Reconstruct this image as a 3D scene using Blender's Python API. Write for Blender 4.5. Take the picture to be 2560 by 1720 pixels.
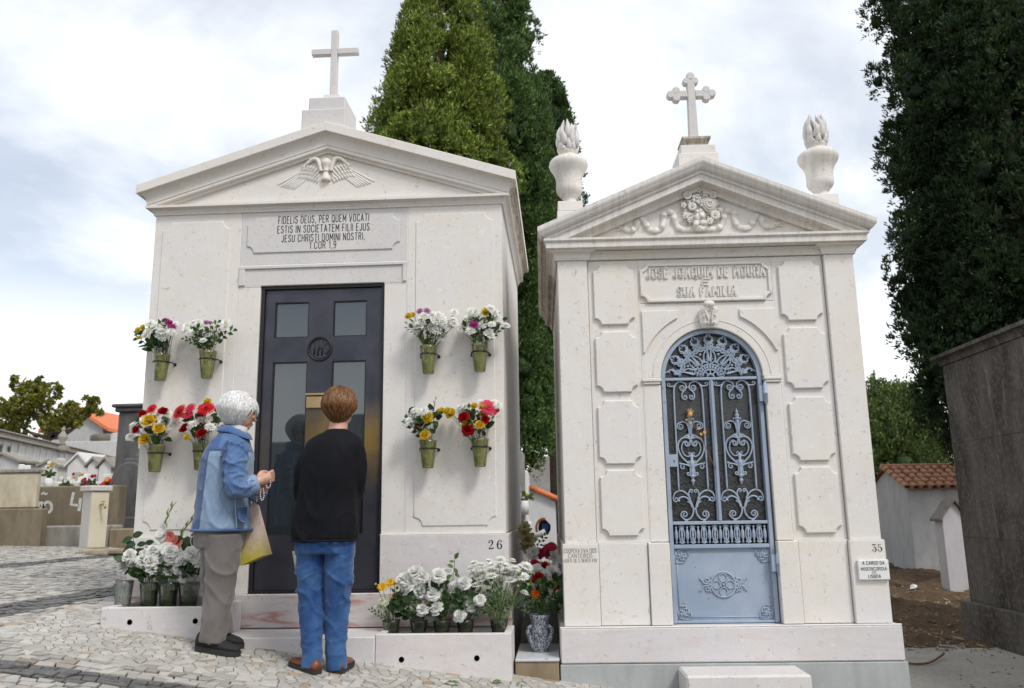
import bpy, bmesh, math, random
import numpy as np
from mathutils import Vector, Matrix, Euler, Quaternion

for o in list(bpy.data.objects):
    bpy.data.objects.remove(o)
random.seed(7)
RNG = np.random.default_rng(7)
R_ = math.radians
PI = math.pi
scene = bpy.context.scene
COL = scene.collection

# ------------------------------------------------------------------ camera
cam_data = bpy.data.cameras.new('camera')
cam = bpy.data.objects.new('camera', cam_data)
COL.objects.link(cam)
scene.camera = cam
cam_data.sensor_width = 36.0
cam_data.lens = 2080.0 / 2560.0 * 36.0
cam_data.clip_start = 0.05
cam_data.clip_end = 3000.0
CAM = Vector((0.0, -5.4, 0.95))
def cam_axes(pitch, roll, yaw):
    f = Vector((math.sin(yaw) * math.cos(pitch), math.cos(yaw) * math.cos(pitch), math.sin(pitch)))
    r = Vector((math.cos(yaw), -math.sin(yaw), 0))
    u = r.cross(f)
    return math.cos(roll) * r + math.sin(roll) * u, -math.sin(roll) * r + math.cos(roll) * u, f
CR, CU, CF = cam_axes(R_(11.35), R_(-0.9), R_(-3.1))
cam.matrix_world = Matrix(((CR.x, CU.x, -CF.x, CAM.x), (CR.y, CU.y, -CF.y, CAM.y),
                           (CR.z, CU.z, -CF.z, CAM.z), (0, 0, 0, 1)))
cam_data.dof.use_dof = True
cam_data.dof.focus_distance = 5.3
cam_data.dof.aperture_fstop = 3.2

# ------------------------------------------------------------------ world, sun, exposure
SUN_EL, SUN_AZ = R_(50), R_(138)            # azimuth measured from +Y towards +X
world = bpy.data.worlds.new('World')
scene.world = world
world.use_nodes = True
wn, wl = world.node_tree.nodes, world.node_tree.links
wn.clear()
w_out = wn.new('ShaderNodeOutputWorld')
w_bg = wn.new('ShaderNodeBackground')
w_bg.inputs['Strength'].default_value = 0.1
w_sky = wn.new('ShaderNodeTexSky')
w_sky.sky_type = 'NISHITA'
w_sky.sun_disc = False
w_sky.sun_elevation = SUN_EL
w_sky.sun_rotation = SUN_AZ
w_sky.air_density = 1.0
w_sky.dust_density = 2.0
w_tc = wn.new('ShaderNodeTexCoord')
w_sep = wn.new('ShaderNodeSeparateXYZ')
wl.new(w_tc.outputs['Generated'], w_sep.inputs[0])
def wmath(op, a, b=None, c=None):
    n = wn.new('ShaderNodeMath'); n.operation = op
    for i, v in enumerate((a, b, c)):
        if v is None: continue
        if isinstance(v, (int, float)): n.inputs[i].default_value = v
        else: wl.new(v, n.inputs[i])
    return n.outputs[0]
zc = wmath('ADD', wmath('MAXIMUM', w_sep.outputs[2], 0.0), 0.22)
w_cmb = wn.new('ShaderNodeCombineXYZ')
wl.new(wmath('DIVIDE', w_sep.outputs[0], zc), w_cmb.inputs[0])
wl.new(wmath('DIVIDE', w_sep.outputs[1], zc), w_cmb.inputs[1])
w_hz = wn.new('ShaderNodeMapRange'); w_hz.interpolation_type = 'SMOOTHSTEP'
for i_, v_ in ((1, 0.10), (2, 0.40), (3, 1.0), (4, 0.0)): w_hz.inputs[i_].default_value = v_
wl.new(w_sep.outputs[2], w_hz.inputs[0])
w_haze = w_hz.outputs[0]
w_n1 = wn.new('ShaderNodeTexNoise')
w_n1.inputs['Scale'].default_value = 1.05
w_n1.inputs['Detail'].default_value = 9
w_n1.inputs['Roughness'].default_value = 0.55
w_n1.inputs['Distortion'].default_value = 0.5
wl.new(w_cmb.outputs[0], w_n1.inputs['Vector'])
w_r1 = wn.new('ShaderNodeValToRGB')
w_r1.color_ramp.elements[0].position = 0.40
w_r1.color_ramp.elements[1].position = 0.60
w_r1.color_ramp.elements[0].color = (0.45, 0.45, 0.45, 1)
wl.new(w_n1.outputs['Fac'], w_r1.inputs['Fac'])
w_n2 = wn.new('ShaderNodeTexNoise')
w_n2.inputs['Scale'].default_value = 2.0
w_n2.inputs['Detail'].default_value = 7
wl.new(w_cmb.outputs[0], w_n2.inputs['Vector'])
w_cl = wn.new('ShaderNodeMix'); w_cl.data_type = 'RGBA'
w_cl.inputs[6].default_value = (6.9, 7.3, 7.85, 1)
w_cl.inputs[7].default_value = (9.6, 9.7, 9.8, 1)
w_r2 = wn.new('ShaderNodeValToRGB'); w_r2.color_ramp.elements[0].position = 0.36; w_r2.color_ramp.elements[1].position = 0.60
wl.new(w_n2.outputs['Fac'], w_r2.inputs[0])
wl.new(w_hzc := wmath('MAXIMUM', w_r2.outputs[0], w_hz.outputs[0]), w_cl.inputs[0])
w_mx = wn.new('ShaderNodeMix'); w_mx.data_type = 'RGBA'
wl.new(wmath('MAXIMUM', w_r1.outputs['Color'], w_haze), w_mx.inputs[0])
wl.new(w_sky.outputs[0], w_mx.inputs[6])
wl.new(w_cl.outputs[2], w_mx.inputs[7])
wl.new(w_mx.outputs[2], w_bg.inputs['Color'])
wl.new(w_bg.outputs[0], w_out.inputs[0])

sun_data = bpy.data.lights.new('sun', 'SUN')
sun_data.energy = 1.5
sun_data.angle = R_(14)
sun_data.color = (1.0, 0.965, 0.91)
sun = bpy.data.objects.new('sun', sun_data)
COL.objects.link(sun)
sdir = Vector((math.sin(SUN_AZ) * math.cos(SUN_EL), math.cos(SUN_AZ) * math.cos(SUN_EL), math.sin(SUN_EL)))
sun.rotation_euler = (-sdir).to_track_quat('-Z', 'Y').to_euler()
sun.location = (6, 4, 12)

scene.view_settings.view_transform = 'Standard'
scene.view_settings.look = 'None'
scene.view_settings.gamma = 1.0
scene.view_settings.exposure = 0.53
scene.view_settings.use_curve_mapping = False
scene.cycles.use_denoising = True
scene.cycles.max_bounces = 8
scene.cycles.transparent_max_bounces = 24
scene.cycles.caustics_reflective = False
scene.cycles.caustics_refractive = False
scene.cycles.sample_clamp_indirect = 6.0

# ------------------------------------------------------------------ object helpers
ORG = {}
def thing(name, label, cat, loc=(0, 0, 0), rotz=0.0, group=None, org=None):
    o = bpy.data.objects.new(name, None)
    o.empty_display_size = 0.1
    COL.objects.link(o)
    o.location = loc
    o.rotation_euler = (0, 0, rotz)
    o['label'] = label
    o['category'] = cat
    if group: o['group'] = group
    ORG[o.name] = Vector(loc) if org is None else Vector(org)
    return o
def tag(o, label=None, cat=None, group=None, kind=None):
    if label: o['label'] = label
    if cat: o['category'] = cat
    if group: o['group'] = group
    if kind: o['kind'] = kind
    return o
def root_org(p):
    while p.parent is not None: p = p.parent
    return ORG.get(p.name, Vector((0, 0, 0)))
def link(name, me, parent=None, mtx=None):
    o = bpy.data.objects.new(name, me)
    COL.objects.link(o)
    if parent is not None: o.parent = parent
    if mtx is not None:
        if parent is not None:
            mtx = Matrix.Translation(-root_org(parent)) @ mtx
        o.matrix_basis = mtx
    return o
def inst(name, me, parent, mtx):
    """a shared mesh placed by a matrix given in the thing's drawing frame; parent must sit unmoved in its thing"""
    o = bpy.data.objects.new(name, me)
    COL.objects.link(o)
    if parent is not None:
        o.parent = parent
        mtx = Matrix.Translation(-root_org(parent)) @ mtx
    o.matrix_basis = mtx
    return o

class MB:
    def __init__(self):
        self.v = []; self.f = []; self.m = []; self.sm = []; self.col = []; self.usecol = False
    def add(self, vs, fs, smooth=False, col=None):
        b = len(self.v)
        self.v.extend([tuple(p) for p in vs])
        for q in fs:
            self.f.append(tuple(i + b for i in q)); self.sm.append(smooth)
            self.col.append(col)
        if col is not None: self.usecol = True
        return self
    def box(self, x0, x1, y0, y1, z0, z1, c=0.004, mtx=None, col=None):
        if c <= 0:
            vs = [(x, y, z) for x in (x0, x1) for y in (y0, y1) for z in (z0, z1)]
            fs = [(0, 1, 3, 2), (4, 6, 7, 5), (0, 4, 5, 1), (2, 3, 7, 6), (0, 2, 6, 4), (1, 5, 7, 3)]
        else:
            c = min(c, abs(x1 - x0) * .45, abs(y1 - y0) * .45, abs(z1 - z0) * .45)
            vs = []; idx = {}
            X, Y, Z = (x0, x1), (y0, y1), (z0, z1); S = (1, -1)
            for i in (0, 1):
                for j in (0, 1):
                    for k in (0, 1):
                        for a in range(3):
                            p = [X[i] + S[i] * c, Y[j] + S[j] * c, Z[k] + S[k] * c]
                            p[a] = (X[i], Y[j], Z[k])[a]
                            idx[(i, j, k, a)] = len(vs); vs.append(tuple(p))
            fs = []
            for s in (0, 1):
                fs.append(tuple(idx[(s, j, k, 0)] for j, k in ((0, 0), (1, 0), (1, 1), (0, 1))))
                fs.append(tuple(idx[(j, s, k, 1)] for j, k in ((0, 0), (1, 0), (1, 1), (0, 1))))
                fs.append(tuple(idx[(j, k, s, 2)] for j, k in ((0, 0), (1, 0), (1, 1), (0, 1))))
            for s in (0, 1):
                for t in (0, 1):
                    fs.append((idx[(s, t, 0, 0)], idx[(s, t, 1, 0)], idx[(s, t, 1, 1)], idx[(s, t, 0, 1)]))
                    fs.append((idx[(s, 0, t, 0)], idx[(s, 1, t, 0)], idx[(s, 1, t, 2)], idx[(s, 0, t, 2)]))
                    fs.append((idx[(0, s, t, 1)], idx[(1, s, t, 1)], idx[(1, s, t, 2)], idx[(0, s, t, 2)]))
            for i in (0, 1):
                for j in (0, 1):
                    for k in (0, 1):
                        fs.append((idx[(i, j, k, 0)], idx[(i, j, k, 1)], idx[(i, j, k, 2)]))
        if mtx is not None: vs = [tuple(mtx @ Vector(p)) for p in vs]
        return self.add(vs, fs, False, col)
    def prism(self, outl, y0, y1, c=0.0, smooth=False, back=True):
        """outline of (x,z) extruded from y1 (back) to y0 (front, smaller y), front edge chamfered by c"""
        n = len(outl)
        vs = [(x, y1, z) for x, z in outl]
        if c > 0:
            ins = inset(outl, c)
            vs += [(x, y0 + c, z) for x, z in outl] + [(x, y0, z) for x, z in ins]
            k = 2
        else:
            vs += [(x, y0, z) for x, z in outl]; k = 1
        fs = []
        for l in range(k):
            for i in range(n):
                j = (i + 1) % n
                fs.append((l * n + i, l * n + j, (l + 1) * n + j, (l + 1) * n + i))
        fs.append(tuple(range(k * n, k * n + n)))
        if back: fs.append(tuple(reversed(range(n))))
        return self.add(vs, fs, smooth)
    def tube(self, pts, rad, n=8, caps=True, closed=False, flat=None, col=None):
        pts = [Vector(p) for p in pts]
        m = len(pts)
        rs = rad if hasattr(rad, '__len__') else [rad] * m
        vs = []; fs = []
        t0 = (pts[1] - pts[0]).normalized()
        up = Vector((0, 0, 1)) if abs(t0.z) < .9 else Vector((0, 1, 0))
        nn = (up - t0 * up.dot(t0)).normalized()
        for i, p in enumerate(pts):
            if closed: t = pts[(i + 1) % m] - pts[i - 1]
            else: t = pts[min(i + 1, m - 1)] - pts[max(i - 1, 0)]
            if t.length < 1e-9: t = t0
            t.normalize()
            nn = nn - t * nn.dot(t)
            if nn.length < 1e-6: nn = t.orthogonal()
            nn.normalize()
            b = t.cross(nn)
            for k in range(n):
                a = 2 * PI * k / n
                vs.append(p + (nn * math.cos(a) + b * math.sin(a)) * rs[i])
        L = m if closed else m - 1
        for i in range(L):
            i2 = (i + 1) % m
            for k in range(n):
                k2 = (k + 1) % n
                fs.append((i * n + k, i * n + k2, i2 * n + k2, i2 * n + k))
        if caps and not closed:
            fs.append(tuple(reversed(range(n)))); fs.append(tuple(range((m - 1) * n, m * n)))
        return self.add(vs, fs, n > 4, col)
    def lathe(self, prof, n=24, ctr=(0, 0, 0), mtx=None, smooth=True, wob=None):
        """profile of (r,z) about the z axis"""
        vs = []; fs = []
        for r, z in prof:
            for k in range(n):
                a = 2 * PI * k / n
                rr = r if wob is None else r * wob(a, z)
                vs.append(Vector((ctr[0] + rr * math.cos(a), ctr[1] + rr * math.sin(a), ctr[2] + z)))
        for i in range(len(prof) - 1):
            for k in range(n):
                k2 = (k + 1) % n
                fs.append((i * n + k, i * n + k2, (i + 1) * n + k2, (i + 1) * n + k))
        if prof[0][0] > 1e-5: fs.append(tuple(reversed(range(n))))
        if prof[-1][0] > 1e-5: fs.append(tuple(range((len(prof) - 1) * n, len(prof) * n)))
        if mtx is not None: vs = [mtx @ p for p in vs]
        return self.add(vs, fs, smooth)
    def loft(self, rings, closed_ends=True, smooth=True, cyc=True):
        n = len(rings[0]); vs = [p for r in rings for p in r]; fs = []
        for i in range(len(rings) - 1):
            for k in range(n if cyc else n - 1):
                k2 = (k + 1) % n
                fs.append((i * n + k, i * n + k2, (i + 1) * n + k2, (i + 1) * n + k))
        if closed_ends and cyc:
            fs.append(tuple(reversed(range(n)))); fs.append(tuple(range((len(rings) - 1) * n, len(rings) * n)))
        return self.add(vs, fs, smooth)
    def ico(self, ctr, r, sub=1, scale=(1, 1, 1), jit=0.0):
        bm = bmesh.new()
        bmesh.ops.create_icosphere(bm, subdivisions=sub, radius=1.0)
        vs = [(ctr[0] + p.co.x * r * scale[0] * (1 + random.uniform(-jit, jit)),
               ctr[1] + p.co.y * r * scale[1] * (1 + random.uniform(-jit, jit)),
               ctr[2] + p.co.z * r * scale[2] * (1 + random.uniform(-jit, jit))) for p in bm.verts]
        fs = [tuple(v.index for v in f.verts) for f in bm.faces]
        bm.free()
        return self.add(vs, fs, True)
    def merge(self, me, mtx=None):
        vs = [(mtx @ p.co) if mtx is not None else p.co for p in me.vertices]
        b = len(self.v)
        self.v.extend([tuple(p) for p in vs])
        for q in me.polygons:
            self.f.append(tuple(i + b for i in q.vertices)); self.sm.append(q.use_smooth); self.col.append(None)
        return self
    def mesh(self, name, mat=None, org=(0, 0, 0), fix=True):
        me = bpy.data.meshes.new(name)
        ox, oy, oz = org
        me.from_pydata([(x - ox, y - oy, z - oz) for x, y, z in self.v], [], self.f)
        me.polygons.foreach_set('use_smooth', self.sm)
        if self.usecol:
            ca = me.color_attributes.new('tint', 'FLOAT_COLOR', 'CORNER')
            arr = []
            for p in me.polygons:
                c = self.col[p.index] or (1, 1, 1)
                arr.extend((c[0], c[1], c[2], 1.0) * p.loop_total)
            ca.data.foreach_set('color', arr)
        if fix:
            bm = bmesh.new(); bm.from_mesh(me)
            bmesh.ops.recalc_face_normals(bm, faces=bm.faces)
            bm.to_mesh(me); bm.free()
        if mat is not None: me.materials.append(mat)
        me.update()
        return me
    def build(self, name, mat=None, parent=None, fix=True):
        org = root_org(parent) if parent is not None else (0, 0, 0)
        o = bpy.data.objects.new(name, self.mesh(name, mat, org, fix))
        COL.objects.link(o)
        if parent is not None: o.parent = parent
        return o

def inset(outl, c):
    n = len(outl); out = []
    area = sum(outl[i][0] * outl[(i + 1) % n][1] - outl[(i + 1) % n][0] * outl[i][1] for i in range(n))
    s = 1.0 if area > 0 else -1.0
    for i in range(n):
        p0, p1, p2 = Vector(outl[i - 1]), Vector(outl[i]), Vector(outl[(i + 1) % n])
        e1 = (p1 - p0); e2 = (p2 - p1)
        if e1.length < 1e-9: e1 = e2
        if e2.length < 1e-9: e2 = e1
        e1.normalize(); e2.normalize()
        n1 = Vector((-e1.y, e1.x)) * s; n2 = Vector((-e2.y, e2.x)) * s
        m = n1 + n2
        if m.length < 1e-6: m = n1
        m.normalize()
        d = max(0.5, m.dot(n1))
        out.append((p1.x + m.x * c / d, p1.y + m.y * c / d))
    return out
def notched(x0, x1, z0, z1, r, k=6, which=(1, 1, 1, 1)):
    """rectangle whose corners are bitten out by quarter circles with a small shoulder; order BL, BR, TR, TL"""
    pts = []
    cs = [(x0, z0, 90, 0, which[0]), (x1, z0, 180, 90, which[1]), (x1, z1, 270, 180, which[2]), (x0, z1, 360, 270, which[3])]
    for cx, cz, a0, a1, on in cs:
        if not on: pts.append((cx, cz)); continue
        for i in range(k + 1):
            a = R_(a0 + (a1 - a0) * i / k)
            pts.append((cx + r * math.cos(a), cz + r * math.sin(a)))
    return pts
def sweep(mb, prof, path, smooth=False):
    """prof: list of (p,h); path: list of functions (p,h)->xyz"""
    rows = [[fn(p, h) for p, h in prof] for fn in path]
    n = len(prof); vs = [q for r in rows for q in r]; fs = []
    for i in range(len(rows) - 1):
        for k in range(n - 1):
            fs.append((i * n + k, i * n + k + 1, (i + 1) * n + k + 1, (i + 1) * n + k))
    mb.add(vs, fs, smooth)
    return mb
def arc(cx, cz, r, a0, a1, n):
    return [(cx + r * math.cos(R_(a0 + (a1 - a0) * i / n)), cz + r * math.sin(R_(a0 + (a1 - a0) * i / n))) for i in range(n + 1)]
def spiral(cx, cz, r0, r1, a0, a1, n=24):
    out = []
    for i in range(n + 1):
        t = i / n; a = R_(a0 + (a1 - a0) * t); r = r0 + (r1 - r0) * t
        out.append((cx + r * math.cos(a), cz + r * math.sin(a)))
    return out
def bez(p0, p1, p2, p3, n=10):
    P = [Vector(p) for p in (p0, p1, p2, p3)]
    return [tuple(P[0] * (1 - t) ** 3 + P[1] * 3 * t * (1 - t) ** 2 + P[2] * 3 * t * t * (1 - t) + P[3] * t ** 3) for t in [i / n for i in range(n + 1)]]
def catmull(pts, n=6):
    P = [Vector(p) for p in pts]; out = []
    for i in range(len(P) - 1):
        a, b, c, d = P[max(i - 1, 0)], P[i], P[i + 1], P[min(i + 2, len(P) - 1)]
        for k in range(n):
            t = k / n
            out.append(0.5 * ((2 * b) + (c - a) * t + (2 * a - 5 * b + 4 * c - d) * t * t + (3 * b - a - 3 * c + d) * t ** 3))
    out.append(P[-1])
    return out

# ------------------------------------------------------------------ materials
class NT:
    def __init__(self, name):
        self.mat = bpy.data.materials.new(name)
        self.mat.use_nodes = True
        self.nt = self.mat.node_tree
        self.bsdf = self.nt.nodes['Principled BSDF']
        self.out = self.nt.nodes['Material Output']
        self.tc = self.nt.nodes.new('ShaderNodeTexCoord')
    def n(self, t, **kw):
        nd = self.nt.nodes.new(t)
        for k, v in kw.items():
            if hasattr(nd, k): setattr(nd, k, v)
        return nd
    def lk(self, a, b): self.nt.links.new(a, b)
    def val(self, sock, v):
        if isinstance(v, bpy.types.NodeSocket): self.lk(v, sock)
        else: sock.default_value = v
    def coord(self, kind='Object', scale=(1, 1, 1), rot=(0, 0, 0)):
        mp = self.n('ShaderNodeMapping')
        self.lk(self.tc.outputs[kind], mp.inputs['Vector'])
        mp.inputs['Scale'].default_value = scale
        mp.inputs['Rotation'].default_value = rot
        return mp.outputs[0]
    def world(self, scale=(1, 1, 1)):
        g = self.n('ShaderNodeNewGeometry')
        mp = self.n('ShaderNodeMapping')
        self.lk(g.outputs['Position'], mp.inputs['Vector'])
        mp.inputs['Scale'].default_value = scale
        return mp.outputs[0]
    def noise(self, vec, scale=5, detail=4, rough=0.55, dist=0.0):
        nd = self.n('ShaderNodeTexNoise')
        if vec is not None: self.lk(vec, nd.inputs['Vector'])
        nd.inputs['Scale'].default_value = scale; nd.inputs['Detail'].default_value = detail
        nd.inputs['Roughness'].default_value = rough; nd.inputs['Distortion'].default_value = dist
        return nd.outputs['Fac']
    def voro(self, vec, scale=5, feature='F1', out='Distance', rand=1.0):
        nd = self.n('ShaderNodeTexVoronoi'); nd.feature = feature
        if vec is not None: self.lk(vec, nd.inputs['Vector'])
        nd.inputs['Scale'].default_value = scale
        nd.inputs['Randomness'].default_value = rand
        return nd.outputs[out]
    def math(self, op, a, b=None, c=None, clamp=False):
        nd = self.n('ShaderNodeMath'); nd.operation = op; nd.use_clamp = clamp
        for i, v in enumerate((a, b, c)):
            if v is not None: self.val(nd.inputs[i], v)
        return nd.outputs[0]
    def ramp(self, fac, stops):
        nd = self.n('ShaderNodeValToRGB'); cr = nd.color_ramp
        while len(cr.elements) < len(stops): cr.elements.new(0.5)
        for e, (p, c) in zip(cr.elements, stops):
            e.position = p
            e.color = (c, c, c, 1) if isinstance(c, (int, float)) else (c[0], c[1], c[2], 1)
        self.lk(fac, nd.inputs[0])
        return nd.outputs[0]
    def mix(self, fac, a, b, blend='MIX'):
        nd = self.n('ShaderNodeMix'); nd.data_type = 'RGBA'; nd.blend_type = blend
        self.val(nd.inputs[0], fac)
        for i, v in ((6, a), (7, b)):
            if isinstance(v, bpy.types.NodeSocket): self.lk(v, nd.inputs[i])
            else: nd.inputs[i].default_value = (v[0], v[1], v[2], 1)
        return nd.outputs[2]
    def bump(self, h, strength=0.3, dist=0.01):
        nd = self.n('ShaderNodeBump')
        nd.inputs['Strength'].default_value = strength; nd.inputs['Distance'].default_value = dist
        self.lk(h, nd.inputs['Height']); self.lk(nd.outputs[0], self.bsdf.inputs['Normal'])
    def set(self, **kw):
        nm = dict(color='Base Color', rough='Roughness', metal='Metallic', trans='Transmission Weight', ior='IOR',
                  spec='Specular IOR Level', sss='Subsurface Weight', alpha='Alpha', sheen='Sheen Weight', coat='Coat Weight')
        for k, v in kw.items():
            s = self.bsdf.inputs[nm[k]]
            if isinstance(v, bpy.types.NodeSocket): self.lk(v, s)
            elif k == 'color': s.default_value = (v[0], v[1], v[2], 1)
            else: s.default_value = v
        return self
MAT = {}
def simple(name, col, rough=0.6, metal=0.0, var=0.12, scale=6, bump=0.0, bscale=60, spec=0.5, sheen=0.0, kind='Object'):
    t = NT(name); c = t.coord(kind)
    nz = t.noise(c, scale, 5)
    dark = [v * (1 - var) for v in col]; lite = [min(1, v * (1 + var)) for v in col]
    t.set(color=t.mix(t.ramp(nz, [(0.3, 0.0), (0.7, 1.0)]), dark, lite), rough=rough, metal=metal, spec=spec, sheen=sheen)
    if bump > 0: t.bump(t.noise(c, bscale, 4), bump, 0.004)
    MAT[name] = t.mat
    return t.mat
def limestone(name, base=(0.72, 0.682, 0.628), warm=(0.66, 0.595, 0.505), cool=(0.67, 0.655, 0.655), marks=1.0, rose=0.0, stain=0.0, rough=0.62, scale=1.0):
    t = NT(name); w = t.world()
    n1 = t.noise(w, 1.7 * scale, 4, 0.6); n2 = t.noise(w, 6.0 * scale, 5, 0.6); n3 = t.noise(w, 45 * scale, 3, 0.6)
    col = t.mix(t.ramp(n1, [(0.35, 0.0), (0.7, 1.0)]), base, cool)
    col = t.mix(t.math('MULTIPLY', t.ramp(n2, [(0.45, 0.0), (0.75, 1.0)]), 0.55), col, warm)
    col = t.mix(t.math('MULTIPLY', t.ramp(n3, [(0.35, 0.0), (0.8, 1.0)]), 0.25), col, [v * 0.8 for v in base])
    # short curved fossil marks
    wv = t.noise(w, 16 * scale, 2, 0.5, 1.2)
    line = t.math('LESS_THAN', t.math('ABSOLUTE', t.math('SUBTRACT', wv, 0.5)), 0.009)
    gate = t.ramp(t.noise(w, 22 * scale, 2), [(0.53, 0.0), (0.60, 1.0)])
    col = t.mix(t.math('MULTIPLY', t.math('MULTIPLY', line, gate), 0.65 * marks), col, [v * 0.46 for v in base])
    pale = t.ramp(t.noise(w, 30 * scale, 2, 0.5, 0.6), [(0.66, 0.0), (0.72, 1.0)])
    col = t.mix(t.math('MULTIPLY', pale, 0.35), col, [min(0.86, v * 1.2) for v in base])
    if rose > 0:
        mp = t.world((0.8, 0.8, 5.0))
        rz = t.ramp(t.noise(mp, 3.0, 6, 0.6, 1.0), [(0.5, 0.0), (0.62, 1.0), (0.72, 0.3)])
        col = t.mix(t.math('MULTIPLY', rz, rose), col, (0.42, 0.20, 0.16))
    if stain > 0:
        mp = t.world((9.0, 1.2, 1.0))
        sx = t.ramp(t.noise(mp, 4.0, 5, 0.65, 0.8), [(0.42, 0.0), (0.68, 1.0)])
        col = t.mix(t.math('MULTIPLY', sx, stain), col, (0.13, 0.10, 0.065))
    t.set(color=col, rough=rough, spec=0.35)
    h = t.math('ADD', t.math('MULTIPLY', n3, 0.6), t.math('MULTIPLY', n2, 0.4))
    t.bump(h, 0.12, 0.004)
    MAT[name] = t.mat
    return t.mat
limestone('limestone')
limestone('limestone_streaked', stain=0.22)
limestone('limestone_rosy', base=(0.66, 0.625, 0.61), warm=(0.60, 0.54, 0.51), cool=(0.60, 0.585, 0.60), rose=0.10)
limestone('limestone_red', base=(0.58, 0.53, 0.51), warm=(0.5, 0.42, 0.38), cool=(0.5, 0.48, 0.5), rose=0.9)
limestone('limestone_stained', stain=0.85, base=(0.58, 0.52, 0.43), warm=(0.42, 0.34, 0.23), cool=(0.5, 0.46, 0.4))
limestone('limestone_grey', base=(0.63, 0.605, 0.585), warm=(0.57, 0.53, 0.49), cool=(0.56, 0.55, 0.56), marks=1.4, scale=1.6)
# ------------------------------------------------------------------ lie of the land
GXS = [-60, -14, -9, -6, -4, -2.8, -1.6, -.3, .5, 1.2, 2, 3.5, 14, 60]
GZS = [.7, .66, .64, .57, .455, .335, .17, .005, -.10, -.19, -.27, -.32, -.35, -.4]
def g(x, y):
    z = np.interp(x, GXS, GZS)
    return z + np.where(np.asarray(y) < -.4, .06 * np.maximum(np.asarray(y) + .4, -3.0), 0.0)
def gz(x, y): return float(g(x, y))
FPX = 2080.0
def at(dx, dy, Y):
    """a spot in the photograph (2334 px wide) carried out to the plane y = Y"""
    sx, sy = dx * 2560 / 2334, dy * 1720 / 1568
    d = CF + CR * ((sx - 1280) / FPX) - CU * ((sy - 860) / FPX)
    return CAM + d * ((Y - CAM.y) / d.y)
def pix(P):
    d = Vector(P) - CAM; w = d.dot(CF)
    return ((1280 + FPX * d.dot(CR) / w) * 2334 / 2560, (860 - FPX * d.dot(CU) / w) * 2334 / 2560, w)
def sheet(name, xs, ys, off, mat, fn=None, mask=None):
    X, Y = np.meshgrid(xs, ys)
    Z = g(X, Y) + off
    if fn is not None: Z = Z + fn(X, Y)
    n, m = len(xs), len(ys)
    vs = np.stack([X.ravel(), Y.ravel(), Z.ravel()], 1)
    fs = []
    for j in range(m - 1):
        for i in range(n - 1):
            if mask is None or mask((xs[i] + xs[i + 1]) / 2, (ys[j] + ys[j + 1]) / 2):
                fs.append((j * n + i, j * n + i + 1, (j + 1) * n + i + 1, (j + 1) * n + i))
    me = bpy.data.meshes.new(name)
    me.from_pydata(vs.tolist(), [], fs)
    me.polygons.foreach_set('use_smooth', [True] * len(fs))
    me.materials.append(mat)
    o = bpy.data.objects.new(name, me); COL.objects.link(o)
    return o
def ground_mat(name, a, b, c, s1=3.0, s2=40.0, bump=0.5):
    t = NT(name); w = t.world()
    n1 = t.noise(w, s1, 5, 0.6); n2 = t.noise(w, s2, 4, 0.65)
    col = t.mix(t.ramp(n1, [(0.35, 0.0), (0.65, 1.0)]), a, b)
    col = t.mix(t.math('MULTIPLY', t.ramp(n2, [(0.5, 0.0), (0.7, 1.0)]), 0.7), col, c)
    t.set(color=col, rough=0.95, spec=0.2)
    t.bump(t.math('ADD', n2, n1), bump, 0.02)
    MAT[name] = t.mat
ground_mat('earth', (0.10, 0.085, 0.06), (0.16, 0.135, 0.10), (0.06, 0.05, 0.035))
ground_mat('dirt', (0.075, 0.048, 0.028), (0.13, 0.085, 0.048), (0.035, 0.024, 0.016), 2.2, 24.0, 0.8)
ground_mat('joint_sand', (0.045, 0.04, 0.033), (0.075, 0.065, 0.052), (0.03, 0.032, 0.02), 6.0)
ground_mat('mortar', (0.17, 0.165, 0.15), (0.23, 0.22, 0.20), (0.10, 0.095, 0.085), 5.0)
ground_mat('path_concrete', (0.30, 0.285, 0.255), (0.38, 0.36, 0.325), (0.20, 0.19, 0.17), 2.0, 30.0, 0.3)
xs = np.unique(np.concatenate([np.linspace(-600, -20, 15), np.linspace(-20, -6, 15), np.linspace(-6, 6, 61), np.linspace(6, 20, 15), np.linspace(20, 600, 15)]))
ys = np.unique(np.concatenate([np.linspace(-600, -12, 12), np.linspace(-12, -3, 10), np.linspace(-3, 6, 46), np.linspace(6, 30, 13), np.linspace(30, 900, 15)]))
tag(sheet('ground', xs, ys, -0.020, MAT['earth']), kind='structure')
# concrete path to the right of tomb 35
tag(sheet('path', np.linspace(1.3, 7.0, 20), np.linspace(-4.0, 2.95, 24), -0.012, MAT['path_concrete']), kind='structure')

# ------------------------------------------------------------------ calcada pavement
def stone_mat():
    t = NT('paving_stone'); w = t.world()
    at_ = t.n('ShaderNodeAttribute'); at_.attribute_name = 'tint'
    oi = t.n('ShaderNodeObjectInfo')
    n1 = t.noise(w, 26, 5, 0.65); n2 = t.noise(w, 120, 3)
    col = t.mix(t.math('MULTIPLY', t.ramp(n1, [(0.4, 0.0), (0.7, 1.0)]), 0.4), at_.outputs['Color'], (0.30, 0.255, 0.20))
    dirt = t.ramp(t.noise(w, 3.0, 5, 0.6), [(0.55, 0.0), (0.75, 1.0)])
    col = t.mix(t.math('MULTIPLY', dirt, 0.4), col, (0.22, 0.19, 0.15))
    t.set(color=col, rough=0.62, spec=0.4)
    t.bump(t.math('ADD', n1, t.math('MULTIPLY', n2, .4)), 0.3, 0.004)
    MAT['paving_stone'] = t.mat
stone_mat()
pav = thing('pavement', 'x', 'x', (0, 0, 0))
for k in ('label', 'category'): del pav[k]
pav['kind'] = 'structure'
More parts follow.
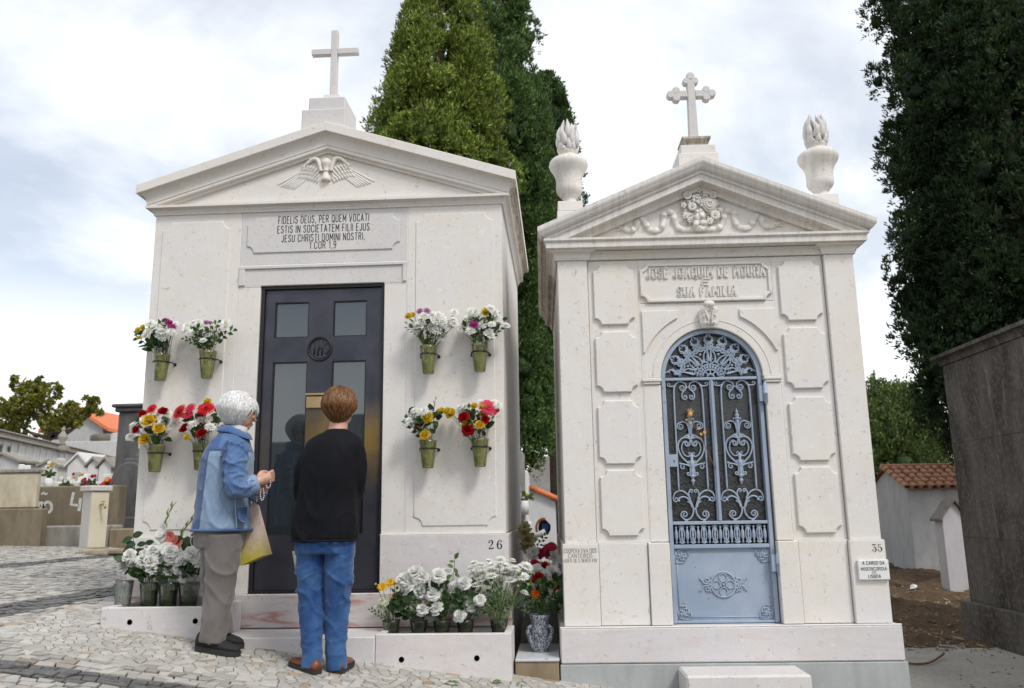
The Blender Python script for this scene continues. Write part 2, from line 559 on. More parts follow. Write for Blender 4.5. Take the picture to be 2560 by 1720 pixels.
bed = sheet('sand_bed', np.linspace(-8.5, 1.9, 53), np.linspace(-4.0, 9.0, 66), -0.011, MAT['joint_sand'])
bed.parent = pav
def zoneA(x, y):
    if y > -1.0 + 0.0 and x > -3.14:
        # rounded outer corner
        cx, cy, r = -2.62, -0.48, 0.52
        if x < cx and y < cy: return (x - cx) ** 2 + (y - cy) ** 2 < r * r
        return True
    return False
def dark_band(x, y):
    # an L with rounded corner round the tomb plot, and a far one across the path
    if abs(x + 5.15) < .13 and y > -1.0: return True
    cx, cy = -2.75, -0.62
    if x < cx and y < cy: d = math.hypot(x - cx, y - cy) - 0.70; return abs(d) < .095
    if y >= cy: return abs(x + 3.46) < .13
    return abs(y + 1.32) < .092
def cells():
    rs = random.Random(11)
    seeds = []
    def grid(x0, x1, y0, y1, sx, sy, jit, keep, row=0.5, rot=0.0):
        j = 0; y = y0
        while y < y1:
            i = 0; x = x0 + rs.uniform(0, 1) * sx
            while x < x1:
                px, py = x + rs.uniform(-jit, jit) * sx, y + rs.uniform(-jit, jit) * sy
                if keep(px, py): seeds.append((px, py, max(sx, sy)))
                x += sx
            y += sy; j += 1
    clear = lambda x, y: not (-2.80 < x < -0.28 and y > -0.40) and not (-0.30 < x < 2.1 and y > -0.22)
    grid(-3.2, 1.95, -1.05, 0.0, .056, .048, .46, lambda x, y: zoneA(x, y) and clear(x, y))
    grid(-3.2, -2.75, 0.0, 3.4, .058, .054, .46, lambda x, y: zoneA(x, y) and clear(x, y))
    return seeds
def voronoi(seeds):
    cell = {}
    S = 0.105
    for i, (x, y, s) in enumerate(seeds): cell.setdefault((int(x // S), int(y // S)), []).append(i)
    out = []
    for i, (x, y, s) in enumerate(seeds):
        r = s * 1.15
        poly = [(x - r, y - r), (x + r, y - r), (x + r, y + r), (x - r, y + r)]
        cx, cy = int(x // S), int(y // S)
        nb = []
        for a in (-2, -1, 0, 1, 2):
            for b in (-2, -1, 0, 1, 2):
                for j in cell.get((cx + a, cy + b), ()):
                    if j != i:
                        dx, dy = seeds[j][0] - x, seeds[j][1] - y
                        d2 = dx * dx + dy * dy
                        if d2 < (2.2 * r) ** 2: nb.append((d2, dx, dy))
        nb.sort()
        for d2, dx, dy in nb[:16]:
            h = d2 / 2
            new = []; m = len(poly)
            dd = [(px - x) * dx + (py - y) * dy - h for px, py in poly]
            for k in range(m):
                k2 = (k + 1) % m
                if dd[k] <= 0: new.append(poly[k])
                if dd[k] * dd[k2] < 0:
                    t = dd[k] / (dd[k] - dd[k2])
                    new.append((poly[k][0] + (poly[k2][0] - poly[k][0]) * t, poly[k][1] + (poly[k2][1] - poly[k][1]) * t))
            poly = new
            if len(poly) < 3: break
        # drop tiny edges
        q = []
        for k, p in enumerate(poly):
            if not q or math.hypot(p[0] - q[-1][0], p[1] - q[-1][1]) > .008: q.append(p)
        if len(q) >= 3: out.append((x, y, q))
    return out
def courses(u0, u1, v0, v1, dv, dur, M, keep, seed):
    """hand cut setts laid in slightly wavering courses"""
    r3 = random.Random(seed); out = []
    nv = int((v1 - v0) / dv)
    line = lambda j, u: v0 + j * dv + .010 * math.sin(u * 2.3 + j * .9 + seed) + .006 * math.sin(u * 7.1 + j * 2.3) + .004 * math.sin(u * 19 + j * 5.1)
    for j in range(nv):
        u = u0 + r3.uniform(0, .08); sl0 = r3.uniform(-.012, .012)
        while u < u1:
            w = r3.uniform(*dur); sl1 = r3.uniform(-.014, .014)
            e = lambda: r3.uniform(-.004, .004)
            a, b = u, u + w
            q = [(a + sl0, line(j, a + sl0) + e()), (b + sl1, line(j, b + sl1) + e()), (b - sl1, line(j + 1, b - sl1) + e()), (a - sl0, line(j + 1, a - sl0) + e())]
            if r3.random() < .35:
                k = r3.randrange(4); p, p2 = q[k], q[(k + 1) % 4]; q.insert(k + 1, ((p[0] + p2[0]) / 2 + e(), (p[1] + p2[1]) / 2 + e() * 1.5))
            poly = [M(*p) for p in q]
            cx_ = sum(p[0] for p in poly) / len(poly); cy_ = sum(p[1] for p in poly) / len(poly)
            if keep(cx_, cy_): out.append((cx_, cy_, poly))
            u += w; sl0 = sl1
    return out
_clear = lambda x, y: not (-2.80 < x < -0.28 and y > -0.40) and not (-0.30 < x < 2.1 and y > -0.22)
_left = lambda x, y: (x < -3.14) and (y > -1.0 or x < -3.14 - (-.98 - y) * .9) and pix((x, y, gz(x, y)))[0] > -160
setts = courses(-4.6, 1.9, -2.3, -0.30, .062, (.055, .100), lambda u, v: (u, v), lambda x, y: not zoneA(x, y) and not _left(x, y) and x > -3.9 and _clear(x, y), 3)
setts += courses(-2.2, 5.5, -8.2, -3.0, .066, (.06, .110), lambda u, v: (v, u), lambda x, y: not zoneA(x, y) and _left(x, y), 5)
rs = random.Random(21)
stones = []
for x, y, poly in voronoi(cells()) + setts:
    A = zoneA(x, y); B = (not A) and dark_band(x, y)
    gap = rs.uniform(.0017, .0034) if A else rs.uniform(.0026, .0058)
    p1 = inset(poly, gap)
    ar = 0.5 * abs(sum(p1[i][0] * p1[(i + 1) % len(p1)][1] - p1[(i + 1) % len(p1)][0] * p1[i][1] for i in range(len(p1))))
    if ar < .0004: continue
    p2 = inset(p1, .0022)
    up = (rs.uniform(-.001, .0012) if A else rs.uniform(-.005, .005))
    tx, ty = rs.uniform(-.06, .06), rs.uniform(-.06, .06)
    if A: tx *= .4; ty *= .4
    if B: v = rs.uniform(.05, .085); c = (v, v * 1.03, v * 1.1)
    else:
        v = rs.uniform(.33, .51) if A else rs.uniform(.26, .46)
        wm = rs.uniform(0, 1)
        c = (v, v * (.975 - .035 * wm), v * (.93 - .09 * wm))
        if rs.random() < .04: c = (v * .8, v * .62, v * .45)
    n = len(p1)
    def P(pt, dz): return (pt[0], pt[1], gz(pt[0], pt[1]) + up + (pt[0] - x) * tx + (pt[1] - y) * ty + dz)
    vs = [P(q, -.012) for q in p1] + [P(q, -.0014) for q in p1] + [P(q, 0.0) for q in p2]
    fs = []
    for l in range(2):
        for i in range(n):
            j = (i + 1) % n
            fs.append((l * n + i, l * n + j, (l + 1) * n + j, (l + 1) * n + i))
    fs.append(tuple(range(2 * n, 3 * n)))
    px, py, w = pix((x, y, gz(x, y)))
    vis = 4 < px < 2330 and 4 < py < 1564 and w > 0
    stones.append((ar / (w * w) * (w and 1.0) * abs((CAM - Vector((x, y, gz(x, y)))).normalized().z) if vis else 0.0, vs, fs, c, (x, y)))
stones.sort(key=lambda s: -s[0])
rest = MB()
# stones hidden behind the women's shoes are left to the joined rest
for k, (ar, vs, fs, c, xy) in enumerate(stones):
    if k < 296 and ar > 0:
        m = MB(); m.add(vs, fs, False, c)
        o = m.build('paving_stone', MAT['paving_stone'], pav, fix=False)
    else:
        rest.add(vs, fs, False, c)
ro_ = rest.build('paving_stones', MAT['paving_stone'], pav, fix=False)
ro_['kind'] = 'stuff'
mb_ = MB()
for i in range(40):
    pass
mo = sheet('mortar_bed', np.linspace(-3.15, 1.9, 102), np.linspace(-1.0, 3.4, 89), -0.0055, MAT['mortar'], mask=lambda x, y: zoneA(x, y))
mo.parent = pav
# ------------------------------------------------------------------ carved and painted lettering, drawn as strokes
_O = [(.30, 1), (.46, .97), (.56, .82), (.57, .5), (.56, .18), (.46, .03), (.28, 0), (.11, .03), (.01, .18), (0, .5), (.01, .82), (.11, .97), (.30, 1)]
_C = [(.55, .76), (.52, .90), (.43, .98), (.29, 1), (.12, .96), (.02, .82), (0, .5), (.02, .18), (.12, .04), (.29, 0), (.43, .02), (.52, .10), (.55, .24)]
GLY = {
    'A': (.60, [[(0, 0), (.30, 1), (.60, 0)], [(.10, .32), (.50, .32)]]),
    'B': (.54, [[(0, 0), (0, 1), (.34, 1), (.48, .92), (.49, .66), (.36, .54), (0, .54)], [(.36, .54), (.53, .44), (.54, .13), (.40, 0), (0, 0)]]),
    'C': (.55, [_C]), 'D': (.55, [[(0, 0), (0, 1), (.30, 1), (.48, .92), (.55, .76), (.55, .24), (.48, .08), (.30, 0), (0, 0)]]),
    'E': (.46, [[(.46, 1), (0, 1), (0, 0), (.46, 0)], [(0, .52), (.38, .52)]]), 'F': (.45, [[(.45, 1), (0, 1), (0, 0)], [(0, .52), (.36, .52)]]),
    'G': (.57, [_C + [(.57, .44), (.34, .44)]]), 'H': (.54, [[(0, 0), (0, 1)], [(.54, 0), (.54, 1)], [(0, .52), (.54, .52)]]), 'I': (.0, [[(0, 0), (0, 1)]]),
    'J': (.38, [[(.38, 1), (.38, .22), (.31, .05), (.17, 0), (.05, .05), (0, .2)]]), 'L': (.44, [[(0, 1), (0, 0), (.44, 0)]]),
    'M': (.68, [[(0, 0), (0, 1), (.34, .30), (.68, 1), (.68, 0)]]), 'N': (.55, [[(0, 0), (0, 1), (.55, 0), (.55, 1)]]), 'O': (.57, [_O]),
    'P': (.50, [[(0, 0), (0, 1), (.34, 1), (.48, .92), (.50, .74), (.48, .56), (.34, .46), (0, .46)]]), 'Q': (.57, [_O, [(.34, .22), (.58, -.10)]]),
    'R': (.54, [[(0, 0), (0, 1), (.34, 1), (.48, .92), (.50, .74), (.48, .58), (.34, .50), (0, .50)], [(.30, .50), (.54, 0)]]),
    'S': (.50, [[(.48, .80), (.42, .95), (.26, 1), (.08, .95), (.01, .78), (.07, .62), (.25, .53), (.43, .43), (.50, .25), (.43, .06), (.25, 0), (.07, .05), (0, .21)]]),
    'T': (.54, [[(0, 1), (.54, 1)], [(.27, 1), (.27, 0)]]), 'U': (.54, [[(0, 1), (0, .22), (.08, .05), (.27, 0), (.46, .05), (.54, .22), (.54, 1)]]), 'V': (.58, [[(0, 1), (.29, 0), (.58, 1)]]),
    '1': (.18, [[(0, .80), (.18, 1), (.18, 0)]]), '9': (.50, [[(.04, .10), (.15, 0), (.36, .06), (.48, .30), (.50, .66), (.44, .92), (.26, 1), (.08, .92), (.01, .70), (.08, .50), (.26, .43), (.44, .52), (.50, .66)]]),
    '0': (.50, [[(.25, 1), (.44, .92), (.50, .5), (.44, .08), (.25, 0), (.06, .08), (0, .5), (.06, .92), (.25, 1)]]), '2': (.50, [[(.02, .76), (.10, .95), (.26, 1), (.44, .93), (.48, .72), (.36, .48), (0, 0), (.50, 0)]]),
    '3': (.48, [[(.02, .86), (.14, .98), (.30, 1), (.45, .90), (.45, .66), (.30, .53), (.16, .53)], [(.30, .53), (.47, .42), (.48, .14), (.30, 0), (.13, .02), (0, .14)]]), '4': (.52, [[(.40, 0), (.40, 1), (0, .28), (.52, .28)]]),
    '8': (.50, [[(.25, .54), (.08, .64), (.06, .88), (.25, 1), (.44, .88), (.42, .64), (.25, .54), (.04, .42), (.02, .12), (.25, 0), (.48, .12), (.46, .42), (.25, .54)]]),
    '.': (.04, [[(0, 0), (.04, .0), (.04, .06), (0, .06)]]), ',': (.06, [[(.06, .08), (.05, -.02), (0, -.14)]]), '•': (.16, [[(.0, .5), (.16, .5)]]),
}
GLY['É'] = (.46, GLY['E'][1] + [[(.16, 1.12), (.32, 1.30)]])
def stroke_text(mb, txt, xc, z, h, width, wt, y, depth, serif=0.0, gap=.22, space=.42, slant=0.0):
    """strokes of weight wt (fraction of h) standing depth proud of the plane y"""
    tot = 0.0
    for i, c in enumerate(txt): tot += (space if c == ' ' else GLY[c][0] + (gap if i < len(txt) - 1 else 0))
    k = width / tot; x = xc - width / 2
    hw_ = wt * h / 2
    def seg(a, b, e0, e1):
        d = b - a; L = d.length
        if L < 1e-6: return
        d /= L; n = Vector((-d.y, d.x)) * hw_; a2 = a - d * e0; b2 = b + d * e1
        q = [a2 - n, b2 - n, b2 + n, a2 + n]
        vs = [(p.x, y - depth, p.y) for p in q] + [(p.x, y + .0012, p.y) for p in q]
        mb.add(vs, [(0, 1, 2, 3), (0, 4, 5, 1), (1, 5, 6, 2), (2, 6, 7, 3), (3, 7, 4, 0)])
    for i, c in enumerate(txt):
        if c == ' ': x += space * k; continue
        w, lines = GLY[c]
        for ln in lines:
            P = [Vector((x + u * k + slant * v * h, z + v * h)) for u, v in ln]
            for j in range(len(P) - 1):
                e0 = hw_ * .55 if j > 0 else 0; e1 = hw_ * .55 if j < len(P) - 2 else 0
                seg(P[j], P[j + 1], e0, e1)
            if serif > 0 and c not in '.,•':
                for p, q in ((P[0], P[1]), (P[-1], P[-2])):
                    if abs((p - q).y) > abs((p - q).x) * .7:
                        seg(p - Vector((serif * h, 0)), p + Vector((serif * h, 0)), 0, 0)
        x += (w + gap) * k
    return mb
def carve(name, mat, parent, *a, **kw):
    return stroke_text(MB(), *a, **kw).build(name, mat, parent, fix=False)
# ------------------------------------------------------------------ materials of the two tombs
def bronze():
    t = NT('bronze_patina'); w = t.world()
    sp = t.n('ShaderNodeSeparateXYZ'); t.lk(w, sp.inputs[0])
    n1 = t.noise(w, 5, 5, 0.6); n2 = t.noise(t.world((1, 1, 0.25)), 9, 4)
    # brass-toned, more metallic band at mid height, fading up, down and sideways
    d = t.math('ABSOLUTE', t.math('SUBTRACT', t.math('ADD', sp.outputs[2], t.math('MULTIPLY', t.math('SUBTRACT', n2, 0.5), 0.22)), 1.40))
    band = t.ramp(d, [(0.05, 1.0), (0.30, 0.0)])
    ex = t.math('ABSOLUTE', t.math('SUBTRACT', sp.outputs[0], -1.40))
    right = t.ramp(ex, [(0.10, 1.0), (0.42, 0.12)])
    brassy = t.math('MULTIPLY', t.math('MULTIPLY', band, right), t.ramp(n1, [(0.25, 0.5), (0.6, 1.0)]))
    base = t.mix(t.ramp(n1, [(0.35, 0.0), (0.7, 1.0)]), (0.040, 0.042, 0.056), (0.066, 0.066, 0.082))
    t.set(color=t.mix(brassy, base, (0.36, 0.235, 0.065)), metal=t.math('ADD', 0.5, t.math('MULTIPLY', brassy, 0.45)),
          rough=t.math('ADD', 0.27, t.math('MULTIPLY', n2, 0.16)), spec=0.45)
    t.bump(t.noise(w, 40, 3), 0.05, 0.002)
    MAT['bronze_patina'] = t.mat
bronze()
simple('bronze_dark', (0.022, 0.021, 0.024), 0.45, 0.4)
simple('brass', (0.42, 0.31, 0.15), 0.38, 0.85, var=0.2)
simple('black_iron', (0.02, 0.019, 0.018), 0.5, 0.3)
simple('black_paint', (0.013, 0.013, 0.014), 0.55)
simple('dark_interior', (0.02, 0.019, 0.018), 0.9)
def blue_iron():
    t = NT('blue_iron'); w = t.world()
    n1 = t.noise(w, 3.2, 5, 0.6, 0.4); n2 = t.noise(w, 70, 3)
    c = t.mix(t.ramp(n1, [(0.35, 0.0), (0.7, 1.0)]), (0.25, 0.315, 0.415), (0.345, 0.405, 0.495))
    chip = t.ramp(t.noise(w, 38, 2, 0.5), [(0.68, 0.0), (0.74, 1.0)])
    c = t.mix(t.math('MULTIPLY', chip, 0.55), c, (0.17, 0.14, 0.12))
    c = t.mix(t.math('MULTIPLY', t.ramp(t.noise(t.world((1, 1, .3)), 14, 4), [(.52, 0.0), (.75, 1.0)]), .35), c, (0.40, 0.42, 0.45))
    t.set(color=c, rough=t.math('ADD', 0.42, t.math('MULTIPLY', n1, 0.2)), metal=0.0, spec=0.5)
    t.bump(n2, 0.06, 0.002)
    MAT['blue_iron'] = t.mat
blue_iron()
def door_glass(name, tint=(0.035, 0.045, 0.05), rough=0.015, bump=0.0, ior=1.7, add=0.05):
    t = NT(name)
    nt = t.nt; nt.nodes.remove(t.bsdf)
    fr = t.n('ShaderNodeFresnel'); fr.inputs['IOR'].default_value = ior
    gl = t.n('ShaderNodeBsdfGlossy'); gl.inputs['Roughness'].default_value = rough
    gl.inputs['Color'].default_value = (0.86, 0.9, 0.94, 1)
    tr = t.n('ShaderNodeBsdfTransparent'); tr.inputs['Color'].default_value = (tint[0] * 6, tint[1] * 6, tint[2] * 6, 1)
    df = t.n('ShaderNodeBsdfDiffuse'); df.inputs['Color'].default_value = (tint[0], tint[1], tint[2], 1)
    m1 = t.n('ShaderNodeMixShader'); m1.inputs[0].default_value = 0.6
    t.lk(tr.outputs[0], m1.inputs[1]); t.lk(df.outputs[0], m1.inputs[2])
    m2 = t.n('ShaderNodeMixShader')
    t.lk(t.math('ADD', t.math('MULTIPLY', fr.outputs[0], 1.0), add, clamp=True), m2.inputs[0])
    t.lk(m1.outputs[0], m2.inputs[1]); t.lk(gl.outputs[0], m2.inputs[2]); t.lk(m2.outputs[0], t.out.inputs[0])
    if bump > 0:
        b = t.n('ShaderNodeBump'); b.inputs['Strength'].default_value = bump; b.inputs['Distance'].default_value = 0.006
        t.lk(t.voro(t.coord('Object', (1, 1, 1)), 70, 'SMOOTH_F1'), b.inputs['Height'])
        for nd in (gl, fr): t.lk(b.outputs[0], nd.inputs['Normal'])
    MAT[name] = t.mat
door_glass('door_glass')
door_glass('hammered_glass', tint=(0.050, 0.048, 0.044), rough=0.25, bump=0.25, ior=1.45, add=0.02)
LS, LR, LT, LG = MAT['limestone'], MAT['limestone_rosy'], MAT['limestone_stained'], MAT['limestone_grey']

# ------------------------------------------------------------------ tomb 26 (left)
T1X0, T1X1, T1C, T1D = -2.781, -0.349, -1.565, 2.15
tomb1 = thing('family_tomb', 'pale limestone tomb numbered 26 with a plain cross and dark bronze door', 'tomb', (T1C, 0.9, 0.2))
def slab(name, x0, x1, y0, y1, z0, z1, mat=LS, parent=None, c=0.004, mort=0.0015):
    return MB().box(x0 + mort, x1 - mort, y0, y1, z0 + mort, z1 - mort, c).build(name, mat, parent)
# core of the building and the joint mortar behind the slabs
core = MB()
core.box(T1X0 + .02, -2.02, 0.03, T1D, 0.10, 3.10, 0)
core.box(-1.143, T1X1 - .02, 0.03, T1D, 0.10, 3.10, 0)
core.box(-2.02, -1.143, 0.03, T1D, 2.492, 3.10, 0)
core.box(-2.02, -1.143, 0.03, T1D, 0.10, 0.452, 0)
core.box(-2.02, -1.143, 0.9, T1D, 0.452, 2.492, 0)
core.build('masonry_core', LS, tomb1)
SX = (-2.165, -0.998)
wl_ = slab('wall_slab', T1X0, SX[0], 0, 0.12, 0.812, 3.03, LS, tomb1)
wr_ = slab('wall_slab', SX[1], T1X1, 0, 0.12, 0.812, 3.03, LS, tomb1)
def raised_panel(parent, x0, x1, z0, z1, y, r, mat=LS, depth=0.007, which=(1, 1, 1, 1), c=0.004):
    return MB().prism(notched(x0, x1, z0, z1, r, 7, which), y - depth, y + 0.005, c).build('raised_panel', mat, parent)
raised_panel(wl_, -2.722, -2.236, 0.864, 2.962, 0, 0.055)
raised_panel(wr_, -0.940, -0.408, 0.864, 2.962, 0, 0.055)
fr_ = slab('frieze_slab', SX[0], SX[1], 0, 0.12, 2.632, 3.03, LG, tomb1)
MB().prism(notched(-2.118, -1.050, 2.720, 2.976, 0.05, 8, (1, 1, 1, 1)) , -0.009, 0.005, 0.004).build('inscription_plaque', LG, fr_)
li_ = slab('lintel_slab', SX[0], SX[1], 0, 0.12, 2.485, 2.632, LG, tomb1)
lip = MB()
lip.box(SX[0] + .004, SX[1] - .004, -0.012, 0.01, 2.606, 2.628, 0.003)
lip.box(SX[0] + .004, SX[0] + .045, -0.012, 0.01, 2.489, 2.606, 0.003)
lip.box(SX[1] - .030, SX[1] - .004, -0.012, 0.01, 2.489, 2.606, 0.003)
lip.build('lintel_border', LG, li_)
slab('door_jamb', SX[0], -2.008, 0.002, 0.20, 0.455, 2.485, LS, tomb1)
slab('door_jamb', -1.155, SX[1], 0.002, 0.20, 0.812, 2.485, LS, tomb1)
for a, b in ((-2.797, SX[0]), (-1.155, -0.332)):
    slab('plinth_slab', a, b, -0.018, 0.14, 0.455, 0.812, LR, tomb1)
slab('base_course', -2.82, -0.318, -0.035, 0.14, 0.252, 0.455, MAT['limestone_red'], tomb1)
slab('footing_course', -2.80, -0.335, -0.02, 0.14, -0.25, 0.250, LR, tomb1)
# side walls
for xs, sg in ((T1X1, 1), (T1X0, -1)):
    for z0, z1, e in ((0.455, 0.812, 0.017), (-0.25, 0.455, 0.02), (0.812, 3.03, 0.0)):
        xa, xb = (xs - .10, xs + e) if sg > 0 else (xs - e, xs + .10)
        ys = 0.122 if e == 0 else 0.141
        slab('side_slab', xa, xb, ys, T1D - (0 if e == 0 else 0.0), z0, z1, LS if e == 0 else LR, tomb1)
# horizontal cornice
def corn_path(x0, x1, yd):
    return [lambda p, h: (x0 - p, yd, h), lambda p, h: (x0 - p, -p, h), lambda p, h: (x1 + p, -p, h), lambda p, h: (x1 + p, yd, h)]
pr = [(0, 3.018), (0.010, 3.018), (0.012, 3.030), (0.016, 3.036)]
pr += [(0.016 + 0.032 * (1 - math.cos(R_(a))), 3.036 + 0.022 * math.sin(R_(a))) for a in (15, 30, 45, 60, 75, 90)]
pr += [(0.054, 3.060), (0.054, 3.077), (0.0, 3.082)]
sweep(MB(), pr, corn_path(T1X0, T1X1, T1D)).build('cornice', LS, tomb1)
# tympanum and raking cornice
APX, SLP, HALF = 3.437, 0.316, (T1X1 - T1X0) / 2
def rake_path(xc, half, slp, yd, apz):
    e = lambda p, h: apz + h - slp * (half + p)
    return [lambda p, h: (xc - half - p, yd, e(p, h)), lambda p, h: (xc - half - p, -p, e(p, h)), lambda p, h: (xc, -p, apz + h),
            lambda p, h: (xc + half + p, -p, e(p, h)), lambda p, h: (xc + half + p, yd, e(p, h))]
MB().prism([(T1X0 + .01, 3.04), (T1X1 - .01, 3.04), (T1X1 - .01, 3.08), (T1C, APX + .03), (T1X0 + .01, 3.08)], 0.0, T1D).build('tympanum', LS, tomb1)
rp = [(0, 0), (0.020, 0.0), (0.022, 0.016), (0.040, 0.020), (0.043, 0.026), (0.043, 0.043), (0.048, 0.046)]
rp += [(0.048 + 0.042 * (1 - math.cos(R_(a))), 0.046 + 0.078 * math.sin(R_(a))) for a in (12, 24, 36, 48, 60, 72, 84, 90)]
rp += [(0.101, 0.128), (0.104, 0.131), (0.104, 0.192), (0.100, 0.196), (0.0, 0.190)]
sweep(MB(), rp, rake_path(T1C, HALF, SLP, T1D, APX)).build('raking_cornice', LS, tomb1)
roof = MB()
ez = APX + .1895 - SLP * HALF
roof.add([(T1X0 - .0, 0, ez), (T1C, 0, APX + .1895), (T1X1, 0, ez), (T1X0, T1D, ez), (T1C, T1D, APX + .1895), (T1X1, T1D, ez)],
         [(0, 1, 4, 3), (1, 2, 5, 4), (3, 4, 5)])
roof.build('roof', LS, tomb1)
# stained return of the eaves along both sides
for sg in (1, -1):
    st = MB()
    xw = T1X1 if sg > 0 else T1X0
    P = [(p, APX + h - SLP * (HALF + p)) for p, h in rp[6:-4]]
    vs = [(xw + sg * (p + .0016), y, z) for y in (0.03, T1D) for p, z in P]
    n = len(P)
    st.add(vs, [(k, k + 1, n + k + 1, n + k) for k in range(n - 1)])
    st.build('eave_stain', LT, tomb1)
# relief: winged hourglass urn
def relief_wing(mb, sg, cx, y):
    def feather(x, z, L, w, ang, d):
        # a raised leaf-shaped feather
        a = R_(ang); ux, uz = math.cos(a), math.sin(a); px, pz = -uz, ux
        prof = [(0, .55), (.25, .95), (.6, 1.0), (.85, .72), (1.0, .12)]
        rows = []
        for t, ww in prof:
            for s, dy in ((-1, 0.003), (-.55, -d * .8), (0, -d), (.55, -d * .8), (1, 0.003)):
                rows.append((cx + sg * (x + ux * L * t + px * w * ww * s), y + dy, z + uz * L * t + pz * w * ww * s))
        fs = []
        for i in range(len(prof) - 1):
            for k in range(4):
                fs.append((i * 5 + k, i * 5 + k + 1, (i + 1) * 5 + k + 1, (i + 1) * 5 + k))
        mb.add(rows, fs, True)
    for i in range(7):       # long primaries
        t = i / 6
        feather(0.15 - .02 * t + .02 * (1 - t), 3.315 - 0.055 * t, 0.20 - 0.07 * t, 0.011, -33 - 6 * t if i else -30, 0.006)
    for row, (n, x0, z0, dx, dz, L, w, d) in enumerate(((8, 0.045, 3.258, 0.018, 0.0085, 0.042, 0.0125, 0.010), (7, 0.045, 3.285, 0.019, 0.0095, 0.038, 0.0125, 0.013),
                                                         (6, 0.050, 3.310, 0.020, 0.011, 0.036, 0.012, 0.016), (5, 0.060, 3.332, 0.021, 0.010, 0.034, 0.012, 0.018))):
        for i in range(n):
            feather(x0 + dx * i, z0 + dz * i * (1 - i / (n * 1.6)), L, w, -62 + 3 * i, d)
    pts = [(cx + sg * a, y - .010, b) for a, b in ((0.035, 3.30), (0.045, 3.345), (0.062, 3.385), (0.09, 3.395), (0.115, 3.382), (0.14, 3.358), (0.17, 3.335))]
    mb.tube(catmull(pts, 4), [0.016] * 4 + [0.017] * 4 + [0.018] * 4 + [0.016] * 4 + [0.014] * 4 + [0.01] * 4 + [0.006], 8)
rel = MB()
relief_wing(rel, 1, T1C - .012, 0.0); relief_wing(rel, -1, T1C - .012, 0.0)
rel.build('wing_relief', LS, tomb1)
ur = MB()
ur.lathe([(0.034, 3.232), (0.036, 3.240), (0.030, 3.262), (0.022, 3.285), (0.019, 3.300), (0.024, 3.303), (0.024, 3.311), (0.020, 3.314), (0.030, 3.336), (0.037, 3.356), (0.039, 3.368), (0.036, 3.371), (0.037, 3.378),
          (0.028, 3.392), (0.012, 3.400), (0.006, 3.404), (0.008, 3.411), (0.0, 3.418)], 20, (T1C - .012, 0.0, 0))
ur.build('urn_relief', LS, tomb1)
# lettering
for tx, z, sz, wd in (('FIDELIS DEUS, PER QUEM VOCATI', 2.926, 0.070, 0.632), ('ESTIS IN SOCIETATEM FILII EJUS', 2.858, 0.070, 0.641),
                      ('JESU CHRISTI DOMINI NOSTRI.', 2.793, 0.068, 0.575), ('1 COR 1,9', 2.739, 0.066, 0.182)):
    carve('inscription', MAT['black_paint'], fr_, tx, -1.583, z, sz * .74, wd, .088, -0.0096, .0007, gap=.36, space=.50)
def stroke2(mb, pts, wid, y, d=0.001, n=5):
    """flat ribbon with varying width in the facade plane"""
    P = [Vector(p) for p in pts]
    for i in range(len(P)):
        pass
    L = []; Rr = []
    for i, p in enumerate(P):
        t = P[min(i + 1, len(P) - 1)] - P[max(i - 1, 0)]
        if t.length < 1e-9: t = Vector((1, 0))
        t.normalize(); nn = Vector((-t.y, t.x))
        L.append(p + nn * wid[i]); Rr.append(p - nn * wid[i])
    o = L + Rr[::-1]
    m = len(L)
    vs = [(q.x, y - d, q.y) for q in L] + [(q.x, y - d, q.y) for q in Rr]
    mb.add(vs, [(i, i + 1, m + i + 1, m + i) for i in range(m - 1)])
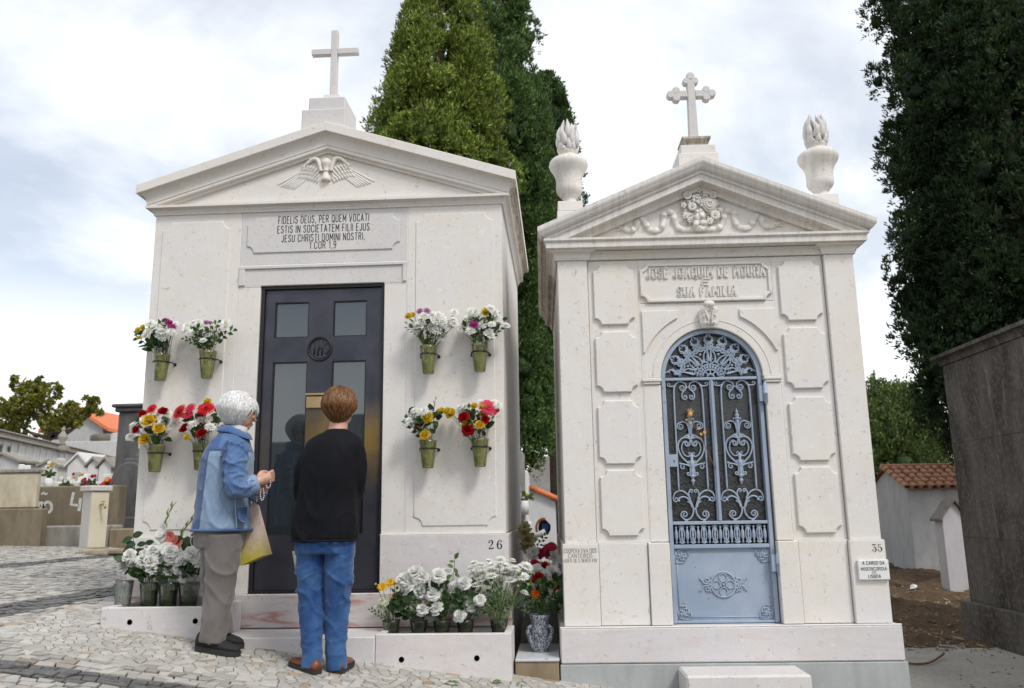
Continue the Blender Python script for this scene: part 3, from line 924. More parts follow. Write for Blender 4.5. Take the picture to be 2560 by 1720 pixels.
def numeral(ch, x, z, h, y, mb):
    """Didone house numerals drawn as swelling strokes; unit box 0.62 x 1"""
    T = lambda a, b: (x + a * h, z + b * h)
    th, tn = 0.085 * h, 0.022 * h
    def path(keys, ws, n=8):
        pp = [Vector(k) for k in keys]; c = catmull([(p.x, p.y, 0) for p in pp], n)
        m = len(keys) - 1; wv = []
        for i in range(len(c)):
            u = i / n; k = min(int(u), m - 1); f = u - k
            wv.append(ws[k] * (1 - f) + ws[k + 1] * f)
        stroke2(mb, [T(p.x, p.y) for p in c], wv, y)
    def dot(a, b, r):
        q = [T(a + r * math.cos(i * PI / 6), b + r * math.sin(i * PI / 6)) for i in range(12)]
        mb.add([(p[0], y - .001, p[1]) for p in q], [tuple(range(12))])
    if ch == '2':
        dot(0.14, 0.74, 0.085)
        path([(0.06, 0.74), (0.10, 0.90), (0.28, 0.985), (0.46, 0.88), (0.50, 0.72), (0.42, 0.52), (0.24, 0.28), (0.07, 0.09)], [tn, tn, tn, th * .8, th, th * .7, tn * 1.5, tn])
        path([(0.05, 0.055), (0.30, 0.06), (0.55, 0.075)], [th * .45, th * .75, th * .6]); path([(0.55, 0.02), (0.58, 0.12), (0.60, 0.25)], [tn * 2, tn * 1.4, tn])
    elif ch == '6':
        dot(0.50, 0.82, 0.075)
        path([(0.55, 0.86), (0.42, 0.98), (0.24, 0.90), (0.12, 0.66), (0.09, 0.36), (0.17, 0.10), (0.32, 0.02)], [tn, tn, tn * 2, th * .9, th, th * .7, tn])
        path([(0.32, 0.02), (0.47, 0.10), (0.54, 0.30), (0.47, 0.50), (0.32, 0.57), (0.17, 0.48), (0.12, 0.36)], [tn, th * .7, th, th * .7, tn, tn, tn])
    elif ch == '3':
        path([(0.06, 0.80), (0.07, 0.93), (0.10, 0.965)], [tn, tn, tn]); path([(0.08, 0.93), (0.30, 0.935), (0.52, 0.95)], [th * .6, th * .6, th * .5])
        path([(0.52, 0.95), (0.38, 0.75), (0.24, 0.56)], [tn, tn, tn])
        path([(0.24, 0.56), (0.40, 0.57), (0.50, 0.45), (0.54, 0.28), (0.47, 0.10), (0.28, 0.02), (0.10, 0.10), (0.06, 0.22)], [tn, tn * 2, th * .8, th, th * .7, tn, tn, tn])
        dot(0.12, 0.24, 0.075)
    elif ch == '5':
        path([(0.12, 0.96), (0.11, 0.74), (0.10, 0.52)], [tn, tn, tn]); path([(0.12, 0.96), (0.20, 0.90), (0.30, 0.86)], [tn * 1.4, th * .7, th * .6])
        dot(0.44, 0.93, 0.05)
        path([(0.10, 0.52), (0.24, 0.60), (0.42, 0.56), (0.52, 0.42), (0.54, 0.26), (0.46, 0.09), (0.28, 0.02), (0.10, 0.10), (0.06, 0.20)], [tn, tn, th * .7, th, th, th * .6, tn, tn, tn])
        dot(0.11, 0.22, 0.075)
nm = MB(); numeral('2', -0.462, 0.717, 0.056, -0.0185, nm); numeral('6', -0.408, 0.717, 0.056, -0.0185, nm)
nm.build('house_number', MAT['black_paint'], tomb1, fix=False)
# pale mortar in the joints
simple('mortar_white', (0.80, 0.79, 0.76), .9, var=.06)
def joints(parent, segs, y):
    for x0, x1, z0, z1 in segs:
        MB().box(x0, x1, y, y + .02, z0, z1, 0).build('mortar_joint', MAT['mortar_white'], parent)
J = .0022
joints(tomb1, [(SX[0] - J, SX[0] + J, .815, 3.018), (SX[1] - J, SX[1] + J, .815, 3.018), (SX[0] + J, SX[1] - J, 2.632 - J, 2.632 + J), (SX[0] + J, -2.007, 2.485 - J, 2.485 + J), (-1.156, SX[1] - J, 2.485 - J, 2.485 + J)], -.0006)
joints(tomb1, [(T1X0, SX[0] - .002, .8115, .8165), (-1.155, T1X1, .8115, .8165)], -.0165)
joints(tomb1, [(-2.797, -.332, .4535, .4580)], -.0335)
# pedestal and cross
pd = thing('stone_cross', 'plain grey stone cross with square arms on the roof of tomb 26', 'cross', (T1C, 0.15, 3.55))
b = MB()
b.box(-1.757, -1.446, -0.035, 0.33, 3.50, 3.762, 0.006)
b.build('pedestal_step', LG, pd)
b = MB(); b.box(-1.716, -1.455, -0.010, 0.325, 3.764, 3.868, 0.008); b.build('pedestal', LG, pd)
b = MB()
b.box(-1.640, -1.515, 0.06, 0.20, 3.86, 3.897, 0.012)
rings = []
for i in range(5):
    a = i / 4 * PI / 2
    hx, hy = 0.055 + 0.045 * (1 - math.sin(a)) , 0.055 + 0.045 * (1 - math.sin(a))
    rings.append([(-1.578 + sx * hx, 0.13 + sy * hy, 3.868 + 0.03 * (1 - math.cos(a)) + .03 * i / 4) for sx, sy in ((-1, -1), (1, -1), (1, 1), (-1, 1))])
b.loft(rings, True, False)
b.build('cross_foot', LG, pd)
b = MB()
b.box(-1.600, -1.553, 0.10, 0.150, 3.895, 4.462, 0.004)
b.box(-1.745, -1.601, 0.102, 0.148, 4.268, 4.315, 0.004)
b.box(-1.552, -1.398, 0.102, 0.148, 4.268, 4.315, 0.004)
b.build('cross_shaft', LG, pd)

# bronze door of tomb 26
DX0, DX1, DZ0, DZ1 = -2.006, -1.157, 0.457, 2.484
door1 = MB()
door1.box(DX0, DX0 + .022, 0.018, 0.09, DZ0, DZ1, 0.002)
door1.box(DX1 - .016, DX1, 0.018, 0.09, DZ0, DZ1, 0.002)
door1.box(DX0 + .022, DX1 - .016, 0.018, 0.09, DZ1 - .020, DZ1, 0.002)
door1.box(DX0 + .022, DX1 - .016, 0.018, 0.09, DZ0, DZ0 + .016, 0.002)
dframe = door1.build('door_frame', MAT['bronze_dark'], tomb1)
leaf = MB()
ya, yb = 0.040, 0.075
lx0, lx1, lz0, lz1 = DX0 + .024, DX1 - .018, DZ0 + .018, DZ1 - .022
pw = [(-1.915, -1.678), (-1.511, -1.279)]
rows = [(lz0, 0.820), (1.960, 2.127), (2.376, lz1)]
for z0, z1 in rows: leaf.box(lx0, lx1, ya, yb, z0, z1, 0.0)
for z0, z1 in ((0.820, 1.960), (2.127, 2.376)):
    for x0, x1 in ((lx0, pw[0][0]), (pw[0][1], pw[1][0]), (pw[1][1], lx1)):
        leaf.box(x0, x1, ya, yb, z0, z1, 0.0)
dleaf = leaf.build('door', MAT['bronze_patina'], tomb1)
for x0, x1 in pw:
    for z0, z1 in ((0.820, 1.960), (2.127, 2.376)):
        MB().box(x0, x1, 0.056, 0.062, z0, z1, 0).build('glass_pane', MAT['door_glass'], dleaf)
        bd = MB()
        for q in ((x0, x1, z0, z0 + .007), (x0, x1, z1 - .007, z1), (x0, x0 + .007, z0 + .007, z1 - .007), (x1 - .007, x1, z0 + .007, z1 - .007)):
            bd.box(q[0], q[1], 0.044, 0.0555, q[2], q[3], 0)
        bd.build('glazing_bead', MAT['bronze_dark'], dleaf)
med = MB()
MX, MZ = -1.595, 2.045
med.tube([(MX + .079 * math.cos(a), ya - .002, MZ + .079 * math.sin(a)) for a in [2 * PI * i / 40 for i in range(40)]], 0.0075, 6, closed=True)
med.tube([(MX + .066 * math.cos(a), ya, MZ + .066 * math.sin(a)) for a in [2 * PI * i / 40 for i in range(40)]], 0.003, 6, closed=True)
def bar(mb, pts, r, y): mb.tube([(p[0], y, p[1]) for p in pts], r, 6)
bar(med, [(MX - .040, MZ - .040), (MX - .034, MZ + .052)], 0.0045, ya - .002)
bar(med, [(MX - .014, MZ - .048), (MX - .006, MZ + .056)], 0.0045, ya - .002)
bar(med, [(MX + .014, MZ - .048), (MX + .022, MZ + .056)], 0.0045, ya - .002)
bar(med, [(MX - .012, MZ + .004), (MX + .020, MZ + .004)], 0.004, ya - .002)
med.tube([Vector((p[0], ya - .002, p[1])) for p in [(v.x, v.y) for v in catmull([(MX + .058, MZ + .030, 0), (MX + .045, MZ + .038, 0), (MX + .036, MZ + .022, 0), (MX + .047, MZ + .004, 0), (MX + .056, MZ - .014, 0), (MX + .046, MZ - .032, 0), (MX + .034, MZ - .026, 0)], 5)]], 0.004, 6)
med.build('ihs_medallion', MAT['bronze_dark'], dleaf)
lb = MB()
lb.box(-1.675, -1.515, 0.026, 0.045, 1.642, 1.722, 0.003)
lb.box(-1.682, -1.508, 0.016, 0.045, 1.726, 1.742, 0.003)
lb.build('letter_slot', MAT['brass'], dleaf)
kb = MB(); kb.lathe([(0.008, 0), (0.008, .02), (0.020, .026), (0.024, .036), (0.018, .046), (0.0, .049)], 16, mtx=Matrix.Translation((-1.935, 0.042, 0.716)) @ Matrix.Rotation(PI / 2, 4, 'X'))
kb.build('door_knob', MAT['bronze_dark'], dleaf)
# dim chapel behind the glass
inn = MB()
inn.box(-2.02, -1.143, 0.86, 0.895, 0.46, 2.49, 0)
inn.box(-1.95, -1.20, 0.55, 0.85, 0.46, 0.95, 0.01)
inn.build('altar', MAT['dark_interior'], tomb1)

# steps and planters of tomb 26
st1 = thing('stone_step', 'long rosy stone doorstep below the bronze door, between two planters', 'step', (-1.56, -0.2, 0.1))
MB().box(-2.02, -1.092, -0.405, -0.037, -0.20, 0.249, 0.006).build('step_block', LR, st1)
def planter(name, label, x0, x1, ztop, cat='planter'):
    t = thing(name, label, cat, ((x0 + x1) / 2, -0.22, ztop - .3))
    y0, y1, w = -0.402, -0.040, 0.045
    MB().box(x0, x1, y0, y0 + w, -0.25, ztop, 0.005).build('front_slab', LR, t)
    MB().box(x0, x0 + w, y0 + w + .002, y1, -0.25, ztop, 0.005).build('end_slab', LR, t)
    MB().box(x1 - w, x1, y0 + w + .002, y1, -0.25, ztop, 0.005).build('end_slab', LR, t)
    MB().box(x0 + w, x1 - w, y0 + w, y1, -0.25, ztop - 0.06, 0).build('planter_floor', MAT['dark_interior'], t)
    for hx, hz in holes_of[name]:
        hs = MB()
        hs.lathe([(0.0145, .0012), (0.0, .0012)], 14, mtx=Matrix.Translation((hx, y0 + .0002, hz)) @ Matrix.Rotation(PI / 2, 4, 'X'))
        hs.tube([(hx + .0145 * math.cos(a), y0 - .0005, hz + .0145 * math.sin(a)) for a in [2 * PI * i / 14 for i in range(14)]], 0.002, 5, closed=True)
        hs.build('drain_hole', MAT['dark_interior'], t)
    return t
holes_of = {'stone_planter': [(-2.555, 0.342), (-2.16, 0.345)], 'marble_planter': [(-0.935, 0.123), (-0.50, 0.128)]}
planter('stone_planter', 'left stone planter of tomb 26, behind the woman in denim', -2.735, -2.022, 0.425)
planter('marble_planter', 'right stone planter of tomb 26, below the number', -1.090, -0.303, 0.262)

# ------------------------------------------------------------------ tomb 35 (right)
T2R = R_(1.2)
T2C, T2D = 0.978, 2.2
t2o = Vector((0, -0.15, 0))
M2 = Matrix.Translation(t2o) @ Matrix.Rotation(T2R, 4, 'Z')
def thing2(name, label, cat, base, group=None):
    """a thing in the frame of tomb 35"""
    t = thing(name, label, cat, M2 @ Vector(base), T2R, group, org=base)
    return t
tomb2 = thing2('carved_tomb', 'limestone tomb numbered 35 with urns, trefoil cross and a blue iron door', 'tomb', (T2C, 1.0, 0.0))
X0, X1, PI0, PI1 = 0.020, 1.936, 0.216, 1.744
DL, DR = 0.666, 1.304
core = MB()
core.box(X0 + .02, DL - .012, 0.06, T2D, -0.3, 2.66, 0)
core.box(DR + .012, X1 - .02, 0.06, T2D, -0.3, 2.66, 0)
core.box(DL - .012, DR + .012, 0.06, T2D, 2.10, 2.66, 0)
core.box(DL - .012, DR + .012, 0.06, T2D, -0.3, 0.262, 0)
core.box(DL - .012, DR + .012, 1.0, T2D, 0.26, 2.10, 0)
core.build('masonry_core', LS, tomb2)
for a, b in ((X0, PI0), (PI1, X1)):
    slab('pilaster', a, b, 0.0, 0.14, 0.748, 2.556, LS, tomb2)
wl2 = slab('wall_slab', PI0, 0.548, 0.028, 0.14, 0.748, 2.556, LS, tomb2)
wr2 = slab('wall_slab', 1.412, PI1, 0.028, 0.14, 0.748, 2.556, LS, tomb2)
for (z0, z1) in ((2.120, 2.520), (1.680, 2.073), (1.228, 1.627), (0.790, 1.190)):
    raised_panel(wl2, 0.252, 0.514, z0, z1, 0.028, 0.042, LS, 0.020, c=0.005)
    raised_panel(wr2, 1.450, 1.714, z0, z1, 0.028, 0.042, LS, 0.020, c=0.005)
# arch slab around the door
AC, AR = 0.985, 0.319
SPR = 1.765
out = [(0.548, SPR + .002), (AC - AR - .004, SPR + .002)] + [(x, z) for x, z in arc(AC, SPR, AR + .004, 180, 0, 28)][1:-1] + [(AC + AR + .004, SPR + .002), (1.412, SPR + .002), (1.412, 2.256), (0.548, 2.256)]
arch = MB().prism(out, 0.026, 0.14, 0.004)
arch = arch.build('arch_slab', LS, tomb2)
# spandrel ridges and archivolt bead
for sg in (1, -1):
    sp_ = MB()
    o1 = [(AC + sg * .430, 2.235), (AC + sg * .430, 1.87)]
    cur = [(AC + sg * 0.455 * math.cos(R_(a)), SPR - .02 + 0.455 * math.sin(R_(a))) for a in range(24, 66, 4)]
    poly = [(AC + sg * .428, 2.205)] + [(AC + sg * .428, cur[0][1])] + [c for c in cur if abs(c[0] - AC) < .428] + [(cur[-1][0], 2.205)]
    sp_.prism(poly, 0.012, 0.03, 0.003)
    sp_.build('spandrel_panel', LS, arch)
bd = MB()
bd.tube([(x, 0.026, z) for x, z in arc(AC, SPR, AR + .055, 178, 2, 40)], 0.0035, 5)
bd.build('archivolt_line', LS, arch)
for a, b in ((0.540, DL - .004), (DR + .004, 1.420)):
    im = MB()
    im.box(a, b, 0.006, 0.14, 1.742, 1.764, 0.004); im.box(a + .006, b - .006 if b < 1 else b - .004, 0.012, 0.14, 1.724, 1.741, 0.006)
    im.build('impost', LS, tomb2)
    slab('door_jamb', a + .006, b - .002 if b < 1 else b - .008, 0.024, 0.20, 0.748, 1.724, LS, tomb2)
# lower course
for a, b, yy in ((0.004, 0.226, -0.014), (1.735, 1.950, -0.014)):
    slab('dado_block', a, b, yy, 0.14, 0.262, 0.748, LS, tomb2)
for a, b in ((0.226, 0.528), (1.436, 1.735)):
    slab('dado_slab', a, b, 0.014, 0.14, 0.262, 0.748, LS, tomb2)
for a, b in ((0.528, DL - .006), (DR + .006, 1.436)):
    slab('dado_slab', a, b, -0.002, 0.20, 0.262, 0.748, LS, tomb2)
slab('plinth', -0.024, 1.985, -0.060, 0.16, 0.058, 0.262, LR, tomb2, 0.008)
slab('plinth', -0.024, 0.12, 0.162, T2D + .02, 0.058, 0.262, LR, tomb2, 0.008)
slab('plinth', 1.84, 1.985, 0.162, T2D + .02, 0.058, 0.262, LR, tomb2, 0.008)
def concrete(name, base=(0.40, 0.42, 0.42), dark=(0.20, 0.20, 0.17), amt=0.5):
    t = NT(name); w = t.world((1, 1, 0.35))
    n1 = t.noise(w, 7, 6, 0.65); n2 = t.noise(t.world(), 40, 4, 0.6); n3 = t.noise(t.world(), 2.2, 4)
    c = t.mix(t.math('MULTIPLY', t.ramp(n1, [(0.42, 0.0), (0.75, 1.0)]), amt), base, dark)
    c = t.mix(t.math('MULTIPLY', t.ramp(n3, [(0.5, 0.0), (0.75, 1.0)]), amt), c, [v * .75 for v in base])
    t.set(color=c, rough=0.85, spec=0.3)
    t.bump(t.math('ADD', n2, n1), 0.25, 0.006)
    MAT[name] = t.mat
concrete('concrete')
slab('footing', -0.028, 1.995, -0.066, T2D, -0.8, 0.058, MAT['concrete'], tomb2, 0.004)
# side walls
for xs, sg in ((X0, -1), (X1, 1)):
    for z0, z1, e in ((0.748, 2.556, 0.0), (0.262, 0.748, 0.014)):
        xa, xb = (xs - .12, xs + e) if sg > 0 else (xs - e, xs + .12)
        slab('side_slab', xa, xb, 0.141, T2D, z0, z1, LS, tomb2)
joints(tomb2, [(X0, PI0, .7465, .7505), (PI1, X1, .7465, .7505)], -.0125)
joints(tomb2, [(PI0, 0.546, .7465, .7505), (1.414, PI1, .7465, .7505)], .0155)
joints(tomb2, [(0.548 - J, 0.548 + J, .752, 2.55), (1.412 - J, 1.412 + J, .752, 2.55)], .0265)
joints(tomb2, [(-.02, 1.982, .2605, .2655)], -.0585)
# entablature
fz = MB()
fz.box(PI0 - .03, PI1 + .03, 0.032, 0.14, 2.5575, 2.608, 0)
fz.build('frieze', LS, tomb2)
fl = MB(); sweep(fl, [(-.035, 2.556), (-.012, 2.556), (-.010, 2.562)] + [(-.010 + .026 * (1 - math.cos(R_(a))), 2.562 + .04 * math.sin(R_(a))) for a in (20, 40, 60, 80, 90)] + [(.020, 2.606), (-.035, 2.606)],
                 [lambda p, h: (PI0 - .02, -p, h), lambda p, h: (PI1 + .02, -p, h)])
fl.build('frieze_moulding', LS, tomb2)
for a, b in ((X0, PI0), (PI1, X1)):
    cp = MB()
    pr = [(0.0, 2.552), (0.012, 2.552), (0.012, 2.562), (0.016, 2.565)] + [(0.016 + .030 * (1 - math.cos(R_(q))), 2.565 + .036 * math.sin(R_(q))) for q in (20, 40, 60, 80, 90)] + [(0.050, 2.603), (0.050, 2.614), (0.0, 2.614)]
    ya_ = T2D if True else 0
    sweep(cp, pr, [lambda p, h, a=a: (a - p, 0.5, h), lambda p, h, a=a: (a - p, -p, h), lambda p, h, b=b: (b + p, -p, h), lambda p, h, b=b: (b + p, 0.5 if b > 1 else 0.06, h)])
    cp.build('capital', LS, tomb2)
for xs, sg in ((X0, -1), (X1, 1)):
    cp = MB()
    sweep(cp, pr, [lambda p, h: (xs + sg * p, 0.5, h), lambda p, h: (xs + sg * p, T2D, h)])
    cp.build('side_moulding', LT if sg < 0 else LS, tomb2)
pr2 = [(0.0, 2.610), (0.052, 2.610), (0.070, 2.617), (0.072, 2.619), (0.072, 2.655), (0.076, 2.657), (0.084, 2.664), (0.086, 2.666), (0.086, 2.681), (0.0, 2.686)]
sweep(MB(), pr2, corn_path(X0, X1, T2D)).build('cornice', MAT['limestone_streaked'], tomb2)
HALF2, SLP2 = (X1 - X0) / 2, 0.42
AP2 = 3.005
MB().prism([(X0 + .01, 2.64), (X1 - .01, 2.64), (X1 - .01, 2.66), (T2C, AP2 + .06), (X0 + .01, 2.66)], 0.030, T2D).build('tympanum', LS, tomb2)
rp2 = [(-.03, 0.010), (-.002, 0.010), (0.0, 0.012), (0.0, 0.034), (0.010, 0.042), (0.030, 0.044), (0.030, 0.050), (0.060, 0.054), (0.064, 0.056), (0.064, 0.098), (0.076, 0.102), (0.078, 0.104), (0.078, 0.120), (0.082, 0.122)]
rp2 += [(0.082 + 0.036 * math.sin(R_(a)), 0.122 + 0.055 * (1 - math.cos(R_(a)))) for a in (15, 30, 45, 60)]
rp2 += [(0.120, 0.160), (0.124, 0.172), (0.124, 0.198), (0.0, 0.196), (-.03, 0.196)]
sweep(MB(), rp2, rake_path(T2C, HALF2, SLP2, T2D, AP2)).build('raking_cornice', MAT['limestone_streaked'], tomb2)
ez = AP2 + .1955 - SLP2 * HALF2
MB().add([(X0, -.01, ez), (T2C, -.01, AP2 + .1955), (X1, -.01, ez), (X0, T2D, ez), (T2C, T2D, AP2 + .1955), (X1, T2D, ez)],
         [(0, 1, 4, 3), (1, 2, 5, 4), (3, 4, 5)]).build('roof', LS, tomb2)
for sg in (1, -1):
    st = MB()
    xw = X1 if sg > 0 else X0
    P = [(p, AP2 + h - SLP2 * (HALF2 + p)) for p, h in rp2[13:-3]]
    P = [(0.0725, 2.619), (0.0725, 2.655), (0.0865, 2.666)] + P
    vs = [(xw + sg * (p + .0016), y, z) for y in (0.0, T2D) for p, z in P]
    n = len(P)
    st.add(vs, [(k, k + 1, n + k + 1, n + k) for k in range(n - 1)])
    st.build('eave_stain', LT, tomb2)
# name plaque
fp = slab('frieze_slab', 0.548, 1.412, 0.028, 0.14, 2.256, 2.556, LS, tomb2)
def framed_notch(x0, x1, z0, z1, r, y):
    o1 = notched(x0, x1, z0, z1, r, 8)
    o2 = inset(o1, 0.020)
    n = len(o1); vs = []
    for o, yy in ((o1, y + .022), (o1, y + .003), (inset(o1, .003), y), (inset(o1, .017), y), (o2, y + .004), (o2, y + .013)):
        vs += [(a, yy, b) for a, b in o]
    fs = []
    for l in range(5):
        for i in range(n):
            j = (i + 1) % n
            fs.append((l * n + i, l * n + j, (l + 1) * n + j, (l + 1) * n + i))
    fs.append(tuple(range(5 * n, 6 * n)))
    return MB().add(vs, fs)
framed_notch(0.556, 1.402, 2.262, 2.522, 0.042, 0.008).build('name_plaque', LS, fp)
def slabtext(tx, xc, z, sz, wd, bold=0.0, shear=0.0):
    carve('raised_lettering', LS, fp, tx, xc, z, sz * .72, wd, .17, 0.0215, .010, serif=.10, slant=shear, gap=.40, space=.55)
slabtext('JOSÉ JOAQUIM DE MOURA', 0.985, 2.424, 0.090, 0.760, 0.0012)
slabtext('E', 0.975, 2.372, 0.056, 0.046, 0.002, 0.3)
slabtext('SUA FAMILIA', 0.985, 2.297, 0.084, 0.372, 0.0012)
# keystone with acanthus
ks = MB()
kx, kt, kb_ = AC, 2.250, 2.082
rings = []
for t, hw, pj in ((0.0, 0.048, 0.035), (0.18, 0.058, 0.046), (0.5, 0.066, 0.050), (0.68, 0.062, 0.060), (0.78, 0.034, 0.068)):
    z = kb_ + (kt - kb_) * t
    rings.append([(kx - hw, 0.03, z), (kx - hw, 0.026 - pj * .7, z), (kx - hw * .5, 0.026 - pj, z), (kx, 0.026 - pj * .86, z), (kx + hw * .5, 0.026 - pj, z), (kx + hw, 0.026 - pj * .7, z), (kx + hw, 0.03, z)])
ks.loft(rings, True, False)
ks.lathe([(0.0, -.036), (0.018, -.030), (0.024, -.012), (0.024, .012), (0.018, .030), (0, .036)], 12, mtx=Matrix.Translation((kx, -0.022, kt - .018)) @ Matrix.Rotation(PI / 2, 4, 'Y'))
for sg in (1, -1):
    for zc, r, xo in ((2.105, 0.014, .024), (2.150, 0.017, .032), (2.192, 0.012, .018)):
        ks.tube([(kx + sg * (xo + (x)), -0.024, z) for x, z in spiral(0, zc, r, 0.004, 200, -80, 12)], [0.0058 - .0002 * i for i in range(13)], 6)
    ks.tube([(kx + sg * .008, -0.020, 2.09), (kx + sg * .012, -0.028, 2.14), (kx + sg * .03, -0.026, 2.20), (kx + sg * .056, -0.018, 2.215)], [0.004, 0.006, 0.006, 0.004], 6)
ks.build('keystone', LS, tomb2)
# flower and ribbon relief in the pediment
def ribbon(mb, pts, w, y, d=0.012):
    c = catmull([(p[0], 0, p[1]) for p in pts], 8)
    n = len(c); rows = []
    for i, p in enumerate(c):
        t = c[min(i + 1, n - 1)] - c[max(i - 1, 0)]
        t.normalize(); nn = Vector((-t.z, 0, t.x))
        ph = i * 0.9
        ww = w * (1 + .05 * math.sin(ph))
        yy = y - d * (1.0 + 0.35 * math.sin(ph * .6))
        for s, dy in ((-1, d * 1.1), (-.8, 0.0), (0, -d * .25 * math.cos(ph)), (.8, 0.0), (1, d * 1.1)):
            rows.append((p.x + nn.x * ww * s, min(yy + dy, y + .002), p.z + nn.z * ww * s))
    fs = []
    for i in range(n - 1):
        for k in range(4):
            fs.append((i * 5 + k, i * 5 + k + 1, (i + 1) * 5 + k + 1, (i + 1) * 5 + k))
    mb.add(rows, fs, True)
rb = MB()
RY = 0.030
for sg in (1, -1):
    cx = 0.965
    P = [(0.02, 2.748), (0.09, 2.742), (0.135, 2.752), (0.160, 2.790), (0.168, 2.828), (0.198, 2.846), (0.228, 2.832), (0.232, 2.795), (0.250, 2.755), (0.295, 2.741), (0.335, 2.752), (0.352, 2.782), (0.375, 2.806), (0.402, 2.798), (0.415, 2.768), (0.445, 2.748), (0.478, 2.750), (0.505, 2.764)]
    P = [(a, 2.752 + (b - 2.742) * 1.22) for a, b in P]
    ribbon(rb, [(cx + sg * a, b) for a, b in P], 0.021, RY, 0.016)
    ribbon(rb, [(cx + sg * .50, 2.775), (cx + sg * .55, 2.788)], 0.007, RY, 0.01); ribbon(rb, [(cx + sg * .50, 2.773), (cx + sg * .545, 2.758)], 0.007, RY, 0.01)
ribbon(rb, [(0.935, 2.835), (0.955, 2.803), (0.992, 2.773), (0.975, 2.748), (0.945, 2.754), (0.938, 2.788), (0.968, 2.826), (1.0, 2.845)], 0.020, RY - .03, 0.02)
rb.build('ribbon_relief', LS, tomb2)
fb = MB()
rr = random.Random(3)
def rel_flower(x, z, r, npet, y, kind):
    if kind == 'rose':
        for rr_, yy in ((r, y), (r * .72, y - .008), (r * .42, y - .014)):
            fb.tube([(x + rr_ * (1 + .12 * math.sin(3 * a)) * math.cos(a), yy, z + rr_ * (1 + .12 * math.sin(3 * a)) * math.sin(a)) for a in [2 * PI * i / 16 for i in range(16)]], r * .2, 6, closed=True)
        fb.ico((x, y - .012, z), r * .25, 1)
    elif kind == 'lily':
        fb.lathe([(r * .2, 0.012), (r * .6, -.004), (r, -.016), (r * .9, -.018), (r * .45, -.004), (0, 0.0)], 14, mtx=Matrix.Translation((x, y, z)) @ Matrix.Rotation(PI / 2, 4, 'X') @ Matrix.Scale(-1, 4, (0, 0, 1)))
        fb.ico((x, y - .012, z), r * .22, 1)
    else:
        for k in range(npet):
            a = 2 * PI * k / npet
            fb.ico((x + r * .6 * math.cos(a), y - .004, z + r * .6 * math.sin(a)), r * .5, 1, (1, .5, 1))
        fb.ico((x, y - .012, z), r * .28, 1, (1, .6, 1))
def rel_leaf(x, z, L, ang, y):
    a = R_(ang); ux, uz = math.cos(a), math.sin(a)
    vs = []
    for t, w in ((0, .05), (.3, .3), (.6, .26), (1, .02)):
        for s, dy in ((-1, .004), (0, -.008), (1, .004)):
            vs.append((x + ux * L * t - uz * L * w * s, y + dy, z + uz * L * t + ux * L * w * s))
    fb.add(vs, [(i * 3 + k, i * 3 + k + 1, i * 3 + k + 4, i * 3 + k + 3) for i in range(3) for k in range(2)], True)
bx, bz = 0.968, 2.886
FS = 1.38
for k in range(46):
    a = rr.uniform(0, 2 * PI); q = rr.uniform(.35, 1.0)
    rel_leaf(bx + FS * .075 * q * math.cos(a), bz + FS * .080 * q * math.sin(a), FS * rr.uniform(.028, .040), math.degrees(a) + rr.uniform(-30, 30), RY - rr.uniform(.006, .024))
for x, z, r, k in ((-.055, .068, .021, 'lily'), (.068, .066, .019, 'lily'), (-.012, .052, .025, 'p5'), (.010, .030, .020, 'p4'), (.048, .022, .033, 'rose'), (-.034, .012, .022, 'p9'), (.002, .095, .016, 'p5'),
                   (-.068, -.034, .016, 'p6'), (-.045, -.055, .017, 'p6'), (.072, -.034, .024, 'p9'), (.045, -.062, .018, 'p6'), (.098, -.01, .012, 'p5'), (.0, -.022, .022, 'p5'), (.035, .075, .017, 'p5'), (-.075, .02, .015, 'p5')):
    rel_flower(bx + FS * x, bz + FS * z, r * FS, int(k[1:]) if k[0] == 'p' and k[1:].isdigit() else 0, RY - .026, k if not k[1:].isdigit() else 'p')
for k in range(30):
    a = rr.uniform(0, 2 * PI); q = rr.uniform(.2, 1.0)
    fb.ico((bx + FS * .085 * q * math.cos(a), RY - .022, bz + FS * .085 * q * math.sin(a)), rr.uniform(.004, .008), 1)
fb.ico((bx, RY + .02, bz), 1.0, 2, (.125, .036, .128))
fb.build('flower_relief', LS, tomb2)
# engraved lettering and number plate
db = [c for c in tomb2.children if c.name.startswith('dado_block')]
def flat_text(name, tx, x, y, z, sz, wd, mat, parent, bold=0.0):
    return carve(name, mat, parent, tx, x, z, sz * .74, wd, .13, y + .0006, .0006, gap=.30)
simple('engraved_grey', (0.22, 0.21, 0.2), 0.9)
flat_text('engraving', 'COOPERATIVA DOS', 0.112, -0.0146, 0.694, 0.033, 0.196, MAT['engraved_grey'], tomb2)
flat_text('engraving', 'CANTEIROS', 0.112, -0.0146, 0.664, 0.033, 0.145, MAT['engraved_grey'], tomb2)
flat_text('engraving', '428 R. DE S. BENTO 430', 0.112, -0.0146, 0.638, 0.027, 0.196, MAT['engraved_grey'], tomb2)
nm = MB(); numeral('3', 1.868, 0.677, 0.044, -0.0145, nm); numeral('5', 1.901, 0.677, 0.044, -0.0145, nm)
nm.build('house_number', MAT['black_paint'], tomb2, fix=False)
simple('white_marble', (0.72, 0.72, 0.71), 0.4, var=0.05)
pl = thing2('wall_plate', 'small white marble plate with black lettering under the number 35', 'plate', (1.84, -0.03, 0.52))
MB().box(1.768, 1.950, -0.036, -0.0155, 0.515, 0.630, 0.003).build('plate_slab', MAT['white_marble'], pl)
for tx, z, sz, wd in (('A CARGO DA', 0.603, 0.026, 0.128), ('•MISERICORDIA•', 0.569, 0.024, 0.166), ('DE', 0.553, 0.013, 0.024), ('LISBOA', 0.526, 0.025, 0.072)):
    flat_text('lettering', tx, 1.859, -0.0372, z, sz, wd, MAT['black_paint'], pl, 0.0008)
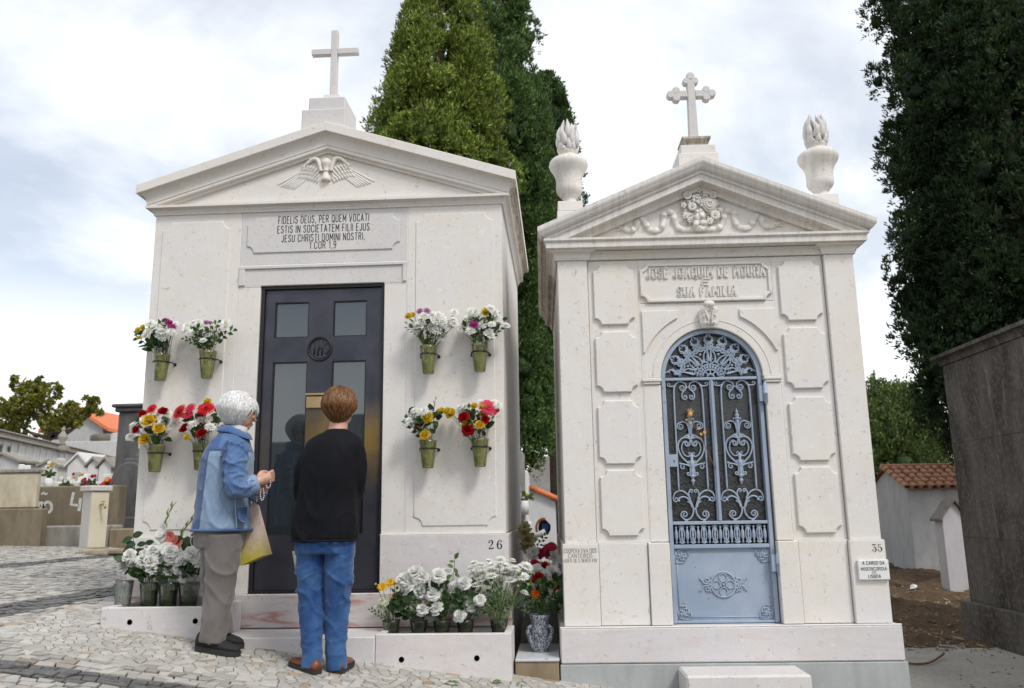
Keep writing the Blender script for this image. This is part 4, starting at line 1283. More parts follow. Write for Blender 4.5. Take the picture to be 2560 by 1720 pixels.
# doorstep block
sb = thing2('stone_step', 'pale stone block step in front of the blue iron door', 'step', (1.0, -0.25, -0.3))
MB().box(0.660, 1.345, -0.36, -0.068, -0.7, 0.044, 0.012).build('step_block', LG, sb)

# urns with flames
URN = [(0.0, 0.0), (0.052, 0.0), (0.054, 0.006), (0.046, 0.018), (0.047, 0.040), (0.058, 0.052), (0.062, 0.056), (0.060, 0.060), (0.066, 0.064), (0.080, 0.078), (0.090, 0.098), (0.090, 0.120), (0.088, 0.160), (0.094, 0.200), (0.108, 0.232),
       (0.128, 0.262), (0.136, 0.285), (0.132, 0.308), (0.115, 0.328), (0.090, 0.342), (0.068, 0.348), (0.060, 0.356), (0.060, 0.366), (0.068, 0.376), (0.070, 0.386), (0.064, 0.394), (0.056, 0.396), (0.0, 0.396)]
def urn(name, label, ux, seed):
    t = thing2(name, label, 'urn', (ux, 0.19, 2.9))
    uy = 0.19
    MB().box(ux - .090, ux + .090, uy - .09, uy + .09, 2.80, 2.935, 0.004).build('pedestal', LS, t)
    MB().box(ux - .084, ux + .084, uy - .084, uy + .084, 2.937, 3.008, 0.004).build('pedestal', LS, t)
    m = MB(); m.lathe(URN, 32, (ux, uy, 3.008)); m.build('urn_body', MAT['limestone_streaked'], t)
    fm = MB(); r2 = random.Random(seed)
    fm.ico((ux, uy, 3.008 + .455), 1.0, 2, (.046, .046, .070))
    for ring, (nf, rad, z0, hh) in enumerate(((9, .050, .385, .100), (8, .056, .425, .115), (8, .050, .475, .105), (6, .030, .500, .105))):
        for k in range(nf):
            a = 2 * PI * (k + .5 * ring) / nf + r2.uniform(-.15, .15)
            ca, sa = math.cos(a), math.sin(a)
            h = hh * r2.uniform(.85, 1.2); sw = r2.uniform(-1, 1) * .02
            pts = []; rd = []
            for i in range(7):
                q = i / 6
                off = rad * (1 + .18 * math.sin(q * PI)) + (.010 * (q - .7) if q > .7 else 0)
                tw = sw * math.sin(q * PI * 1.3)
                pts.append((ux + ca * off - sa * tw, uy + sa * off + ca * tw, 3.008 + z0 + h * q)); rd.append(.019 * (1 - q) ** .7 * (1 + .5 * math.sin(q * PI)) + .002)
            fm.tube(pts, rd, 7)
    fm.build('flame', LG, t)
urn('stone_urn', 'stone urn with carved flame on the pediment end nearest the cypresses', 0.122, 1)
urn('stone_urn', 'stone urn with carved flame on the pediment end away from tomb 26', 1.836, 2)
# trefoil cross
tc = thing2('trefoil_cross', 'stone cross with rounded trefoil ends on the peak of tomb 35', 'cross', (T2C, 0.2, 3.2))
MB().box(0.845, 1.112, -0.02, 0.40, 3.10, 3.272, 0.004).build('pedestal_step', LS, tc)
MB().box(0.868, 1.100, 0.00, 0.36, 3.273, 3.340, 0.004).build('pedestal', LS, tc)
cpm = MB()
rg = []
for p, z in ((0.0, 3.340), (0.002, 3.365), (0.024, 3.385), (0.026, 3.388), (0.026, 3.402), (-.01, 3.408), (-.03, 3.420), (-.05, 3.424)):
    hx, hy = 0.070 + p, 0.070 + p
    rg.append([(0.978 - hx, .10 - hy, z), (0.978 + hx, .10 - hy, z), (0.978 + hx, .10 + hy, z), (0.978 - hx, .10 + hy, z)])
cpm.loft(rg, True, False)
cpm.build('pedestal_cap', LT, tc)
cr = MB()
cxx, czz, hw = 0.978, 3.753, 0.030
def foil(mb, x, z, ang):
    ca, sa = math.cos(R_(ang)), math.sin(R_(ang))
    for du, dv, r in ((-.015, .028, .026), (-.015, -.028, .026), (.022, 0, .028)):
        px, pz = x + ca * du - sa * dv, z + sa * du + ca * dv
        yy = 0.074 if du > 0 else 0.0745
        mb.prism([(px + r * math.cos(2 * PI * i / 18), pz + r * math.sin(2 * PI * i / 18)) for i in range(18)], yy, .15 - yy + .048, 0.004)
cr.prism([(cxx - .032, 3.420), (cxx + .032, 3.420), (cxx + .026, czz - .027), (cxx + .026, czz + .105), (cxx - .026, czz + .105), (cxx - .026, czz - .027)], 0.075, .125, 0.004)
cr.prism([(cxx - .115, czz - .025), (cxx - .0265, czz - .025), (cxx - .0265, czz + .025), (cxx - .115, czz + .025)], 0.0755, .1245, 0.004)
cr.prism([(cxx + .0265, czz - .025), (cxx + .115, czz - .025), (cxx + .115, czz + .025), (cxx + .0265, czz + .025)], 0.0755, .1245, 0.004)
foil(cr, cxx, czz + .112, 90); foil(cr, cxx + .118, czz, 0); foil(cr, cxx - .118, czz, 180)
cr.build('cross_shaft', LG, tc)
# ------------------------------------------------------------------ blue iron door of tomb 35
BI = MAT['blue_iron']
DY = 0.070                       # plane of the ironwork
GY = 0.100                       # plane of the glass
def T3(pts, y=DY): return [(p[0], y, p[1]) for p in pts]
def taper(n, r, r1=None, bulb=False):
    r1 = r if r1 is None else r1
    o = [r + (r1 - r) * i / (n - 1) for i in range(n)]
    if bulb: o[-1] = r1 * 1.7; o[-2] = r1 * 1.6
    return o
def sc(mb, pts, r=0.0055, r1=None, bulb=True, n=6, y=DY):
    P = catmull([(p[0], y, p[1]) for p in pts], 5)
    mb.tube(P, taper(len(P), r, r1, bulb), n)
def scs(mb, lead, cx, cz, r0, a0, a1, r=0.0055, r1=0.0035, y=DY):
    """lead-in points followed by an inward spiral ending in a bead"""
    sp = spiral(cx, cz, r0, r0 * .22, a0, a1, 18)
    L = catmull([(p[0], y, p[1]) for p in lead + [sp[0]]], 6)[:-1] if lead else []
    P = L + [Vector((a, y, b)) for a, b in sp]
    mb.tube(P, taper(len(P), r, r1, True), 6)
fr = MB()
f0, f1, fz0 = DL, DR, 0.266
fr.box(f0, f0 + .026, DY - .022, DY + .03, fz0, SPR, 0.003)
fr.box(f1 - .026, f1, DY - .022, DY + .03, fz0, SPR, 0.003)
o_, i_ = arc(AC, SPR, AR, 180, 0, 36), arc(AC, SPR, AR - .026, 180, 0, 36)
vs = []; m = len(o_)
for pts, y in ((o_, DY - .022), (i_, DY - .022), (o_, DY + .03), (i_, DY + .03)): vs += T3(pts, y)
fs = []
for i in range(m - 1):
    fs += [(i, i + 1, m + i + 1, m + i), (2 * m + i, 2 * m + i + 1, i + 1, i), (m + i, m + i + 1, 3 * m + i + 1, 3 * m + i), (3 * m + i, 3 * m + i + 1, 2 * m + i + 1, 2 * m + i)]
fr.add(vs, fs)
irondoor = fr.build('iron_door', BI, tomb2)
ral = MB()
ral.box(f0 + .026, f1 - .026, DY - .016, DY + .02, 1.752, 1.770, 0.003)
ral.build('rail', BI, irondoor)
ral = MB(); ral.box(f0 + .026, f1 - .026, DY - .016, DY + .02, 0.850, 0.870, 0.003); ral.build('rail', BI, irondoor)
ral = MB(); ral.box(f0 + .026, f1 - .026, DY - .016, DY + .02, 0.706, 0.730, 0.003); ral.build('rail', BI, irondoor)
ral = MB(); ral.box(f0 + .026, f1 - .026, DY - .014, DY + .02, fz0, fz0 + .016, 0.003); ral.build('rail', BI, irondoor)
mu = MB()
mu.box(AC - .014, AC + .014, DY - .010, DY + .02, 0.871, 1.751, 0.002); mu.box(AC - .006, AC + .006, DY - .018, DY - .0101, 0.871, 1.751, 0.002)
mu.build('mullion', BI, irondoor)
MB().box(f0 + .02, f1 - .02, GY, GY + .006, 0.871, 1.76, 0).build('glass_pane', MAT['hammered_glass'], irondoor)
go = MB(); gp = arc(AC, 1.761, AR - .02, 0, 180, 30)
go.prism(gp, GY, GY + .006); go.build('glass_pane', MAT['hammered_glass'], irondoor)
# scroll grilles
def grille(cx):
    g = MB(); r = 0.0058
    for s in (-1, 1):
        X = lambda u: cx + s * u
        # long bar with the outer and inner scroll at its top
        sc(g, [(X(.091), 1.052), (X(.091), 1.35), (X(.091), 1.62), (X(.088), 1.700), (X(.080), 1.722)], r, r, False)
        ang = lambda a: a if s > 0 else 180 - a
        scs(g, [(X(.080), 1.722), (X(.098), 1.716)], X(.118), 1.732, .014, ang(-80), ang(-80) + s * 330, r * .9)
        scs(g, [(X(.090), 1.700), (X(.072), 1.735), (X(.045), 1.746), (X(.015), 1.733)], X(.034), 1.706, .023, ang(165), ang(165) + s * 560, r, .0035)
        g.box(X(.040) - .008, X(.040) + .008, DY - .006, DY + .006, 1.741, 1.753, 0.002)
        scs(g, [(X(.003), 1.714), (X(.016), 1.695), (X(.037), 1.672), (X(.040), 1.652)], X(.021), 1.647, .0185, ang(0), ang(0) - s * 400, r * .9, .004)
        # crown scrolls under the finial
        scs(g, [(X(.004), 1.400), (X(.008), 1.440), (X(.020), 1.478), (X(.042), 1.489), (X(.064), 1.482)], X(.060), 1.460, .024, ang(70), ang(70) - s * 560, r, .0035)
        scs(g, [(X(.004), 1.450), (X(.010), 1.490)], X(.020), 1.500, .009, ang(150), ang(150) - s * 230, .0045, .003)
        # palmette between
        for k in range(3):
            sc(g, [(X(.002), 1.385), (X(.010 + .008 * k), 1.405 - .002 * k), (X(.016 + .013 * k), 1.410 - .010 * k)], .0055, .004)
        # heart, outer and inner line
        sc(g, [(X(.0), 1.378), (X(.030), 1.389), (X(.060), 1.380), (X(.080), 1.350), (X(.080), 1.310), (X(.062), 1.268), (X(.036), 1.240), (X(.018), 1.226)], r, r, False)
        scs(g, [(X(.0), 1.376), (X(.006), 1.362)], X(.024), 1.350, .018, ang(190), ang(190) + s * 470, .0055, .004)
        sc(g, [(X(.030), 1.368), (X(.052), 1.352), (X(.060), 1.320), (X(.050), 1.288), (X(.028), 1.270), (X(.008), 1.272)], .0045, .004, False)
        scs(g, [(X(.020), 1.270), (X(.010), 1.276)], X(.013), 1.286, .010, ang(-150), ang(-150) - s * 300, .004, .003)
        # acanthus wings
        sc(g, [(X(.010), 1.205), (X(.030), 1.216), (X(.055), 1.222), (X(.080), 1.228)], .0062, .0045)
        scs(g, [(X(.066), 1.224)], X(.058), 1.205, .018, ang(70), ang(70) - s * 330, .005, .0035)
        for k in range(3):
            sc(g, [(X(.004), 1.190 + .010 * k), (X(.016), 1.214 + .008 * k), (X(.030 - .006 * k), 1.226 + .010 * k)], .006, .003, False)
        scs(g, [(X(.008), 1.215), (X(.012), 1.185), (X(.014), 1.165)], X(.026), 1.163, .013, ang(200), ang(200) + s * 330, .006, .004)
        # base lyre
        scs(g, [(X(.008), .945), (X(.015), .975), (X(.028), 1.010), (X(.032), 1.040), (X(.022), 1.062)], X(.014), 1.053, .011, ang(80), ang(80) + s * 330, r, .0035)
        scs(g, [(X(.022), 1.005), (X(.045), 1.040), (X(.080), 1.058), (X(.115), 1.045), (X(.128), 1.018)], X(.112), 1.006, .0185, ang(20), ang(20) - s * 430, r, .0035)
        sc(g, [(X(.020), .985), (X(.040), 1.010), (X(.065), 1.020), (X(.090), 1.012), (X(.096), .994)], .0048, .0058)
        sc(g, [(X(.014), .955), (X(.022), .978), (X(.042), .992)], .0075, .004)
        scs(g, [(X(.007), .945), (X(.012), .915), (X(.032), .886), (X(.060), .880), (X(.082), .898)], X(.064), .912, .023, ang(-20), ang(-20) + s * 470, r, .004)
        g.box(X(.055) - .009, X(.055) + .009, DY - .007, DY + .007, 0.869, 0.882, 0.002)
    g.tube([(cx, DY, z) for z in (1.40, 1.44, 1.475, 1.495)], [.0075, .006, .008, .012], 8)
    g.lathe([(0.009, 1.492), (.016, 1.500), (.016, 1.508), (.010, 1.514), (.015, 1.520), (.013, 1.530), (.005, 1.538), (.010, 1.544), (.008, 1.552), (.003, 1.558), (.005, 1.562), (0, 1.567)], 12, (cx, DY, 0))
    g.lathe([(0.0, 1.290), (.008, 1.280), (.011, 1.266), (.008, 1.250), (.014, 1.240), (.017, 1.226), (.012, 1.205), (.010, 1.180), (.013, 1.166), (.007, 1.158), (.018, 1.152), (.018, 1.144), (.008, 1.136), (.006, 1.130), (.013, 1.122), (.012, 1.112), (.004, 1.104), (.006, 1.098), (0, 1.090)], 12, (cx, DY, 0))
    g.tube([(cx - .012, DY, .946), (cx + .012, DY, .946)], .006, 6)
    g.build('scroll_grille', BI, irondoor)
GX = 0.150
grille(AC - GX); grille(AC + GX)
# fanlight tracery
fan = MB()
fz = 1.771
fan.tube(T3(arc(AC, fz, .198, 178, 2, 40)), .0058, 6)
fan.tube(T3(arc(AC, fz, .190, 177, 3, 40)), .003, 5)
fan.tube(T3(arc(AC, fz, .086, 176, 4, 24)), .005, 6)
fan.tube(T3(arc(AC, fz, .050, 172, 8, 18)), .005, 6)
for k in range(12):              # key pattern between the two small arcs
    a = 172 - k * 14.4
    p = lambda da, rr: (AC + rr * math.cos(R_(a + da)), fz + rr * math.sin(R_(a + da)))
    bar(fan, [p(0, .056), p(0, .080), p(-9, .080), p(-9, .064), p(-5, .064), p(-5, .070)], .0028, DY)
    bar(fan, [p(-12, .084), p(-12, .056), p(-3.0, .056)], .0028, DY)
for a in (50, 90, 130):
    bar(fan, [(AC + .012 * math.cos(R_(a)), fz + .012 * math.sin(R_(a))), (AC + .046 * math.cos(R_(a)), fz + .046 * math.sin(R_(a)))], .004, DY)
fan.tube(T3(arc(AC, fz, .022, 175, 5, 12)), .006, 6)
def polar(a, r, t): # r along the ray at angle a, t sideways
    ca, sa = math.cos(R_(a)), math.sin(R_(a))
    return (AC + ca * r - sa * t, fz + sa * r + ca * t)
for a in (90, 47, 133, 9, 171):
    low = a in (9, 171)
    for s in (-1, 1):
        if low and ((a == 9 and s < 0) or (a == 171 and s > 0)): continue
        sc(fan, [polar(a, .190, 0), polar(a, .168, s * .026), polar(a, .138, s * .037), polar(a, .108, s * .032), polar(a, .092, s * .014)], .0048, .0045, False)
        for k in range(5):       # palmette
            q = k / 4
            sc(fan, [polar(a, .105, s * .002), polar(a, .115 + .016 * k, s * (.010 + .003 * math.sin(q * PI))), polar(a, .122 + .014 * k, s * (.023 - .016 * q))], .0048, .003)
        scs(fan, [], *polar(a, .100, s * .012), .008, 90, 400, .004, .003)
for a in (68.5, 111.5, 28, 152):
    for s in (-1, 1):
        sc(fan, [polar(a, .188, 0), polar(a, .176, s * .016), polar(a, .180, s * .034), polar(a, .170, s * .042), polar(a, .160, s * .034)], .006, .004)
        sc(fan, [polar(a, .100, s * .002), polar(a, .120, s * .006), polar(a, .140, s * .016)], .006, .004)
    fan.ico((polar(a, .160, 0)[0], DY, polar(a, .160, 0)[1]), .010, 1, (1, .6, 1))
for a in (90, 69, 111, 48.5, 131.5, 28, 152, 6.5, 173.5):
    for s in (-1, 1):
        if (a == 6.5 and s < 0) or (a == 173.5 and s > 0): continue
        scs(fan, [polar(a, .204, 0)], *polar(a, .214, s * .017), .010, (a + (150 if s > 0 else -150)), (a + (150 if s > 0 else -150)) - s * 330, .0058, .004)
        sc(fan, [polar(a, .212, s * .006), polar(a, .232, s * .022), polar(a, .246, s * .034)], .007, .003, False)
        sc(fan, [polar(a, .222, s * .004), polar(a, .250, s * .024), polar(a, .268, s * .018), polar(a, .262, s * .006)], .0068, .004)
        sc(fan, [polar(a, .266, s * .014), polar(a, .282, s * .006), polar(a, .294, 0)], .007, .004, False)
    bar(fan, [polar(a, .204, 0), polar(a, .236, 0)], .008, DY)
fan.build('fanlight_tracery', BI, irondoor)
# balustrade strip
nb = 17; bx0, bx1 = f0 + .030, f1 - .030
for k in range(nb):
    x = bx0 + (k + .5) * (bx1 - bx0) / nb; hwid = (bx1 - bx0) / nb * .5
    bl = MB()
    if k % 2 == 0:
        bl.lathe([(.004, .736), (.007, .742), (.004, .752), (.006, .760), (.011, .774), (.010, .790), (.011, .800), (.006, .818), (.004, .826), (.008, .834), (.004, .842)], 10, (x, DY, 0))
    else:
        bl.lathe([(.003, .742), (.008, .760), (.005, .778), (.009, .790), (.005, .802), (.008, .820), (.003, .836)], 10, (x, DY, 0))
        bl.tube([(x + hwid * .92 * math.cos(a), DY, .790 + .044 * math.sin(a) * (1 if abs(math.sin(a)) < .8 else 1.05)) for a in [2 * PI * i / 18 for i in range(18)]], .0042, 6, closed=True)
        bl.tube([(x - hwid, DY, .836), (x, DY, .845), (x + hwid, DY, .836)], .005, 6); bl.tube([(x - hwid, DY, .746), (x, DY, .736), (x + hwid, DY, .746)], .005, 6)
    bl.build('baluster', BI, irondoor)
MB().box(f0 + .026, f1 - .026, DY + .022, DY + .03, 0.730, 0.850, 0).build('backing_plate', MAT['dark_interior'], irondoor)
# lower panel with knots and rosette
lp = MB()
lp.box(f0 + .026, f1 - .026, DY + .004, DY + .016, fz0 + .016, 0.706, 0)
x0, x1, z0, z1 = f0 + .042, f1 - .042, 0.300, 0.688
for a, b in (((x0, z1), (x1, z1)), ((x0, z0), (x1, z0)), ((x0, z0), (x0, z1)), ((x1, z0), (x1, z1))):
    bar(lp, [a, b], .0045, DY + .004)
lpo = lp.build('lower_panel', BI, irondoor)
for cx_, cz_, sx, sz in ((x0, z1, 1, -1), (x1, z1, -1, -1), (x0, z0, 1, 1), (x1, z0, -1, 1)):
    kn = MB()
    P = lambda u, v: (cx_ + sx * u, cz_ + sz * v)
    for loop in (((-.006, -.006), (.030, -.006), (.030, .038), (-.006, .038)), ((.018, .012), (.056, .012), (.056, .050), (.018, .050)), ((-.012, .020), (.042, .020), (.042, .066), (-.012, .066)), ((.012, -.012), (.070, -.012), (.070, .028), (.012, .028))):
        q = [P(*c) for c in loop]
        for i in range(4): bar(kn, [q[i], q[(i + 1) % 4]], .0046, DY + .001)
    kn.build('corner_knot', BI, lpo)
ro = MB(); RX, RZ = AC - .002, 0.490
ro.tube([(RX + .074 * math.cos(a), DY, RZ + .074 * math.sin(a)) for a in [2 * PI * i / 36 for i in range(36)]], .0065, 6, closed=True)
ro.tube([(RX + .064 * math.cos(a), DY + .002, RZ + .064 * math.sin(a)) for a in [2 * PI * i / 36 for i in range(36)]], .003, 5, closed=True)
for k in range(4):
    a = 90 * k
    ro.tube([(RX + (.042 * math.cos(R_(a)) + .024 * math.cos(q)), DY, RZ + .042 * math.sin(R_(a)) + .024 * math.sin(q)) for q in [2 * PI * i / 16 for i in range(16)]], .004, 6, closed=True)
for k in range(10):
    a = 2 * PI * k / 10
    ro.ico((RX + .018 * math.cos(a), DY, RZ + .018 * math.sin(a)), .0065, 1, (1, .8, 1))
ro.ico((RX, DY - .004, RZ), .009, 1)
for s in (-1, 1):
    for t in (-1, 1):
        scs(ro, [(RX + s * .074, RZ), (RX + s * .092, RZ + t * .006)], RX + s * .098, RZ + t * .024, .016, 0 if s < 0 else 180, (0 if s < 0 else 180) - s * t * 400, .006, .004)
        sc(ro, [(RX + s * .094, RZ + t * .005), (RX + s * .118, RZ + t * .010), (RX + s * .132, RZ + t * .030), (RX + s * .144, RZ + t * .036)], .006, .004)
        sc(ro, [(RX + s * .076, RZ + t * .014), (RX + s * .084, RZ + t * .036), (RX + s * .076, RZ + t * .044)], .005, .004)
ro.build('rosette', BI, lpo)
lk = MB(); lk.box(f0 + .020, f0 + .078, DY - .018, DY + .004, 1.205, 1.283, 0.003); lko = lk.build('lock_case', BI, irondoor)
kh = MB(); kh.lathe([(.005, 0), (0, .0)], 10, mtx=Matrix.Translation((f0 + .055, DY - .0186, 1.243)) @ Matrix.Rotation(PI / 2, 4, 'X'))
kh.box(f0 + .0532, f0 + .0568, DY - .0188, DY - .0181, 1.229, 1.243, 0)
kh.build('keyhole', MAT['black_iron'], lko)
for hz in (1.655, 0.615):
    hg = MB()
    hg.lathe([(0, -.075), (.005, -.072), (.007, -.066), (.009, -.062), (.013, -.058), (.013, -.004), (.0145, -.003), (.0145, .004), (.013, .005), (.013, .058), (.009, .064), (.006, .072), (0, .076)], 12, (f1 + .008, DY - .052, hz))
    hg.box(f1 - .03, f1 + .006, DY - .046, DY - .036, hz - .05, hz + .05, 0.002)
    hg.box(f1 - .03, f1 - .014, DY - .037, DY - .01, hz - .05, hz + .05, 0.002)
    hg.build('hinge', BI, irondoor)
# dim chapel
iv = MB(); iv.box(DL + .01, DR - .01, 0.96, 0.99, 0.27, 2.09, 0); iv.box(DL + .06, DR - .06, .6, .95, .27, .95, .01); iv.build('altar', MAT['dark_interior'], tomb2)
# dried rose caught in the ironwork
simple('dried_petal', (0.62, 0.36, 0.14), 0.8, var=0.35, scale=40)
simple('dried_stem', (0.17, 0.075, 0.03), 0.8)
dr = thing2('dried_rose', 'withered orange rose on a dry stem stuck in the blue door', 'dried flower', (0.87, 0.04, 1.40))
sm = MB(); sy = DY - .022
P = [(0.976, 1.186), (0.945, 1.262), (0.915, 1.345), (0.885, 1.41), (0.860, 1.455), (0.842, 1.500), (0.836, 1.53)]
sm.tube(catmull([(a, sy, b) for a, b in P], 4), 0.0026, 6); sm.build('stem', MAT['dried_stem'], dr)
rq = random.Random(5)
hd = MB()
for k in range(11):
    a = rq.uniform(0, 2 * PI); L = rq.uniform(.022, .036)
    bx_, bz_ = 0.836 + rq.uniform(-.006, .006), 1.525
    dx, dz = math.cos(a) * .012, rq.uniform(-.006, .018)
    hd.add([(bx_ - .008, sy - .004, bz_), (bx_ + dx - .004, sy - .016 + rq.uniform(-.008, .01), bz_ + dz + L * .5), (bx_ + dx * 1.6, sy - .006 + rq.uniform(-.01, .01), bz_ + dz + L), (bx_ + .009, sy - .002, bz_ + .006)], [(0, 1, 2), (0, 2, 3)], True)
hd.ico((0.836, sy - .002, 1.532), .016, 2, (1, .8, 1.1), .12)
hd.build('flower_head', MAT['dried_petal'], dr, fix=False)
for (x, z, s, a) in ((0.848, 1.487, .026, 200), (0.872, 1.435, .028, 40), (0.892, 1.418, .024, 300), (0.918, 1.405, .030, 80), (0.820, 1.50, .02, 180)):
    lf = MB(); ca, sa = math.cos(R_(a)), math.sin(R_(a))
    lf.add([(x, sy, z), (x + s * .5 * ca - s * .4 * sa, sy - .012, z + s * .5 * sa + s * .4 * ca), (x + s * ca, sy - .004, z + s * sa), (x + s * .5 * ca + s * .4 * sa, sy - .016, z + s * .5 * sa - s * .4 * ca)], [(0, 1, 2), (0, 2, 3)], True)
    lf.build('leaf', MAT['dried_petal'], dr, fix=False)
# ------------------------------------------------------------------ neighbourhood: right side
concrete('dark_concrete', base=(0.17, 0.155, 0.135), dark=(0.045, 0.040, 0.037), amt=0.95)
concrete('pale_plaster', base=(0.46, 0.46, 0.455), dark=(0.25, 0.24, 0.23), amt=0.55)
concrete('white_plaster', base=(0.62, 0.62, 0.62), dark=(0.42, 0.42, 0.42), amt=0.35)
concrete('pink_plaster', base=(0.50, 0.475, 0.49), dark=(0.33, 0.31, 0.32), amt=0.4)
simple('old_tile', (0.33, 0.155, 0.085), 0.85, var=0.5, scale=9, bump=0.3, bscale=50, kind='Object')
simple('new_tile', (0.60, 0.17, 0.06), 0.7, var=0.15, scale=5)
def black_crust():
    t = NT('black_crust'); w = t.world((1, 1, .4)); w0 = t.world()
    n1 = t.noise(w, 3.2, 6, .65, .4); n2 = t.noise(w0, 22, 5, .7); n3 = t.noise(t.world((3, 3, .25)), 3.0, 4, .6)
    c = t.mix(t.ramp(n1, [(.38, 0.0), (.66, 1.0)]), (.050, .043, .038), (.125, .112, .098))
    c = t.mix(t.math('MULTIPLY', t.ramp(n2, [(.48, 0.0), (.70, 1.0)]), .55), c, (.21, .195, .175))
    c = t.mix(t.math('MULTIPLY', t.ramp(n3, [(.60, 0.0), (.72, 1.0)]), .5), c, (.30, .285, .265))
    t.set(color=c, rough=.9, spec=.2); t.bump(t.math('ADD', n2, n1), .35, .008); MAT['black_crust'] = t.mat
black_crust()
dt = thing('dark_tomb', 'blackened concrete tomb wall with a cornice at the right edge', 'tomb', (4.5, 1.5, -0.32))
DTX, DTY0, DTY1 = 3.99, -1.4, 3.34
DC = MAT['black_crust']
zt = at(2140, 822, DTY1).z
MB().box(DTX - .075, DTX + 1.9, DTY0 - .07, DTY1 + .07, -0.7, 0.02, 0.012).build('plinth', DC, dt)
for z0, z1 in ((0.022, 0.625), (0.629, 1.545), (1.549, zt - .06)):
    MB().box(DTX, DTX + 1.8, DTY0, DTY1, z0, z1 + .003, 0.003).build('wall_slab', DC, dt)
cm = MB()
pr = [(0, zt - .062), (.02, zt - .06), (.022, zt - .045)] + [(.022 + .05 * (1 - math.cos(R_(a))), zt - .045 + .05 * math.sin(R_(a))) for a in (20, 40, 60, 80, 90)] + [(.085, zt + .01), (.085, zt + .045), (0, zt + .055)]
sweep(cm, pr, [lambda p, h: (DTX - p, DTY0, h), lambda p, h: (DTX - p, DTY1 + p, h), lambda p, h: (DTX + 1.8, DTY1 + p, h)])
cm.box(DTX, DTX + 1.8, DTY0, DTY1, zt - .058, zt + .053, 0)
cm.build('cornice', DC, dt)
# dirt with leaf litter behind the path
def bumpy(X, Y):
    z = 0.03 * np.sin(X * 3.1 + Y * 1.7) + 0.025 * np.sin(X * 7.3 - Y * 5.1) + 0.02 * np.sin(Y * 9.7 + X * 2.2) + 0.012 * np.sin(X * 21 + Y * 17) + .01 * np.sin(X * 33 - Y * 27)
    rise = np.clip((Y - 2.7) / 1.2, 0, 1) * (0.07 + 0.02 * np.clip(Y - 4, 0, 6))
    return z * np.clip((Y - 2.6) / .8, 0.0, 1.0) + rise + 0.22 * np.exp(-((X - 3.45) ** 2 + (Y - 4.6) ** 2) / .35) - .012 * (Y < 2.75)
do = sheet('dirt', np.linspace(1.9, 11, 160), np.linspace(2.62, 14.5, 200), -0.008, MAT['dirt'], bumpy)
tag(do, 'brown earth strewn with dry litter behind the path', 'earth', kind='structure')
def litter_mat():
    t = NT('leaf_litter')
    a = t.n('ShaderNodeAttribute'); a.attribute_name = 'tint'
    t.set(color=a.outputs['Color'], rough=0.8); MAT['leaf_litter'] = t.mat
litter_mat()
lt = MB(); rl = random.Random(31)
for k in range(2600):
    x = rl.uniform(2.0, 6.5); y = 2.55 + abs(rl.gauss(0, 1.9)) if rl.random() < .8 else rl.uniform(2.6, 9)
    if x > 3.9 and y < 3.45: continue
    z = gz(x, y) + float(bumpy(np.array(x), np.array(y))) + .004
    L = rl.uniform(.02, .09) * (1.0 if rl.random() < .9 else 1.8); wd = rl.uniform(.004, .016); a = rl.uniform(0, PI); ti = rl.uniform(-.25, .35)
    ca, sa = math.cos(a), math.sin(a)
    v = rl.random()
    c = (.10, .06, .03) if v < .45 else ((.22, .15, .08) if v < .75 else ((.36, .28, .18) if v < .93 else (.05, .035, .02)))
    p = lambda u, w, dz: (x + ca * u - sa * w, y + sa * u + ca * w, z + dz)
    lt.add([p(-L / 2, 0, .0), p(0, -wd, .006 + ti * L * .5 * .3), p(L / 2, 0, .003 + abs(ti) * L), p(0, wd, .006)], [(0, 1, 2, 3)], False, c)
for k in range(110):     # crumbs swept on to the path
    x = rl.uniform(2.05, 3.9); y = rl.uniform(-0.3, 2.7); z = gz(x, y) - .0105
    L = rl.uniform(.005, .03); a = rl.uniform(0, PI); ca, sa = math.cos(a), math.sin(a); wd = rl.uniform(.003, .009)
    lt.add([(x - ca * L, y - sa * L, z), (x + sa * wd, y - ca * wd, z + .004), (x + ca * L, y + sa * L, z), (x - sa * wd, y + ca * wd, z + .005)], [(0, 1, 2, 3)], False, (.06, .045, .03))
lo = lt.build('leaf_litter', MAT['leaf_litter'], fix=False)
tag(lo, 'dry leaves and wood chips scattered over the bare earth', 'litter', kind='stuff')
# a dead twig on the path, scraps of paper
tw = MB(); tw.tube(catmull([(2.15, 1.75, gz(2.15, 1.75)), (2.5, 1.8, gz(2.5, 1.8) + .01), (2.85, 1.78, gz(2.85, 1.78) + .004), (3.1, 2.05, gz(3.1, 2.05) + .02), (3.2, 2.2, gz(3.2, 2.2) + .03)], 5), .009, 6)
tag(tw.build('twig', MAT['dried_stem']), 'thin brown twig lying on the grey path', 'twig')
for nm_, (dx, dy, Y, c, lab) in {'paper_scrap': (2306, 1468, 7.0, (.7, .71, .72), 'white scrap of paper on the earth near the dark tomb'), 'plastic_scrap': (2307, 1470, 6.5, (.45, .62, .75), 'pale blue scrap of plastic on the bare earth')}.items():
    px_, py_ = (4.75, 6.6) if nm_ == 'paper_scrap' else (4.3, 7.6)
    z = gz(px_, py_) + float(bumpy(np.array(px_), np.array(py_))) + .02
    simple(nm_, c, .6)
    sm_ = MB(); sm_.add([(px_ - .05, py_, z), (px_ + .02, py_ - .04, z + .02), (px_ + .06, py_ + .02, z + .045), (px_ - .02, py_ + .05, z + .05), (px_, py_, z + .07)], [(0, 1, 4), (1, 2, 4), (2, 3, 4), (3, 0, 4), (0, 1, 2, 3)])
    tag(sm_.build(nm_, MAT[nm_]), lab, 'scrap')
